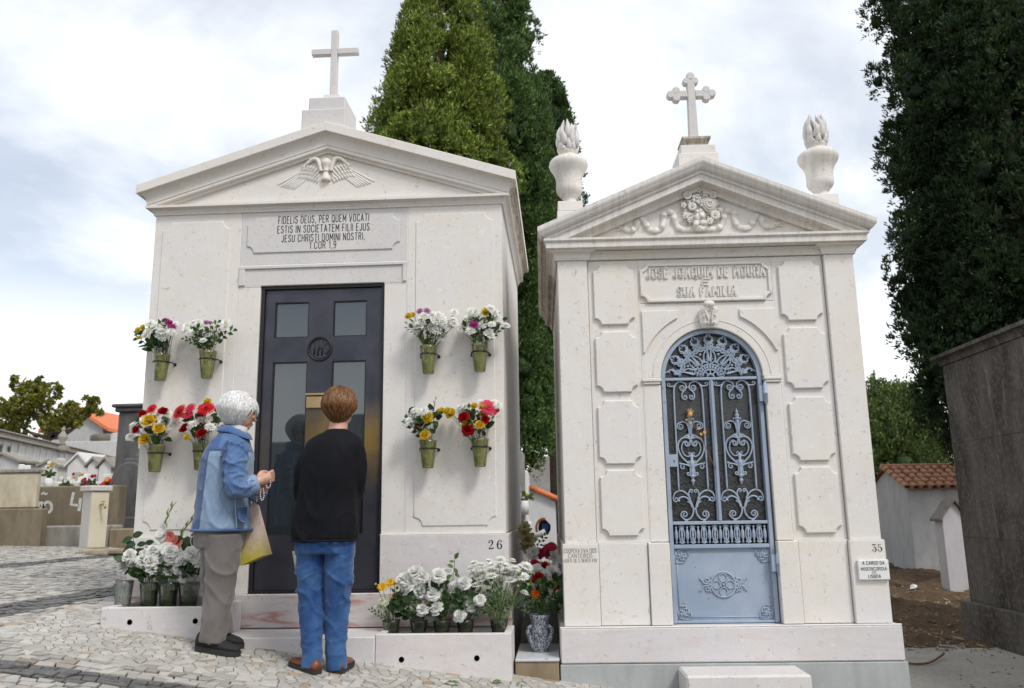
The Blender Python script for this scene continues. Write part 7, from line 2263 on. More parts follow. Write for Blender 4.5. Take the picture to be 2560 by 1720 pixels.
Z7 = lambda a, b: ((880 + a / 3.92) / 1.09683, (1320 + b / 3.92) / 1.09683)       # right planter crop
def hd(Z, items): return [(*Z(a, b), k, s, *rest_) for a, b, k, s, *rest_ in items]
C_, K_ = 'chrysanthemum', 'carnation'
v = wall_vase('green wall vase, upper one nearest the outer left corner', *ZV(280, 428), *ZV(280, 652))
bouquet('white chrysanthemums with yellow and purple ones, upper left corner', hd(ZV, [(190, 165, C_, 1), (260, 175, C_, .9), (170, 235, C_, 1.05), (150, 265, C_, .9), (230, 225, C_, 1.05), (290, 230, C_, 1.1), (320, 235, C_, .9), (275, 268, C_, 1), (300, 280, C_, .9), (365, 235, C_, .9), (380, 255, C_, .8), (400, 170, C_, .8), (290, 180, C_, .8), (215, 205, C_, .8),
    (130, 200, 'yellow_chrysanthemum', .8), (90, 225, 'yellow_chrysanthemum', .85), (95, 290, 'yellow_chrysanthemum', .6), (320, 152, 'purple_chrysanthemum', 1), (355, 160, 'purple_chrysanthemum', 1), (380, 198, 'purple_chrysanthemum', 1), (365, 190, 'purple_chrysanthemum', .8)]), v, .05, -.13, 26, 3, seed=1, leafset=(0, 2))
v = wall_vase('green wall vase, upper one beside the door jamb on the left', *ZV(680, 402), *ZV(672, 632))
bouquet('white chrysanthemums with airy green sprigs left of the door', hd(ZV, [(500, 195, C_, 1), (490, 225, C_, .9), (570, 155, C_, 1), (600, 165, C_, .9), (560, 240, C_, 1), (600, 230, C_, 1.1), (640, 225, C_, 1), (625, 185, C_, .9), (680, 265, C_, .8), (640, 310, C_, .8), (570, 335, C_, .9), (655, 345, C_, .8), (830, 165, C_, 1.15), (825, 200, C_, .95), (590, 195, 'yellow_chrysanthemum', .6), (665, 160, 'mauve_chrysanthemum', 1.2), (700, 160, 'mauve_chrysanthemum', .8)]), v, .05, -.13, 20, 14, seed=2, leafset=(1, 3))
v = wall_vase('green wall vase, lower one nearest the outer left corner', *ZV(232, 1200), *ZV(235, 1430))
bouquet('yellow roses with red roses and white chrysanthemums at lower left', hd(ZV, [(185, 1005, 'yellow_rose', 1.25), (265, 1070, 'yellow_rose', 1.2), (145, 1160, 'yellow_rose', 1.2), (300, 925, 'red_rose', 1.15), (80, 1075, 'red_rose', .95), (130, 945, 'red_rose', .95), (210, 1085, 'red_rose', .8), (45, 1030, C_, 1), (50, 1060, C_, .9), (130, 985, C_, 1), (200, 945, C_, .9), (240, 940, C_, 1), (330, 1000, C_, 1.1), (290, 1010, C_, .9), (400, 1020, C_, 1.0), (360, 1040, C_, .9), (300, 1125, C_, .8), (345, 940, C_, .8), (15, 1130, C_, .8), (45, 1145, C_, .7),
    (200, 895, 'red_gerbera', .9)]), v, .05, -.13, 26, 2, seed=3, leafset=(0, 2))
v = wall_vase('green wall vase, lower one behind the woman in denim', *ZV(625, 1185), *ZV(615, 1415))
bouquet('red gerberas and roses with one yellow flower behind the white hair', hd(ZV, [(437, 922, 'red_gerbera', 1.2), (665, 890, 'red_gerbera', 1.1), (530, 890, 'pink_gerbera', .8), (510, 945, 'pink_gerbera', .75), (625, 940, 'pink_carnation', .9), (770, 905, 'red_rose', .9), (660, 1055, 'red_rose', 1.15), (630, 1110, 'red_rose', 1.1), (490, 1050, 'red_rose', .9), (470, 1080, 'red_rose', .8), (680, 835, 'yellow_chrysanthemum', .95), (500, 1135, 'yellow_chrysanthemum', .75), (620, 990, C_, 1.1), (650, 1005, C_, 1.1), (690, 985, C_, .8), (700, 1045, C_, 1), (560, 1020, C_, .9), (575, 960, 'lily', .5)]), v, .05, -.13, 26, 3, seed=4, leafset=(0, 1, 2))
v = wall_vase('green wall vase, upper one beside the door on the right', *ZR(382, 425), *ZR(375, 662))
bouquet('white chrysanthemums trailing to the right beside the bronze door', hd(ZR, [(300, 285, K_, 1.2), (300, 250, K_, .9), (320, 200, C_, 1), (350, 165, C_, .9), (420, 160, C_, 1.1), (460, 170, C_, 1.1), (490, 185, C_, 1), (450, 210, C_, 1), (500, 215, C_, 1), (420, 265, C_, 1.1), (450, 290, C_, 1.2), (490, 320, C_, 1.1), (470, 260, C_, 1), (540, 225, C_, .9), (510, 240, C_, .9), (600, 135, C_, .8), (590, 200, C_, .8), (600, 235, C_, .8), (575, 265, C_, .7), (500, 355, C_, .8), (380, 195, C_, .8), (210, 175, 'yellow_chrysanthemum', .9), (250, 165, 'yellow_chrysanthemum', .8), (190, 228, 'flower_bud', 1), (305, 130, 'mauve_chrysanthemum', 1), (365, 130, 'mauve_chrysanthemum', 1.1), (380, 145, 'mauve_chrysanthemum', .8)]), v, .05, -.13, 28, 2, seed=5, leafset=(0, 1))
v = wall_vase('green wall vase, upper one nearest the right corner', *ZR(820, 408), *ZR(813, 645))
bouquet('white chrysanthemums round a magenta and a yellow one, upper right', hd(ZR, [(745, 130, C_, 1), (780, 140, C_, 1), (720, 185, C_, 1), (690, 240, C_, .9), (750, 185, C_, 1), (800, 170, C_, .9), (740, 295, C_, 1.1), (775, 275, C_, 1.1), (830, 250, C_, 1.1), (900, 330, C_, 1.1), (895, 310, C_, .9), (920, 240, C_, .8), (945, 140, C_, .9), (960, 175, C_, .9), (910, 105, C_, .9), (990, 235, C_, .8), (1040, 250, C_, .9), (650, 290, C_, .7), (865, 140, 'yellow_chrysanthemum', 1.1), (780, 228, 'purple_chrysanthemum', 1.3), (765, 240, 'purple_chrysanthemum', 1.1)]), v, .05, -.13, 26, 10, seed=6, leafset=(0, 1, 3))
v = wall_vase('green wall vase, lower one beside the door on the right', *ZR(378, 1228), *ZR(370, 1466))
bouquet('yellow chrysanthemum and broad dark leaves, lower right of the door', hd(ZR, [(375, 1040, 'yellow_chrysanthemum', 1.45), (355, 1190, 'yellow_rose', 1.0), (310, 1100, 'red_rose', 1.0), (285, 1130, 'red_rose', .7), (380, 975, C_, 1.1), (340, 980, C_, .9), (320, 1010, C_, .9), (250, 1010, C_, 1), (215, 1060, C_, .9), (240, 1075, C_, .9), (260, 975, C_, .8), (440, 875, 'flower_bud', 1), (425, 905, 'flower_bud', .8), (490, 985, 'yellow_chrysanthemum', 1)]), v, .05, -.13, 22, 3, seed=7, leafset=(4, 2, 0))
v = wall_vase('green wall vase, lower one nearest the right corner', *ZR(818, 1215), *ZR(820, 1455))
bouquet('pink gerbera with red roses and yellow flowers, lower right corner', hd(ZR, [(892, 952, 'pink_gerbera', 1.25), (685, 1040, 'red_rose', 1.3), (715, 1150, 'red_rose', 1.25), (865, 1060, 'red_rose', 1), (945, 985, 'red_rose', 1), (843, 1005, 'yellow_chrysanthemum', 1.05), (712, 1088, 'yellow_chrysanthemum', 1.15), (820, 1105, 'yellow_rose', 1), (560, 990, 'yellow_chrysanthemum', 1.1), (580, 1010, 'yellow_rose', 1.1), (540, 985, 'yellow_chrysanthemum', .9), (770, 940, 'yellow_chrysanthemum', .9), (840, 950, 'yellow_chrysanthemum', .8), (670, 970, C_, 1.2), (690, 940, C_, 1), (650, 945, C_, .8), (940, 915, C_, 1), (970, 930, C_, .9), (830, 905, C_, .8)]), v, .05, -.13, 30, 5, seed=8, leafset=(0, 2, 1))
# vases in the planters
def pot(label, dx0, dx1, dtop, dbot, Y, mat, grp='clear vases in the planters', zbot=None):
    a, b = at(dx0, dtop, Y), at(dx1, dtop, Y); c = (a.x + b.x) / 2; r = (b.x - a.x) / 2
    zb = at(dx0, dbot, Y).z if zbot is None else zbot
    t = thing('glass_vase', label, 'vase', (c, Y, zb), group=grp)
    h = a.z - zb
    m = MB(); wob = lambda an, z: 1 + (.03 * math.cos(12 * an) if z > zb + h * .8 else .012 * math.cos(12 * an))
    m.lathe([(0, zb), (r * .72, zb), (r * .74, zb + .01), (r * .85, zb + h * .55), (r * .96, zb + h * .9), (r, zb + h), (r * .96, zb + h), (r * .91, zb + h * .88), (r * .80, zb + h * .5), (r * .68, zb + .012), (0, zb + .012)], 24, (c, Y, 0), wob=wob)
    m.build('cup', mat, t)
    if mat is not MAT['frosted_glass']:
        w = MB(); w.lathe([(0, zb + .014), (r * .66, zb + .014), (r * .84, zb + h * .72), (0, zb + h * .72)], 16, (c, Y, 0)); w.build('water', MAT['vase_water'], t)
    return Vector((c, Y, a.z))
vase_glass('vase_water', (.55, .62, .42), (.05, .08, .025), .22)
LPY, RPY = -.20, -.20
zL, zR = .365, .202
pot('empty clear vase at the left end of the left planter', 262, 304, 1323, 1383, LPY, MAT['frosted_glass'], zbot=zL)
vl = [pot('second vase from the left, full of carnation stems', 321, 363, 1327, 1383, LPY, MAT['water_glass'], zbot=zL), pot('middle vase of the left planter with carnations', 364, 408, 1327, 1383, LPY, MAT['water_glass'], zbot=zL), pot('carnation vase behind the grey trouser leg', 409, 455, 1327, 1383, LPY, MAT['water_glass'], zbot=zL)]
CL = hd(Z6, [(a, b, K_, s) for a, b, s in ((1010, 590, 1), (1120, 520, 1.1), (1170, 530, 1), (1250, 450, 1), (1240, 600, .9), (1030, 545, 1.15), (1095, 545, 1.15), (1060, 490, 1), (1145, 595, 1.1), (1190, 480, 1), (1230, 535, 1.1), (1265, 490, 1), (1205, 570, 1))])
bouquet('white carnations leaning over the left end of the left planter', CL, vl[0], .05, LPY, 26, 4, seed=9, leafset=(0, 2), ysp=.07)
bouquet('white carnations in the middle of the left planter', hd(Z6, [(a, b, K_, s) for a, b, s in ((1300, 530, 1), (1340, 510, 1), (1420, 540, .9), (1330, 565, 1.1), (1385, 600, 1), (1465, 590, 1), (1390, 455, 1.1), (1360, 435, 1), (1395, 510, 1.05), (1320, 480, .9), (1300, 470, .9))]), vl[1], .05, LPY, 26, 3, seed=10, leafset=(0, 2), ysp=.07)
bouquet('white carnations beside the grey trouser leg', hd(Z6, [(a, b, K_, s) for a, b, s in ((1500, 560, 1), (1480, 530, .9), (1590, 590, .9), (1515, 655, 1.1), (1520, 500, 1.1), (1560, 470, 1), (1600, 445, 1), (1550, 540, 1.05), (1620, 520, 1), (1650, 600, 1), (1640, 560, .9))]), vl[2], .05, LPY, 26, 3, seed=11, leafset=(0, 2), ysp=.07)
def spike(label, pts, florets, kind, Y, seed):
    rd = random.Random(seed); P = [at(*Z6(a, b), Y) for a, b in pts]
    t = thing('gladiolus', label, 'flowers', P[0], group='gladioli in the left planter')
    m = MB(); c = catmull(P, 6); m.tube(c, [.006 * (1 - .7 * i / len(c)) for i in range(len(c))], 6, col=(.17, .25, .06))
    for i in range(7):
        q = .35 + .6 * i / 7; p = c[int(q * (len(c) - 1))]; d = (c[-1] - c[0]).normalized()
        s = 1 if i % 2 else -1
        m.tube([p, p + d * .02 + Vector((s * .008, -.004, 0)), p + d * .05 + Vector((s * .006, 0, 0))], [.003, .006, .001], 6, col=(.20, .28, .07))
    m.build('stem', MAT['leaf_green'], t, fix=False)
    for a, b in florets:
        p = at(*Z6(a, b), Y - .02)
        inst(kind, rd.choice(FL[kind]), t, face_m(p, (rd.uniform(-.5, .5), -.8, rd.uniform(.0, .5)), rd.uniform(0, 6), rd.uniform(.9, 1.15)))
spike('tall white gladiolus with a green tip above the carnations', [(1290, 640), (1310, 470), (1340, 300), (1360, 190), (1395, 110), (1442, 42)], [(1300, 440), (1330, 420), (1310, 400), (1325, 370), (1300, 350), (1335, 390), (1340, 330), (1320, 310), (1345, 275)], 'gladiolus_floret', -.15, 1)
spike('salmon pink gladiolus slanting behind the denim jacket', [(1400, 560), (1440, 440), (1480, 310), (1540, 230), (1600, 165)], [(1410, 345), (1395, 335), (1450, 385), (1440, 410), (1425, 370)], 'pink_gladiolus_floret', -.15, 2)
# loose leafy twigs at the planter's left
lv = thing('leafy_twig', 'dark leafy twigs sticking out at the left end of the left planter', 'twig', at(*Z6(1110, 480), -.17))
tm = MB()
for pts in (((1115, 620), (1105, 470), (1085, 330)), ((1190, 560), (1195, 450), (1190, 385)), ((1520, 600), (1540, 420), (1560, 320))):
    tm.tube(catmull([at(*Z6(a, b), -.17) for a, b in pts], 4), .0022, 5, col=(.10, .09, .04))
tm.build('stems', MAT['leaf_green'], lv, fix=False)
rd = random.Random(3)
for a, b, ang_, s in ((1085, 330, 20, 1.0), (1080, 340, 200, 1.0), (1100, 395, 210, 1.25), (1105, 400, 160, .9), (1105, 430, 215, 1.4), (1110, 440, -25, 1.3), (1190, 385, 10, .8), (1190, 385, 190, .8), (1195, 430, -10, 1), (1195, 440, 185, .9), (1050, 560, 260, .9), (1540, 330, 250, 1.3), (1560, 320, 20, 1.2), (1545, 380, 260, 1.1), (1580, 330, -60, 1.2), (1600, 380, -80, 1.2), (1500, 400, 120, 1)):
    p = at(*Z6(a, b), -.17); d = Vector((math.cos(R_(ang_)), -.25, math.sin(R_(ang_)))).normalized(); side = d.cross(Vector((0, -1, .5))).normalized(); nz = side.cross(d)
    inst('leaf', LEAF[2], lv, Matrix(((d.x, side.x, nz.x, p.x), (d.y, side.y, nz.y, p.y), (d.z, side.z, nz.z, p.z), (0, 0, 0, 1))) @ Matrix.Rotation(rd.uniform(-.6, .6), 4, 'X') @ Matrix.Scale(s, 4))
# right planter
vr = []
for lab, c_ in (('leftmost vase of the right planter, beside the step', 385), ('second vase from the step in the right planter', 655), ('middle vase of the right planter', 880), ('fourth vase from the step in the right planter', 1110), ('rightmost vase of the right planter, holding daisies', 1440)):
    a = Z7(c_ - 88, 900); b = Z7(c_ + 88, 900)
    vr.append(pot(lab, a[0], b[0], a[1], Z7(0, 1030)[1], RPY, MAT['water_glass'], zbot=zR))
bouquet('yellow daisies and green buttons at the door end of the right planter', hd(Z7, [(295, 578, 'yellow_daisy', 1.0), (375, 537, 'yellow_daisy', 1.0), (415, 542, 'yellow_daisy', .75), (495, 612, 'yellow_daisy', .5), (415, 645, 'yellow_daisy', .4), (388, 688, 'yellow_daisy', .4), (238, 553, 'flower_bud', .9)] + [(a, b, 'button_chrysanthemum', s) for a, b, s in ((330, 740, 1.2), (298, 715, 1.1), (375, 745, 1), (332, 828, 1.1), (247, 780, 1.1), (320, 873, 1), (362, 903, 1.1), (285, 775, .9))] + [(480, 690, K_, 1), (530, 705, K_, .9)]), vr[0], .05, RPY, 24, 3, seed=12, leafset=(0, 2), ysp=.05, leaf_area=(*sorted((Z7(390, 0)[0], Z7(560, 0)[0])), Z7(0, 700)[1], Z7(0, 900)[1]))
bouquet('white carnations second from the step in the right planter', hd(Z7, [(a, b, K_, s) for a, b, s in ((510, 510, 1.1), (545, 580, 1.1), (628, 445, 1.15), (690, 478, 1), (680, 620, 1.1), (740, 650, 1.1), (610, 720, 1), (690, 800, .9), (600, 860, .7))]), vr[1], .05, RPY, 26, 3, seed=13, leafset=(0, 1, 2), ysp=.07)
bouquet('white carnations in the middle of the right planter', hd(Z7, [(a, b, K_, s) for a, b, s in ((790, 655, 1.1), (832, 650, 1.1), (770, 850, 1.25), (830, 790, 1.15), (885, 775, .9), (930, 770, .9), (880, 720, 1), (960, 710, .9), (848, 470, 1.15), (905, 450, 1.05))]), vr[2], .05, RPY, 28, 3, seed=14, leafset=(0, 1, 2), ysp=.07)
bouquet('white carnations with a tall leafy shoot in the right planter', hd(Z7, [(a, b, K_, s) for a, b, s in ((920, 612, 1.1), (945, 455, 1), (1030, 570, 1.05), (1090, 630, 1.1), (1150, 610, 1.2), (1060, 868, 1.05), (1165, 765, 1.15), (1210, 720, 1), (1250, 710, .9), (1105, 545, 1))]), vr[3], .05, RPY, 28, 4, seed=15, leafset=(0, 1, 2), ysp=.07)
bouquet('dense mass of white daisies on thin stems at the right planter end', hd(Z7, [(a, b, C_, s * .95) for a, b, s in ((1195, 345, .9), (1270, 365, .9), (1340, 325, .8), (1455, 310, 1), (1570, 318, .8), (1165, 400, 1), (1190, 440, 1.1), (1280, 440, 1.15), (1370, 360, 1), (1400, 420, 1.1), (1440, 380, 1.1), (1500, 370, 1.1), (1560, 380, 1.1), (1600, 400, 1.1), (1650, 385, 1.1), (1710, 375, 1.2), (1270, 505, 1.2), (1370, 470, 1.2), (1470, 450, 1.2), (1540, 460, 1.2), (1590, 410, 1), (1640, 450, 1.2), (1680, 475, 1.2), (1560, 510, 1.1), (1450, 510, 1.1), (1220, 560, 1), (1620, 490, 1), (1700, 430, 1.1), (1340, 420, 1.1), (1230, 475, 1.1), (1320, 515, 1), (1500, 420, 1), (1420, 450, 1), (1110, 500, .9), (1690, 635, .9))] + [(a, b, 'flower_bud', 1) for a, b in ((1375, 625), (1285, 670), (1725, 560), (1390, 690), (1625, 575))]), vr[4], .05, RPY, 6, 10, seed=16, leafset=(3,), ysp=.07, stem_col=(.17, .25, .08), up=1.3, fwd=-.35)
ts = thing('leafy_shoot', 'single upright leafy shoot above the carnations of the right planter', 'twig', at(*Z7(990, 600), -.22))
tm = MB(); tm.tube(catmull([at(*Z7(a, b), -.22) for a, b in ((985, 640), (990, 480), (1002, 380), (1005, 300))], 4), .0022, 5, col=(.16, .22, .06)); tm.build('stem', MAT['leaf_green'], ts, fix=False)
for a, b, ang_, s in ((1010, 300, 60, .9), (990, 385, 150, .8), (1005, 395, -60, .8), (975, 460, 210, .9), (1000, 330, 170, .6), (960, 520, 200, .9), (1010, 450, -30, .7)):
    p = at(*Z7(a, b), -.22); d = Vector((math.cos(R_(ang_)), -.35, math.sin(R_(ang_)))).normalized(); side = d.cross(Vector((0, -1, .5))).normalized(); nz = side.cross(d)
    inst('leaf', LEAF[1], ts, Matrix(((d.x, side.x, nz.x, p.x), (d.y, side.y, nz.y, p.y), (d.z, side.z, nz.z, p.z), (0, 0, 0, 1))) @ Matrix.Scale(s, 4))
# speckled vase and the crowd of flowers in the gap
def speckle():
    t = NT('speckled_black'); c = t.coord('Object')
    n = t.noise(c, 130, 3, .6, .8)
    t.set(color=t.mix(t.ramp(n, [(.47, 0.0), (.58, 1.0)]), (.035, .04, .055), (.42, .45, .52)), rough=.35); t.bump(n, .5, .004); MAT['speckled_black'] = t.mat
speckle()
vy = .03
vb, vt_ = at(*Z7(1845, 1128), vy), at(*Z7(1845, 845), vy)
sv = thing('speckled_vase', 'black and white speckled vase with lug handles in the gap', 'vase', (vb.x, vy, .094))
hh = vt_.z - .094
m = MB(); m.lathe([(0, .094), (.040, .094), (.046, .10), (.050, .094 + hh * .18), (.058, .094 + hh * .38), (.060, .094 + hh * .55), (.052, .094 + hh * .72), (.055, .094 + hh * .86), (.068, .094 + hh), (.062, .094 + hh), (.045, .094 + hh * .7), (0, .094 + hh * .6)], 24, (vb.x, vy, 0), wob=lambda a, z: 1 + .03 * math.cos(8 * a)); m.build('body', MAT['speckled_black'], sv)
for s in (-1, 1):
    m = MB(); m.tube(catmull([(vb.x + s * .05, vy - .02, .094 + hh * .72), (vb.x + s * .074, vy - .03, .094 + hh * .60), (vb.x + s * .066, vy - .03, .094 + hh * .42), (vb.x + s * .05, vy - .03, .094 + hh * .22), (vb.x + s * .038, vy - .02, .094 + hh * .10)], 4), [.012] * 6 + [.015] * 6 + [.012] * 5, 8); m.build('handle', MAT['speckled_black'], sv)
GH = [(1800, 685, 'tulip', 1.2, -.12), (1815, 432, 'big_carnation', .92, .1), (1965, 445, 'big_carnation', .95, .12), (1830, 492, 'red_carnation', 1.0, .05), (2000, 555, 'red_carnation', 1.1, .05), (1885, 382, 'red_carnation', 1.0, .2), (1790, 352, 'pink_carnation', 1, .3), (1860, 240, 'pink_carnation', 1, .5), (1835, 270, 'pink_carnation', .9, .5), (1930, 255, 'pink_carnation', 1.15, .5), (1960, 190, 'pink_gerbera', .8, .6), (1910, 195, 'pink_gerbera', .7, .6), (1765, 270, 'lily', 1.1, .45), (1985, 300, 'lily', 1, .45), (1780, 235, 'lily', .8, .45), (1950, 690, 'flower_bud', 1.6, .0)]
bouquet('red, pink and white flowers crowding the gap between the tombs', hd(Z7, GH), Vector((vb.x, vy, vt_.z)), .05, .15, 95, 6, seed=17, leafset=(0, 1, 2), ysp=.14, leaf_area=(Z7(1660, 0)[0], Z7(2050, 0)[0], Z7(0, 470)[1], Z7(0, 830)[1]))
bouquet('greenish lilies leaning on the side wall of tomb 26', hd(Z7, [(1700, 60, 'green_lily', 1.1, 0), (1725, 130, 'green_lily', 1.2, 0), (1700, 200, 'green_lily', 1, 0), (1690, -10, 'green_lily', .8, 0)]), at(*Z7(1760, 260), .9), .04, .8, 14, 3, seed=18, leafset=(2, 1), ysp=.04)
# flowers on the far graves
def far_bunch(label, dx, dy, Y, kinds, n, spread, seed, vase=True):
    rd = random.Random(seed); p = at(dx, dy, Y)
    t = thing('flower_bunch', label, 'flowers', (p.x, Y, p.z - .2), group='flowers on the far graves')
    for k in range(n):
        a = rd.uniform(0, 2 * PI); q = rd.random() ** .5 * spread
        kd = rd.choice(kinds)
        inst(kd, FL[kd][0], t, face_m(p + Vector((math.cos(a) * q, rd.uniform(-.06, .02), math.sin(a) * q * .8)), (rd.uniform(-.4, .4), -1, .5), 0, rd.uniform(.7, 1.0)))
    for k in range(10):
        a = rd.uniform(0, 2 * PI); d = Vector((math.cos(a), -.4, math.sin(a))).normalized(); side = d.cross(Vector((0, -1, .5))).normalized(); nz = side.cross(d); q = p + Vector((rd.uniform(-1, 1) * spread * .6, 0, -spread * .7))
        inst('leaf', LEAF[0], t, Matrix(((d.x, side.x, nz.x, q.x), (d.y, side.y, nz.y, q.y), (d.z, side.z, nz.z, q.z), (0, 0, 0, 1))) @ Matrix.Scale(1.8, 4))
    if vase:
        m = MB(); m.lathe([(.05, p.z - spread - .22), (.07, p.z - spread - .02), (.06, p.z - spread - .02), (0, p.z - spread - .1)], 10, (p.x, Y + .02, 0)); m.build('vase', MAT['ossuary_white'], t)
far_bunch('yellow and white bunch on the far left grave slab', 114, 1068, 7.55, ['yellow_chrysanthemum', 'chrysanthemum'], 9, .13, 1)
far_bunch('yellow flowers with green leaves behind the tap pillar', 181, 1090, 7.7, ['yellow_chrysanthemum', 'yellow_chrysanthemum', 'pink_carnation'], 6, .12, 2)
far_bunch('pale pink flowers beyond the tap pillar', 208, 1094, 7.6, ['lily', 'pink_carnation', 'chrysanthemum'], 6, .10, 3)
far_bunch('pink and orange flowers beside the domed headstone', 247, 1100, 6.7, ['pink_gerbera', 'yellow_daisy', 'pink_carnation'], 7, .10, 4)
far_bunch('small white flowers low on the far grave', 153, 1096, 7.5, ['chrysanthemum', 'button_chrysanthemum'], 6, .10, 5)
far_bunch('red and yellow flowers beside the side wall of tomb 26', 1196, 1122, 6.9, ['yellow_chrysanthemum', 'pink_carnation', 'chrysanthemum'], 6, .10, 6)

# green leaves dropped on the paving
for lab, x, y, k in (('fresh green leaf lying on the paving before the right planter', -.62, -.66, 0), ('curled green leaf on the paving beside the planter corner', -.36, -.50, 1), ('tiny yellowish leaf on the paving near the gap', -.25, -.47, 3)):
    z = gz(x, y) + .006
    m = MB(); m.merge(LEAF[k], Matrix.Translation((x, y, z + .012)) @ Matrix.Rotation(k * 1.3 + .4, 4, 'Z') @ Matrix.Rotation(.25, 4, 'X')); m.merge(LEAF[k], Matrix.Translation((x, y, z + .012)) @ Matrix.Rotation(k * 1.3 + 2.2, 4, 'Z') @ Matrix.Rotation(-.3, 4, 'X')); m.usecol = True; m.col = [(.10, .18, .04)] * len(m.f)
    tag(m.build('fallen_leaf', MAT['leaf_green'], fix=False), lab, 'leaf', 'leaves dropped on the paving')
# ------------------------------------------------------------------ people
from mathutils import noise as mnoise
def remesh(mb, voxel, smooth=4, disp=None, name='skin'):
    me = mb.mesh(name)
    o = bpy.data.objects.new('tmp', me); COL.objects.link(o)
    md = o.modifiers.new('r', 'REMESH'); md.mode = 'VOXEL'; md.voxel_size = voxel; md.adaptivity = 0; md.use_smooth_shade = True
    if smooth:
        ms = o.modifiers.new('s', 'SMOOTH'); ms.factor = .5; ms.iterations = smooth
    dg = bpy.context.evaluated_depsgraph_get()
    out = bpy.data.meshes.new_from_object(o.evaluated_get(dg))
    bpy.data.objects.remove(o); bpy.data.meshes.remove(me)
    out.name = name
    if disp is not None:
        n = len(out.vertices)
        co = np.empty(n * 3, np.float32); out.vertices.foreach_get('co', co); co = co.reshape(-1, 3)
        no = np.empty(n * 3, np.float32); out.vertices.foreach_get('normal', no); no = no.reshape(-1, 3)
        dv = np.array([disp(Vector(c), Vector(k)) for c, k in zip(co, no)], np.float32)
        out.vertices.foreach_set('co', (co + no * dv[:, None]).ravel())
    out.polygons.foreach_set('use_smooth', [True] * len(out.polygons))
    out.update()
    return out
def wear(me, name, mat, parent, tint=None):
    me.transform(Matrix.Translation(-root_org(parent)))
    me.materials.append(mat)
    if tint is not None:
        org = root_org(parent)
        ca = me.color_attributes.new('tint', 'FLOAT_COLOR', 'POINT')
        arr = []
        for v in me.vertices: arr.extend((*tint(v.co + org, v.normal), 1.0))
        ca.data.foreach_set('color', arr)
    return link(name, me, parent)
def ering(dl, dr, dy, hd, Y, n=22, e=2.4, shrink=0.0, tilt=0.0):
    a, b = at(dl, dy, Y), at(dr, dy, Y); c = (a + b) / 2; hw_ = max(.01, (b.x - a.x) / 2 - shrink); hd = max(.01, hd - shrink)
    out = []
    for k in range(n):
        t = 2 * PI * k / n; ct, s_ = math.cos(t), math.sin(t)
        x = math.copysign(abs(ct) ** (2 / e), ct) * hw_; y = math.copysign(abs(s_) ** (2 / e), s_) * hd
        out.append((c.x + x, c.y + y, c.z + tilt * y))
    return out
def limb(mb, pts, rad, shrink=0.0, n=14, sub=5):
    c = catmull(pts, sub); m = len(pts) - 1; rr = []
    for i in range(len(c)):
        u = i / sub; k = min(int(u), m - 1); f = u - k
        rr.append(max(.008, rad[k] * (1 - f) + rad[k + 1] * f - shrink))
    mb.tube(c, rr, n)
def skin_mat():
    t = NT('skin'); c = t.world()
    n1 = t.noise(c, 18, 4); n2 = t.noise(c, 160, 3)
    t.set(color=t.mix(t.ramp(n1, [(.35, 0.0), (.7, 1.0)]), (.50, .27, .19), (.58, .35, .26)), rough=.5, sss=.12)
    t.bsdf.inputs['Subsurface Radius'].default_value = (.012, .005, .003)
    t.bump(n2, .15, .002); MAT['skin'] = t.mat
skin_mat()
def cloth(name, col, col2, weave=350, rough=.85, scale=5, sheen=.2, tint=False, bump=.25):
    t = NT(name); w = t.world()
    n1 = t.noise(w, scale, 5, .6); n2 = t.noise(w, weave, 2, .5); n3 = t.noise(t.world((1, 1, .35)), 60, 3)
    if tint:
        a = t.n('ShaderNodeAttribute'); a.attribute_name = 'tint'
        c = t.mix(t.math('MULTIPLY', t.ramp(n1, [(.35, 0.0), (.75, 1.0)]), .35), a.outputs['Color'], t.mix(.5, a.outputs['Color'], (.55, .62, .72)))
        c = t.mix(t.math('MULTIPLY', t.ramp(n3, [(.4, 0.0), (.7, 1.0)]), .35), c, t.mix(.35, c, (.02, .03, .08)))
    else:
        c = t.mix(t.ramp(n1, [(.35, 0.0), (.7, 1.0)]), col, col2)
    c = t.mix(t.math('MULTIPLY', n2, .35), c, t.mix(.6, c, (.0, .0, .0)))
    t.set(color=c, rough=rough, spec=.2, sheen=sheen); t.bump(n2, bump, .0015)
    MAT[name] = t.mat
cloth('denim', (.1, .2, .4), (.2, .3, .5), tint=True)
cloth('blue_jeans', (.012, .050, .17), (.055, .14, .32), scale=7)
cloth('black_knit', (.0045, .005, .0075), (.008, .0085, .012), weave=500, sheen=.0)
cloth('grey_twill', (.145, .128, .122), (.20, .18, .172), scale=6)
cloth('white_knit', (.62, .63, .66), (.70, .70, .72))
simple('black_suede', (.012, .011, .013), .8, var=.3)
simple('rubber_sole', (.02, .018, .017), .7)
simple('brown_leather', (.15, .045, .018), .4, var=.3)
def hair_mat(name, rough=.45):
    t = NT(name); a = t.n('ShaderNodeAttribute'); a.attribute_name = 'tint'
    t.set(color=a.outputs['Color'], rough=rough, spec=.35); MAT[name] = t.mat
hair_mat('hair')
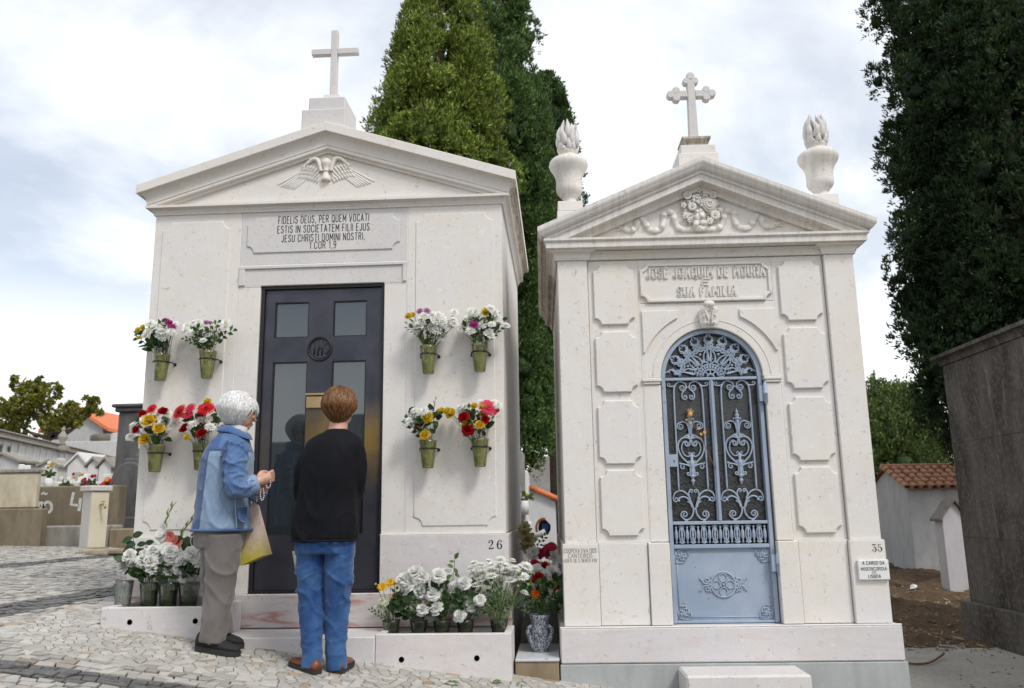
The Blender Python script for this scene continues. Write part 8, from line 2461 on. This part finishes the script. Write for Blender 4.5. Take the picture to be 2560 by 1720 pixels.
def head_pieces(mb, C, yaw, H=.215, pitch=0.0):
    """adult head about C (centre of the cranium), looking along yaw (0 = +Y, towards -X positive); features carved in the loft"""
    M = Matrix.Translation(C) @ Matrix.Rotation(yaw, 4, 'Z') @ Matrix.Rotation(pitch, 4, 'X')
    S = H / .22
    def ell(c, r, n=14):
        m2 = MB(); m2.ico((0, 0, 0), 1.0, 3)
        mb.add([M @ (Vector((c[0] + v[0] * r[0], c[1] + v[1] * r[1], c[2] + v[2] * r[2])) * S) for v in m2.v], m2.f, True)
    ell((0, -.008, .022), (.073, .092, .088))            # cranium
    ell((0, .028, -.030), (.058, .062, .070))            # face
    ell((0, .050, -.078), (.034, .034, .028))            # jaw and chin
    ell((.034, .020, -.050), (.026, .045, .042)); ell((-.034, .020, -.050), (.026, .045, .042))
    ell((0, .080, .022), (.048, .016, .016))             # brow
    ell((0, .094, -.014), (.011, .014, .026)); ell((0, .104, -.030), (.0135, .012, .010))   # nose
    ell((0, .088, -.058), (.022, .010, .006)); ell((0, .085, -.068), (.019, .010, .0065))   # lips
    ell((.036, .074, -.022), (.022, .016, .018)); ell((-.036, .074, -.022), (.022, .016, .018))  # cheekbones
    for s in (-1, 1):
        ell((s * .076, -.004, -.012), (.010, .018, .030)); ell((s * .074, .004, -.038), (.008, .010, .012))   # ears
        ell((s * .029, .079, .004), (.013, .010, .009))  # lids
    return M, S
def hair(parent, C, yaw, rad, cols, n, seed, length, face_cut, drop=.0, width=.0042, vol=1.0, wave=.0, pitch=0.0, nape=-.55, jag=.010, taper=.0, tousle=.0):
    """a shell and many flat tapering locks that follow it"""
    rd = random.Random(seed)
    M = Matrix.Translation(C) @ Matrix.Rotation(yaw, 4, 'Z') @ Matrix.Rotation(pitch, 4, 'X')
    m = MB(); rad = Vector(rad)
    def SH(p):
        k = 1 - taper * max(0.0, -p.z) ** 1.3
        return Vector((p.x * rad.x * k, p.y * rad.y * (k if p.y < 0 else 1 - .5 * (1 - k)), p.z * rad.z))
    def okdir(d):
        f = d.y
        if d.z > .55: return True
        if f > face_cut + .55 * max(0, d.z): return False
        return d.z > nape - .25 * max(0, -f)
    bm = bmesh.new(); bmesh.ops.create_icosphere(bm, subdivisions=4, radius=1.0)
    keep = {}
    vs = []; fs = []
    for v in bm.verts: keep[v.index] = okdir(v.co.normalized()); vs.append(M @ (SH(v.co) * .955))
    for f in bm.faces:
        if all(keep[v.index] for v in f.verts): fs.append(tuple(v.index for v in f.verts))
    bm.free()
    m.add(vs, fs, True, tuple(.55 * c for c in cols[0]))
    for k in range(n):
        while True:
            d = Vector((rd.gauss(0, 1), rd.gauss(0, 1), rd.gauss(0, 1))).normalized()
            if okdir(d) and d.z > nape + .1: break
        c = rd.choice(cols); kf = rd.uniform(.8, 1.12); c = tuple(min(1, q * kf) for q in c)
        L = length * rd.uniform(.6, 1.2); steps = 5; pts = []
        p = d.copy(); sw = rd.uniform(-1, 1) * wave
        lift = 1.0 + rd.uniform(0, .045) * vol
        for i in range(steps + 1):
            q = SH(p) * (lift + .02 * vol * math.sin(i / steps * PI) + tousle * rd.uniform(0, .05) * i / steps)
            pts.append(M @ q)
            g = Vector((p.x * .25 + sw, -.42 if p.z > .1 else -.12, -1.0 if p.z < .8 else -.45))
            t = g - p * g.dot(p)
            if t.length < 1e-4: t = Vector((rd.uniform(-1, 1), rd.uniform(-1, 1), 0))
            t.normalize(); t += Vector((rd.gauss(0, 1), rd.gauss(0, 1), rd.gauss(0, 1))) * .5 * tousle
            p = (p + t * (L / steps) / rad.z * .9).normalized()
            if p.z < nape - .12: break
        if len(pts) < 3: continue
        vs = []
        for i, q in enumerate(pts):
            tt = pts[min(i + 1, len(pts) - 1)] - pts[max(i - 1, 0)]
            o = (q - Vector(C)).normalized(); sd = tt.cross(o)
            if sd.length < 1e-6: sd = Vector((1, 0, 0))
            sd.normalize(); w = width * (1 - (i / (len(pts) - 1)) ** 2 * .85)
            vs += [q - sd * w, q + o * .0016, q + sd * w]
        m.add(vs, [(i * 3 + j, i * 3 + j + 1, i * 3 + j + 4, i * 3 + j + 3) for i in range(len(pts) - 1) for j in range(2)], True, c)
    return m.build('hair', MAT['hair'], parent, fix=False)
def shoe(parent, heel, toe, W, H, mat, name='shoe', sole_h=.022, sole_mat=None):
    heel, toe = Vector(heel), Vector(toe); d = toe - heel; L = math.hypot(d.x, d.y); d.normalize(); s = Vector((-d.y, d.x, 0))
    def P(u, v, z): p = heel + Vector((d.x, d.y, 0)) * (u * L) + s * v; return (p.x, p.y, heel.z + (toe.z - heel.z) * u + z)
    up = MB(); rings = []
    for u, w, h in ((0.0, .58, .75), (.05, .74, .95), (.18, .80, 1.0), (.34, .78, .98), (.46, .84, .82), (.62, .98, .62), (.78, 1.0, .50), (.90, .82, .40), (.97, .52, .30), (1.0, .2, .2)):
        r = []
        for k in range(14):
            a = 2 * PI * k / 14
            z = max(0.0, math.sin(a)) ** .8 * H * h
            r.append(P(u, math.cos(a) * W / 2 * w * (1 if math.sin(a) < .2 else (1 - .25 * math.sin(a))), sole_h + z))
        rings.append(r)
    up.loft(rings, True, True)
    o = up.build(name, mat, parent)
    sl = MB(); outl = [(0, .5), (.06, .72), (.3, .80), (.5, .86), (.7, 1.04), (.86, .94), (.95, .7), (1.01, .25)]
    pts = [(u, w) for u, w in outl] + [(u, -w) for u, w in outl[::-1]]
    n = len(pts); vs = [P(u, w * W / 2 * 1.04, 0) for u, w in pts] + [P(u, w * W / 2 * 1.06, sole_h) for u, w in pts]
    sl.add(vs, [(i, (i + 1) % n, n + (i + 1) % n, n + i) for i in range(n)] + [tuple(range(n)), tuple(range(n, 2 * n))])
    sl.build('sole', sole_mat or MAT['rubber_sole'], o)
    return o
def folds(fx, fz, amp, lo=None, seed=0.0):
    """cloth creases: narrow ridges along the zero lines of stretched noise, plus slow swelling"""
    def f(c, n):
        a = mnoise.noise(Vector((c.x * fx + seed, c.y * fx, c.z * fz + c.x * 4 + seed)))
        b = mnoise.noise(Vector((c.x * fx * 1.7 - seed, c.y * fx * 1.7, c.z * fz * 1.6 - c.x * 7)))
        s = mnoise.noise(Vector((c.x * 4 + seed, c.y * 4, c.z * 4)))
        r = max(0.0, 1 - abs(a) * 3.2) ** 2; r2 = max(0.0, 1 - abs(b) * 3.6) ** 2
        v = r * amp * .9 + r2 * amp * .45 + s * amp * .35 - amp * .3
        return v * (1 if lo is None else lo(c))
    return f

# ---- woman in the black sweater, seen from behind
Y2 = -.70
w2 = thing('person', 'woman in a black sweater and blue jeans seen from behind, arms folded', 'person', (-1.31, Y2, .115))
def P2(dx, dy, Y=Y2): return at(dx, dy, Y)
D1 = lambda a, b: ((440 + a / 2.01) / 1.09683, (940 + b / 2.01) / 1.09683)
TOR2 = [(669, 812, 1232, .146), (668, 814, 1215, .150), (671, 816, 1180, .155), (681, 817, 1130, .152), (690, 818, 1085, .150), (691, 822, 1055, .148), (693, 826, 1035, .142), (697, 828, 1018, .132), (704, 824, 1004, .116), (719, 814, 993, .096), (738, 801, 985, .072), (747, 791, 978, .057)]
ARM2 = [[P2(720, 1026), P2(697, 1068, Y2 + .01), P2(692, 1116, Y2 + .04), P2(700, 1140, Y2 + .13), P2(745, 1128, Y2 + .22), P2(785, 1108, Y2 + .22)],
        [P2(805, 1022), P2(813, 1062, Y2 + .01), P2(811, 1104, Y2 + .04), P2(804, 1130, Y2 + .13), P2(775, 1130, Y2 + .24), P2(730, 1112, Y2 + .25)]]
ARMR2 = [.066, .064, .058, .053, .046, .040]
def torso2(mb, sh, rows=TOR2):
    mb.loft([ering(l, r, dy, hd_, Y2 + (.012 if dy > 1100 else .0), shrink=sh) for l, r, dy, hd_ in rows], True)
LEG2 = [[(P2(*D1(682, 820), Y2 + .01)), P2(*D1(676, 960), Y2), P2(*D1(676, 1100), Y2 + .012), P2(*D1(680, 1250), Y2 - .005), P2(*D1(683, 1380), Y2 - .02), P2(*D1(680, 1468), Y2 - .03)],
        [(P2(*D1(820, 820), Y2 + .01)), P2(*D1(821, 960), Y2), P2(*D1(812, 1100), Y2 + .02), P2(*D1(807, 1250), Y2 + .03), P2(*D1(805, 1380), Y2 + .03), P2(*D1(808, 1476), Y2 + .03)]]
LEGR2 = [.086, .081, .072, .064, .056, .058]
body = MB(); torso2(body, .02)
for a in ARM2: limb(body, a, ARMR2, .018)
for l in LEG2: limb(body, l, [.08, .068, .056, .048, .040, .038])
hips2 = [(675, 806, 1260, .122), (675, 805, 1240, .130), (679, 803, 1222, .130), (686, 800, 1200, .120)]
body.loft([ering(l, r, dy, hd_, Y2 + .012, shrink=.02) for l, r, dy, hd_ in hips2], True)
HC2 = P2(774, 928, Y2 + .005); HYAW2 = R_(-8)
limb(body, [P2(768, 1000), P2(769, 985, Y2 + .002), P2(772, 968, Y2 + .01), P2(773, 950, Y2 + .012)], [.062, .055, .052, .05])
head_pieces(body, HC2, HYAW2, .225, R_(-4))
for s, a in ((1, ARM2[0]), (-1, ARM2[1])):                # folded hands tucked on the opposite arm
    e = a[-1]; d = (a[-1] - a[-2]).normalized()
    limb(body, [e, e + d * .04, e + d * .075], [.028, .036, .03])
    for k in range(4):
        b0 = e + d * .07 + Vector((0, 0, .024 - .016 * k)); limb(body, [b0, b0 + d * .03 + Vector((0, -.004, 0)), b0 + d * (.055 - .006 * abs(k - 1)) + Vector((0, -.018, 0))], [.009, .0085, .007])
    b0 = e + d * .03 + Vector((0, 0, .026)); limb(body, [b0, b0 + d * .022 + Vector((0, -.01, .02)), b0 + d * .045 + Vector((0, -.014, .024))], [.011, .010, .008])
for l in LEG2: limb(body, [l[-1], l[-1] + Vector((-.01, .02, -.05)), l[-1] + Vector((-.02, .06, -.065))], [.036, .032, .020])
wear(remesh(body, .0055, 3, name='body'), 'body', MAT['skin'], w2)
sw = MB(); torso2(sw, 0.0)
for a in ARM2: limb(sw, a, ARMR2)
lo_s = lambda c: .25 + .75 * min(1, max(0, (1.22 - c.z) / .5))
wear(remesh(sw, .008, 14, folds(5.5, 4.0, .016, lo_s, 3.1), 'sweater'), 'sweater', MAT['black_knit'], w2)
nk = MB(); nr = [P2(770, 985, Y2) + Vector((.060 * math.cos(t), .056 * math.sin(t) + .004, .004 * math.cos(t) + .012 * math.sin(t))) for t in [2 * PI * i / 26 for i in range(26)]]
nk.tube(nr, .0075, 8, closed=True); nk.build('neckband', MAT['black_knit'], w2)
hm = MB(); hr = ering(668.5, 812.5, 1231, .147, Y2 + .012, 40); hm.tube(hr, .0065, 7, closed=True); hm.build('hem_band', MAT['black_knit'], w2)
jn = MB()
jn.loft([ering(l, r, dy, hd_, Y2 + .012) for l, r, dy, hd_ in hips2], True)
for l in LEG2: limb(jn, l, LEGR2, 0, 18)
lo_j = lambda c: (.45 if c.z > .2 else .15) + .9 * math.exp(-((c.z - .55) / .16) ** 2) + .35 * math.exp(-((c.z - .24) / .06) ** 2)
wear(remesh(jn, .006, 4, folds(6.0, 9.5, .0105, lo_j, 7.7), 'jeans'), 'jeans', MAT['blue_jeans'], w2)
gzl = lambda x, y: gz(x, y) + .001
def feet(h, t): return (h[0], h[1], gzl(h[0], h[1])), (t[0], t[1], gzl(t[0], t[1]))
lf = LEG2[0][-1]; rf_ = LEG2[1][-1]
shoe(w2, *feet((lf.x + .052, lf.y - .045), (lf.x - .135, lf.y + .085)), .092, .052, MAT['brown_leather'])
shoe(w2, *feet((rf_.x + .015, rf_.y - .045), (rf_.x + .02, rf_.y + .185)), .090, .052, MAT['brown_leather'])
BR = [(.115, .042, .013), (.18, .075, .022), (.075, .028, .010), (.26, .125, .045)]
hair(w2, HC2 + Vector((0, -.006, .006)), HYAW2, (.095, .108, .110), BR, 3600, 5, .085, .20, width=.0026, vol=1.3, wave=.18, nape=-.84, pitch=R_(-4), taper=.52, tousle=.45)
# folded leaflet she holds low in front
simple('leaflet_paper', (.70, .66, .60), .5, var=.3, scale=40)
lfm = MB(); p0, p1 = at(*D1(584, 880), Y2 + .25), at(*D1(640, 990), Y2 + .25)
lfm.add([(p0.x, p0.y, p0.z), (p1.x, p0.y, p0.z + .005), (p1.x, p0.y, p1.z), (p0.x + .025, p0.y, p1.z), (p0.x + .004, p0.y + .006, p0.z), (p1.x, p0.y + .006, p0.z + .005), (p1.x, p0.y + .006, p1.z), (p0.x + .029, p0.y + .006, p1.z)], [(0, 1, 2, 3), (4, 5, 6, 7), (0, 3, 7, 4), (0, 1, 5, 4), (3, 2, 6, 7)])
tag(lfm.build('leaflet', MAT['leaflet_paper']), 'pale printed leaflet peeping out beside the blue jeans', 'leaflet')

# ---- white haired woman in a denim jacket, facing the door with a rosary
Y1 = -.56
w1 = thing('person', 'white haired woman in a denim jacket and grey trousers holding a rosary', 'person', (-1.93, Y1, .21))
def P1(a, b, Y=Y1): return at(*D1(a, b), Y)
def ring1(l, r, b, hd_, Y=Y1, sh=0.0, n=22, e=2.3, tilt=0.0):
    return ering(D1(l, b)[0], D1(r, b)[0], D1(0, b)[1], hd_, Y, n, e, sh, tilt)
TOR1 = [(92, 371, 775, .168), (96, 368, 745, .170), (112, 362, 680, .172), (122, 358, 610, .172), (128, 362, 540, .172), (134, 372, 470, .172), (146, 378, 410, .168), (164, 374, 365, .152), (188, 366, 328, .124), (216, 356, 298, .092), (238, 346, 272, .072)]
def torso1(mb, sh): mb.loft([ring1(l, r, b, hd_, Y1, sh) for l, r, b, hd_ in TOR1], True)
ARM1 = [[P1(290, 352, Y1 - .125), P1(298, 440, Y1 - .165), P1(300, 545, Y1 - .185), P1(345, 560, Y1 - .17), P1(405, 540, Y1 - .14)],
        [P1(290, 352, Y1 + .125), P1(305, 450, Y1 + .16), P1(325, 560, Y1 + .16), P1(370, 580, Y1 + .10), P1(420, 572, Y1 + .02)]]
ARMR1 = [.068, .066, .062, .056, .046]
LEG1 = [[P1(235, 800, Y1 - .065), P1(232, 930, Y1 - .07), P1(222, 1060, Y1 - .07), P1(205, 1180, Y1 - .07), P1(180, 1337, Y1 - .07)],
        [P1(215, 800, Y1 + .065), P1(212, 930, Y1 + .07), P1(205, 1060, Y1 + .075), P1(208, 1180, Y1 + .08), P1(224, 1300, Y1 + .085)]]
LEGR1 = [.108, .098, .084, .076, .073]
HC1 = P1(318, 178, Y1 + .0); HYAW1 = R_(-47)
body = MB(); torso1(body, .022)
for a in ARM1: limb(body, a, ARMR1, .022)
for l in LEG1: limb(body, l, [.09, .08, .064, .054, .044])
HIP1 = [(104, 334, 860, .150), (100, 342, 815, .160), (101, 346, 775, .160), (108, 344, 740, .150)]
body.loft([ring1(l, r, b, hd_, Y1, .02) for l, r, b, hd_ in HIP1], True)
limb(body, [P1(288, 300), P1(295, 268), P1(306, 240), P1(312, 215)], [.062, .054, .05, .05])
head_pieces(body, HC1, HYAW1, .222, R_(-10))
# right hand holding the beads: palm, fingers closing on the thumb
def hand(mb, wrist, d, up, curl, flip=1.0):
    d = d.normalized(); up = (up - d * up.dot(d)).normalized(); sd = d.cross(up) * flip
    W = lambda u, v, w: wrist + d * u + up * v + sd * w
    limb(mb, [W(-.03, 0, 0), W(.01, 0, 0), W(.045, .0, 0), W(.075, -.004, 0)], [.027, .028, .034, .026])
    for k in range(4):
        v0 = .024 - .0165 * k; L = (.9, 1.0, .95, .78)[k]
        c = curl * (1 + .12 * k)
        a, p = 0.0, W(.068, v0, .004); pts = [p]
        for s_, l in ((.35, .034), (.75, .024), (.6, .019)):
            a += c * s_
            p = p + (d * math.cos(a) + sd * math.sin(a)) * l * L - up * .002
            pts.append(p)
        limb(mb, pts, [.0105, .0098, .0092, .0078], 0, 10)
    limb(mb, [W(.012, .022, .012), W(.035, .036, .024), W(.062, .030, .040), W(.082, .018, .044)], [.014, .0125, .011, .0085], 0, 10)
    return W
wr = P1(412, 530, Y1 - .135); hdv = (P1(480, 505, Y1 - .09) - wr)
WR = hand(body, wr, hdv, Vector((0, -.25, 1)), 1.05, -1.0)
wl2_ = P1(408, 575, Y1 + .02); hand(body, wl2_, P1(455, 556, Y1 - .03) - wl2_, Vector((0, .2, 1)), 1.1, 1.0)
for l in LEG1: limb(body, [l[-1], l[-1] + Vector((.01, 0, -.05)), l[-1] + Vector((.08, 0, -.075))], [.038, .032, .020])
wear(remesh(body, .0046, 2, name='body'), 'body', MAT['skin'], w1)
# jacket: body, sleeves, cuffs, collar, pocket
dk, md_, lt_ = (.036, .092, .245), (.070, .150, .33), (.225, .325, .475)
def jtint(c, n):
    p = pixl(c)
    return p
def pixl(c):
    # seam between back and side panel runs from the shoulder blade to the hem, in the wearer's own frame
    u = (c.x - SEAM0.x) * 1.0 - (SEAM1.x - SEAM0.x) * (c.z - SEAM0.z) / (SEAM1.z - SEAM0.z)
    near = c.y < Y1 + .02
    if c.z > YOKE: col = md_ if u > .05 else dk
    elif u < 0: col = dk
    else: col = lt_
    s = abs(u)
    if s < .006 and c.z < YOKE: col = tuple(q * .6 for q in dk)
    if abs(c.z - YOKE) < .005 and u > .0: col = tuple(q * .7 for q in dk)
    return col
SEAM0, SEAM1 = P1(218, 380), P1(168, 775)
YOKE = P1(0, 385).z
jk = MB(); torso1(jk, 0.0)
lo_k = lambda c: .5 + .5 * min(1, max(0, (1.2 - c.z) / .4))
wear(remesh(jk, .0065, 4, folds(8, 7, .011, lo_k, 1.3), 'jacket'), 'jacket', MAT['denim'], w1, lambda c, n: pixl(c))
for i, a in enumerate(ARM1):
    sl = MB(); limb(sl, a, ARMR1, 0, 18)
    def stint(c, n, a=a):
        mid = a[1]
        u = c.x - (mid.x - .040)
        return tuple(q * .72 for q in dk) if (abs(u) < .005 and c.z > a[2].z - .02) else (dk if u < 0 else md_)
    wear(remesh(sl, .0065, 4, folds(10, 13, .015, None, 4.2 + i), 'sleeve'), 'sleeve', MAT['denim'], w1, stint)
    e, d = a[-1], (a[-1] - a[-2]).normalized()
    cf = MB(); cf.tube([e - d * .05, e - d * .03, e, e + d * .006, e + d * .002, e - d * .02], [.051, .056, .054, .050, .044, .042], 20, caps=False)
    cfo = cf.build('cuff', MAT['denim'], w1, fix=False)
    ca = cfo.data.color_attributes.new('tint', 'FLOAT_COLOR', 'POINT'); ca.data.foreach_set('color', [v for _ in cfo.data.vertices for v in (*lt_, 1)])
st_ = MB()          # stitched seam ridges
def seam(pts, r=.0016): st_.tube(catmull(pts, 5), r, 5, col=(.40, .47, .58))
_ys = lambda a, b: Y1 - .172 * math.sqrt(max(0, 1 - ((a - 245) / 128) ** 2)) ** 1.0
cl_ = MB()
def collar():
    n = 24; rows = []
    for (hgt, out_) in ((-.012, .012), (.018, .006), (.026, .010), (.012, .026), (-.012, .036), (-.016, .034)):
        r = []
        for k in range(n):
            t = 2 * PI * k / n
            c = P1(296, 276, Y1)
            front = max(0, math.cos(t - R_(0)))
            r.append(c + Vector(((.068 + out_) * math.cos(t), (.062 + out_) * math.sin(t), hgt - .040 * front + .012 * max(0, -math.cos(t)))))
        rows.append(r)
    cl_.loft(rows, False, True)
collar()
clo = cl_.build('collar', MAT['denim'], w1, fix=False)
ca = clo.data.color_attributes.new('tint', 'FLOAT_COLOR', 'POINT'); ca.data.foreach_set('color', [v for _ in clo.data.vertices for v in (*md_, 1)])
tn = MB(); tn.tube([P1(300, 300), P1(306, 268), P1(314, 244), P1(316, 240)], [.066, .061, .056, .050], 20, caps=False); tn.build('turtleneck', MAT['white_knit'], w1, fix=False)
pk = MB()
ps = [(308, 657), (358, 655), (358, 700), (352, 732), (332, 733), (310, 712)]
def onjacket(a, b, off=.004):
    # point on the jacket's near side for a spot on it
    best = None
    for l, r, bb, hd_ in TOR1:
        if best is None or abs(bb - b) < best[0]: best = (abs(bb - b), l, r, hd_)
    _, l, r, hd_ = best; u = (2 * a - l - r) / (r - l)
    y = Y1 - hd_ * max(0.0, 1 - abs(u) ** 2.3) ** (1 / 2.3) - off
    return P1(a, b, y)
vs = [onjacket(a, b, .009) for a, b in ps] + [onjacket(a, b, -.01) for a, b in ps]; n = len(ps)
pk.add(vs, [tuple(range(n))] + [(i, (i + 1) % n, n + (i + 1) % n, n + i) for i in range(n)], False, dk)
pk.build('pocket', MAT['denim'], w1, fix=False)
for pts_ in ([(216, 395), (205, 470), (192, 560), (178, 670), (168, 765)], [(224, 395), (213, 470), (200, 560), (186, 670), (176, 765)], [(296, 600), (300, 680), (304, 765)], [(308, 659), (333, 657), (358, 657)], [(310, 712), (332, 731), (352, 730)]):
    seam([onjacket(a, b, .0065) for a, b in pts_], .0013)
st_.build('stitching', MAT['denim'], w1, fix=False)
hb = MB(); hb.tube(ring1(92, 371, 773, .169, Y1, n=36), .0085, 7, closed=True, col=dk); hb.build('hem', MAT['denim'], w1, fix=False)
bt_ = MB()
tr1 = MB()
tr1.loft([ring1(l, r, b, hd_, Y1) for l, r, b, hd_ in HIP1], True)
for l in LEG1: limb(tr1, l, LEGR1, 0, 18)
lo_t = lambda c: .5 + .7 * math.exp(-((c.z - .62) / .2) ** 2)
wear(remesh(tr1, .0065, 4, folds(4.5, 5.0, .009, lo_t, 9.1), 'trousers'), 'trousers', MAT['grey_twill'], w1)
lf, rf_ = LEG1[0][-1], LEG1[1][-1]
shoe(w1, *feet((lf.x - .085, lf.y), (lf.x + .165, lf.y - .004)), .098, .075, MAT['black_suede'], sole_h=.028)
shoe(w1, *feet((rf_.x - .10, rf_.y), (rf_.x + .135, rf_.y + .01)), .098, .075, MAT['black_suede'], sole_h=.028)
WHs = [(.74, .74, .73), (.66, .66, .66), (.80, .80, .79), (.58, .57, .56)]
hair(w1, HC1 + Vector((-.010, -.004, .006)), HYAW1, (.100, .112, .106), WHs, 4200, 8, .075, .26, width=.0028, vol=1.8, wave=.45, pitch=R_(-10), nape=-.72, taper=.38, tousle=.8)
# rosary
simple('pearl', (.72, .71, .68), .25, var=.05)
simple('silver', (.55, .55, .55), .3, .9)
rs_ = thing('rosary', 'pale bead rosary with a small cross hanging from her hands', 'rosary', P1(430, 580, Y1 - .10))
yb = Y1 - .115
bd_ = MB()
lp = [(476, 528), (474, 548), (466, 562), (458, 560), (452, 545)], [(438, 565), (442, 590), (440, 612), (433, 625), (426, 616), (424, 592), (428, 568)], [(410, 572), (409, 584)]
beads = MB()
for L in lp:
    c = catmull([P1(a, b, yb) for a, b in L], 12); acc = 0; last = c[0]
    beads.ico(last, .0042, 1)
    for p in c[1:]:
        if (p - last).length > .0095: beads.ico(p, .0042, 1); last = p
bo = beads.build('beads', MAT['pearl'], rs_); bo['kind'] = 'stuff'
ch = MB()
for L in lp: ch.tube(catmull([P1(a, b, yb) for a, b in L], 5), .0009, 4)
ch.build('cord', MAT['silver'], rs_)
cx_ = MB(); c0, c1 = P1(408, 588, yb), P1(407, 634, yb)
cx_.box(c0.x - .0022, c0.x + .0022, yb - .002, yb + .002, c1.z, c0.z, 0.0005); cx_.box(c0.x - .012, c0.x - .0023, yb - .0019, yb + .0019, c0.z - .020, c0.z - .016, .0005); cx_.box(c0.x + .0023, c0.x + .012, yb - .0019, yb + .0019, c0.z - .020, c0.z - .016, .0005)
cx_.build('cross', MAT['silver'], rs_)
# paper gift bag and black handbag on her far arm
def bagmat():
    t = NT('gift_bag'); w = t.world(); sp = t.n('ShaderNodeSeparateXYZ'); t.lk(w, sp.inputs[0])
    n1 = t.noise(w, 14, 3, .5, 1.0)
    f = t.ramp(t.math('ADD', sp.outputs[2], t.math('MULTIPLY', t.math('SUBTRACT', n1, .5), .10)), [(.70, 0.0), (.86, 1.0)])
    c = t.mix(f, (.50, .42, .05), (.66, .52, .47))
    ln = t.math('LESS_THAN', t.math('ABSOLUTE', t.math('SUBTRACT', t.noise(w, 30, 1, .5, 2.0), .5)), .012)
    c = t.mix(t.math('MULTIPLY', ln, .6), c, (.30, .22, .05))
    t.set(color=c, rough=.22); MAT['gift_bag'] = t.mat
bagmat()
gb_ = thing('gift_bag', 'glossy pink and yellow paper bag hanging beside the denim jacket', 'bag', P1(370, 950, Y1 + .10))
yb0, yb1 = Y1 + .05, Y1 + .17
C4 = [P1(318, 955, yb0), P1(438, 903, yb0), P1(372, 655, yb0), P1(352, 640, yb0)]
bg = MB()
f4 = [C4[0], C4[1], C4[2], C4[3]]; vs = f4 + [Vector((p.x + .012, yb1, p.z + .004)) for p in f4]
bg.add(vs, [(0, 1, 2, 3), (4, 5, 6, 7), (0, 1, 5, 4), (1, 2, 6, 5), (3, 0, 4, 7)])
mid = (C4[1] + C4[0]) / 2
bg.build('bag_body', MAT['gift_bag'], gb_)
hn = MB(); hn.tube(catmull([C4[2] + Vector((0, .06, 0)), C4[2] + Vector((.0, .06, .06)), P1(375, 585, Y1 + .10), C4[3] + Vector((0, .06, .05)), C4[3] + Vector((0, .06, 0))], 5), .003, 5); hn.build('handle', MAT['white_knit'], gb_)
hbg = thing('handbag', 'black leather handbag half hidden behind the denim jacket', 'bag', P1(340, 950, Y1 + .2))
hb2 = MB(); a, b = P1(295, 945, Y1 + .1), P1(362, 790, Y1 + .1)
hb2.box(a.x, b.x, Y1 + .185, Y1 + .27, a.z, b.z, .02); hb2.build('bag_body', MAT['black_suede'], hbg)
hn = MB(); hn.tube(catmull([(a.x + .02, Y1 + .22, b.z), ((a.x + b.x) / 2, Y1 + .2, b.z + .16), (b.x - .02, Y1 + .22, b.z)], 5), .005, 6); hn.build('strap', MAT['black_suede'], hbg)
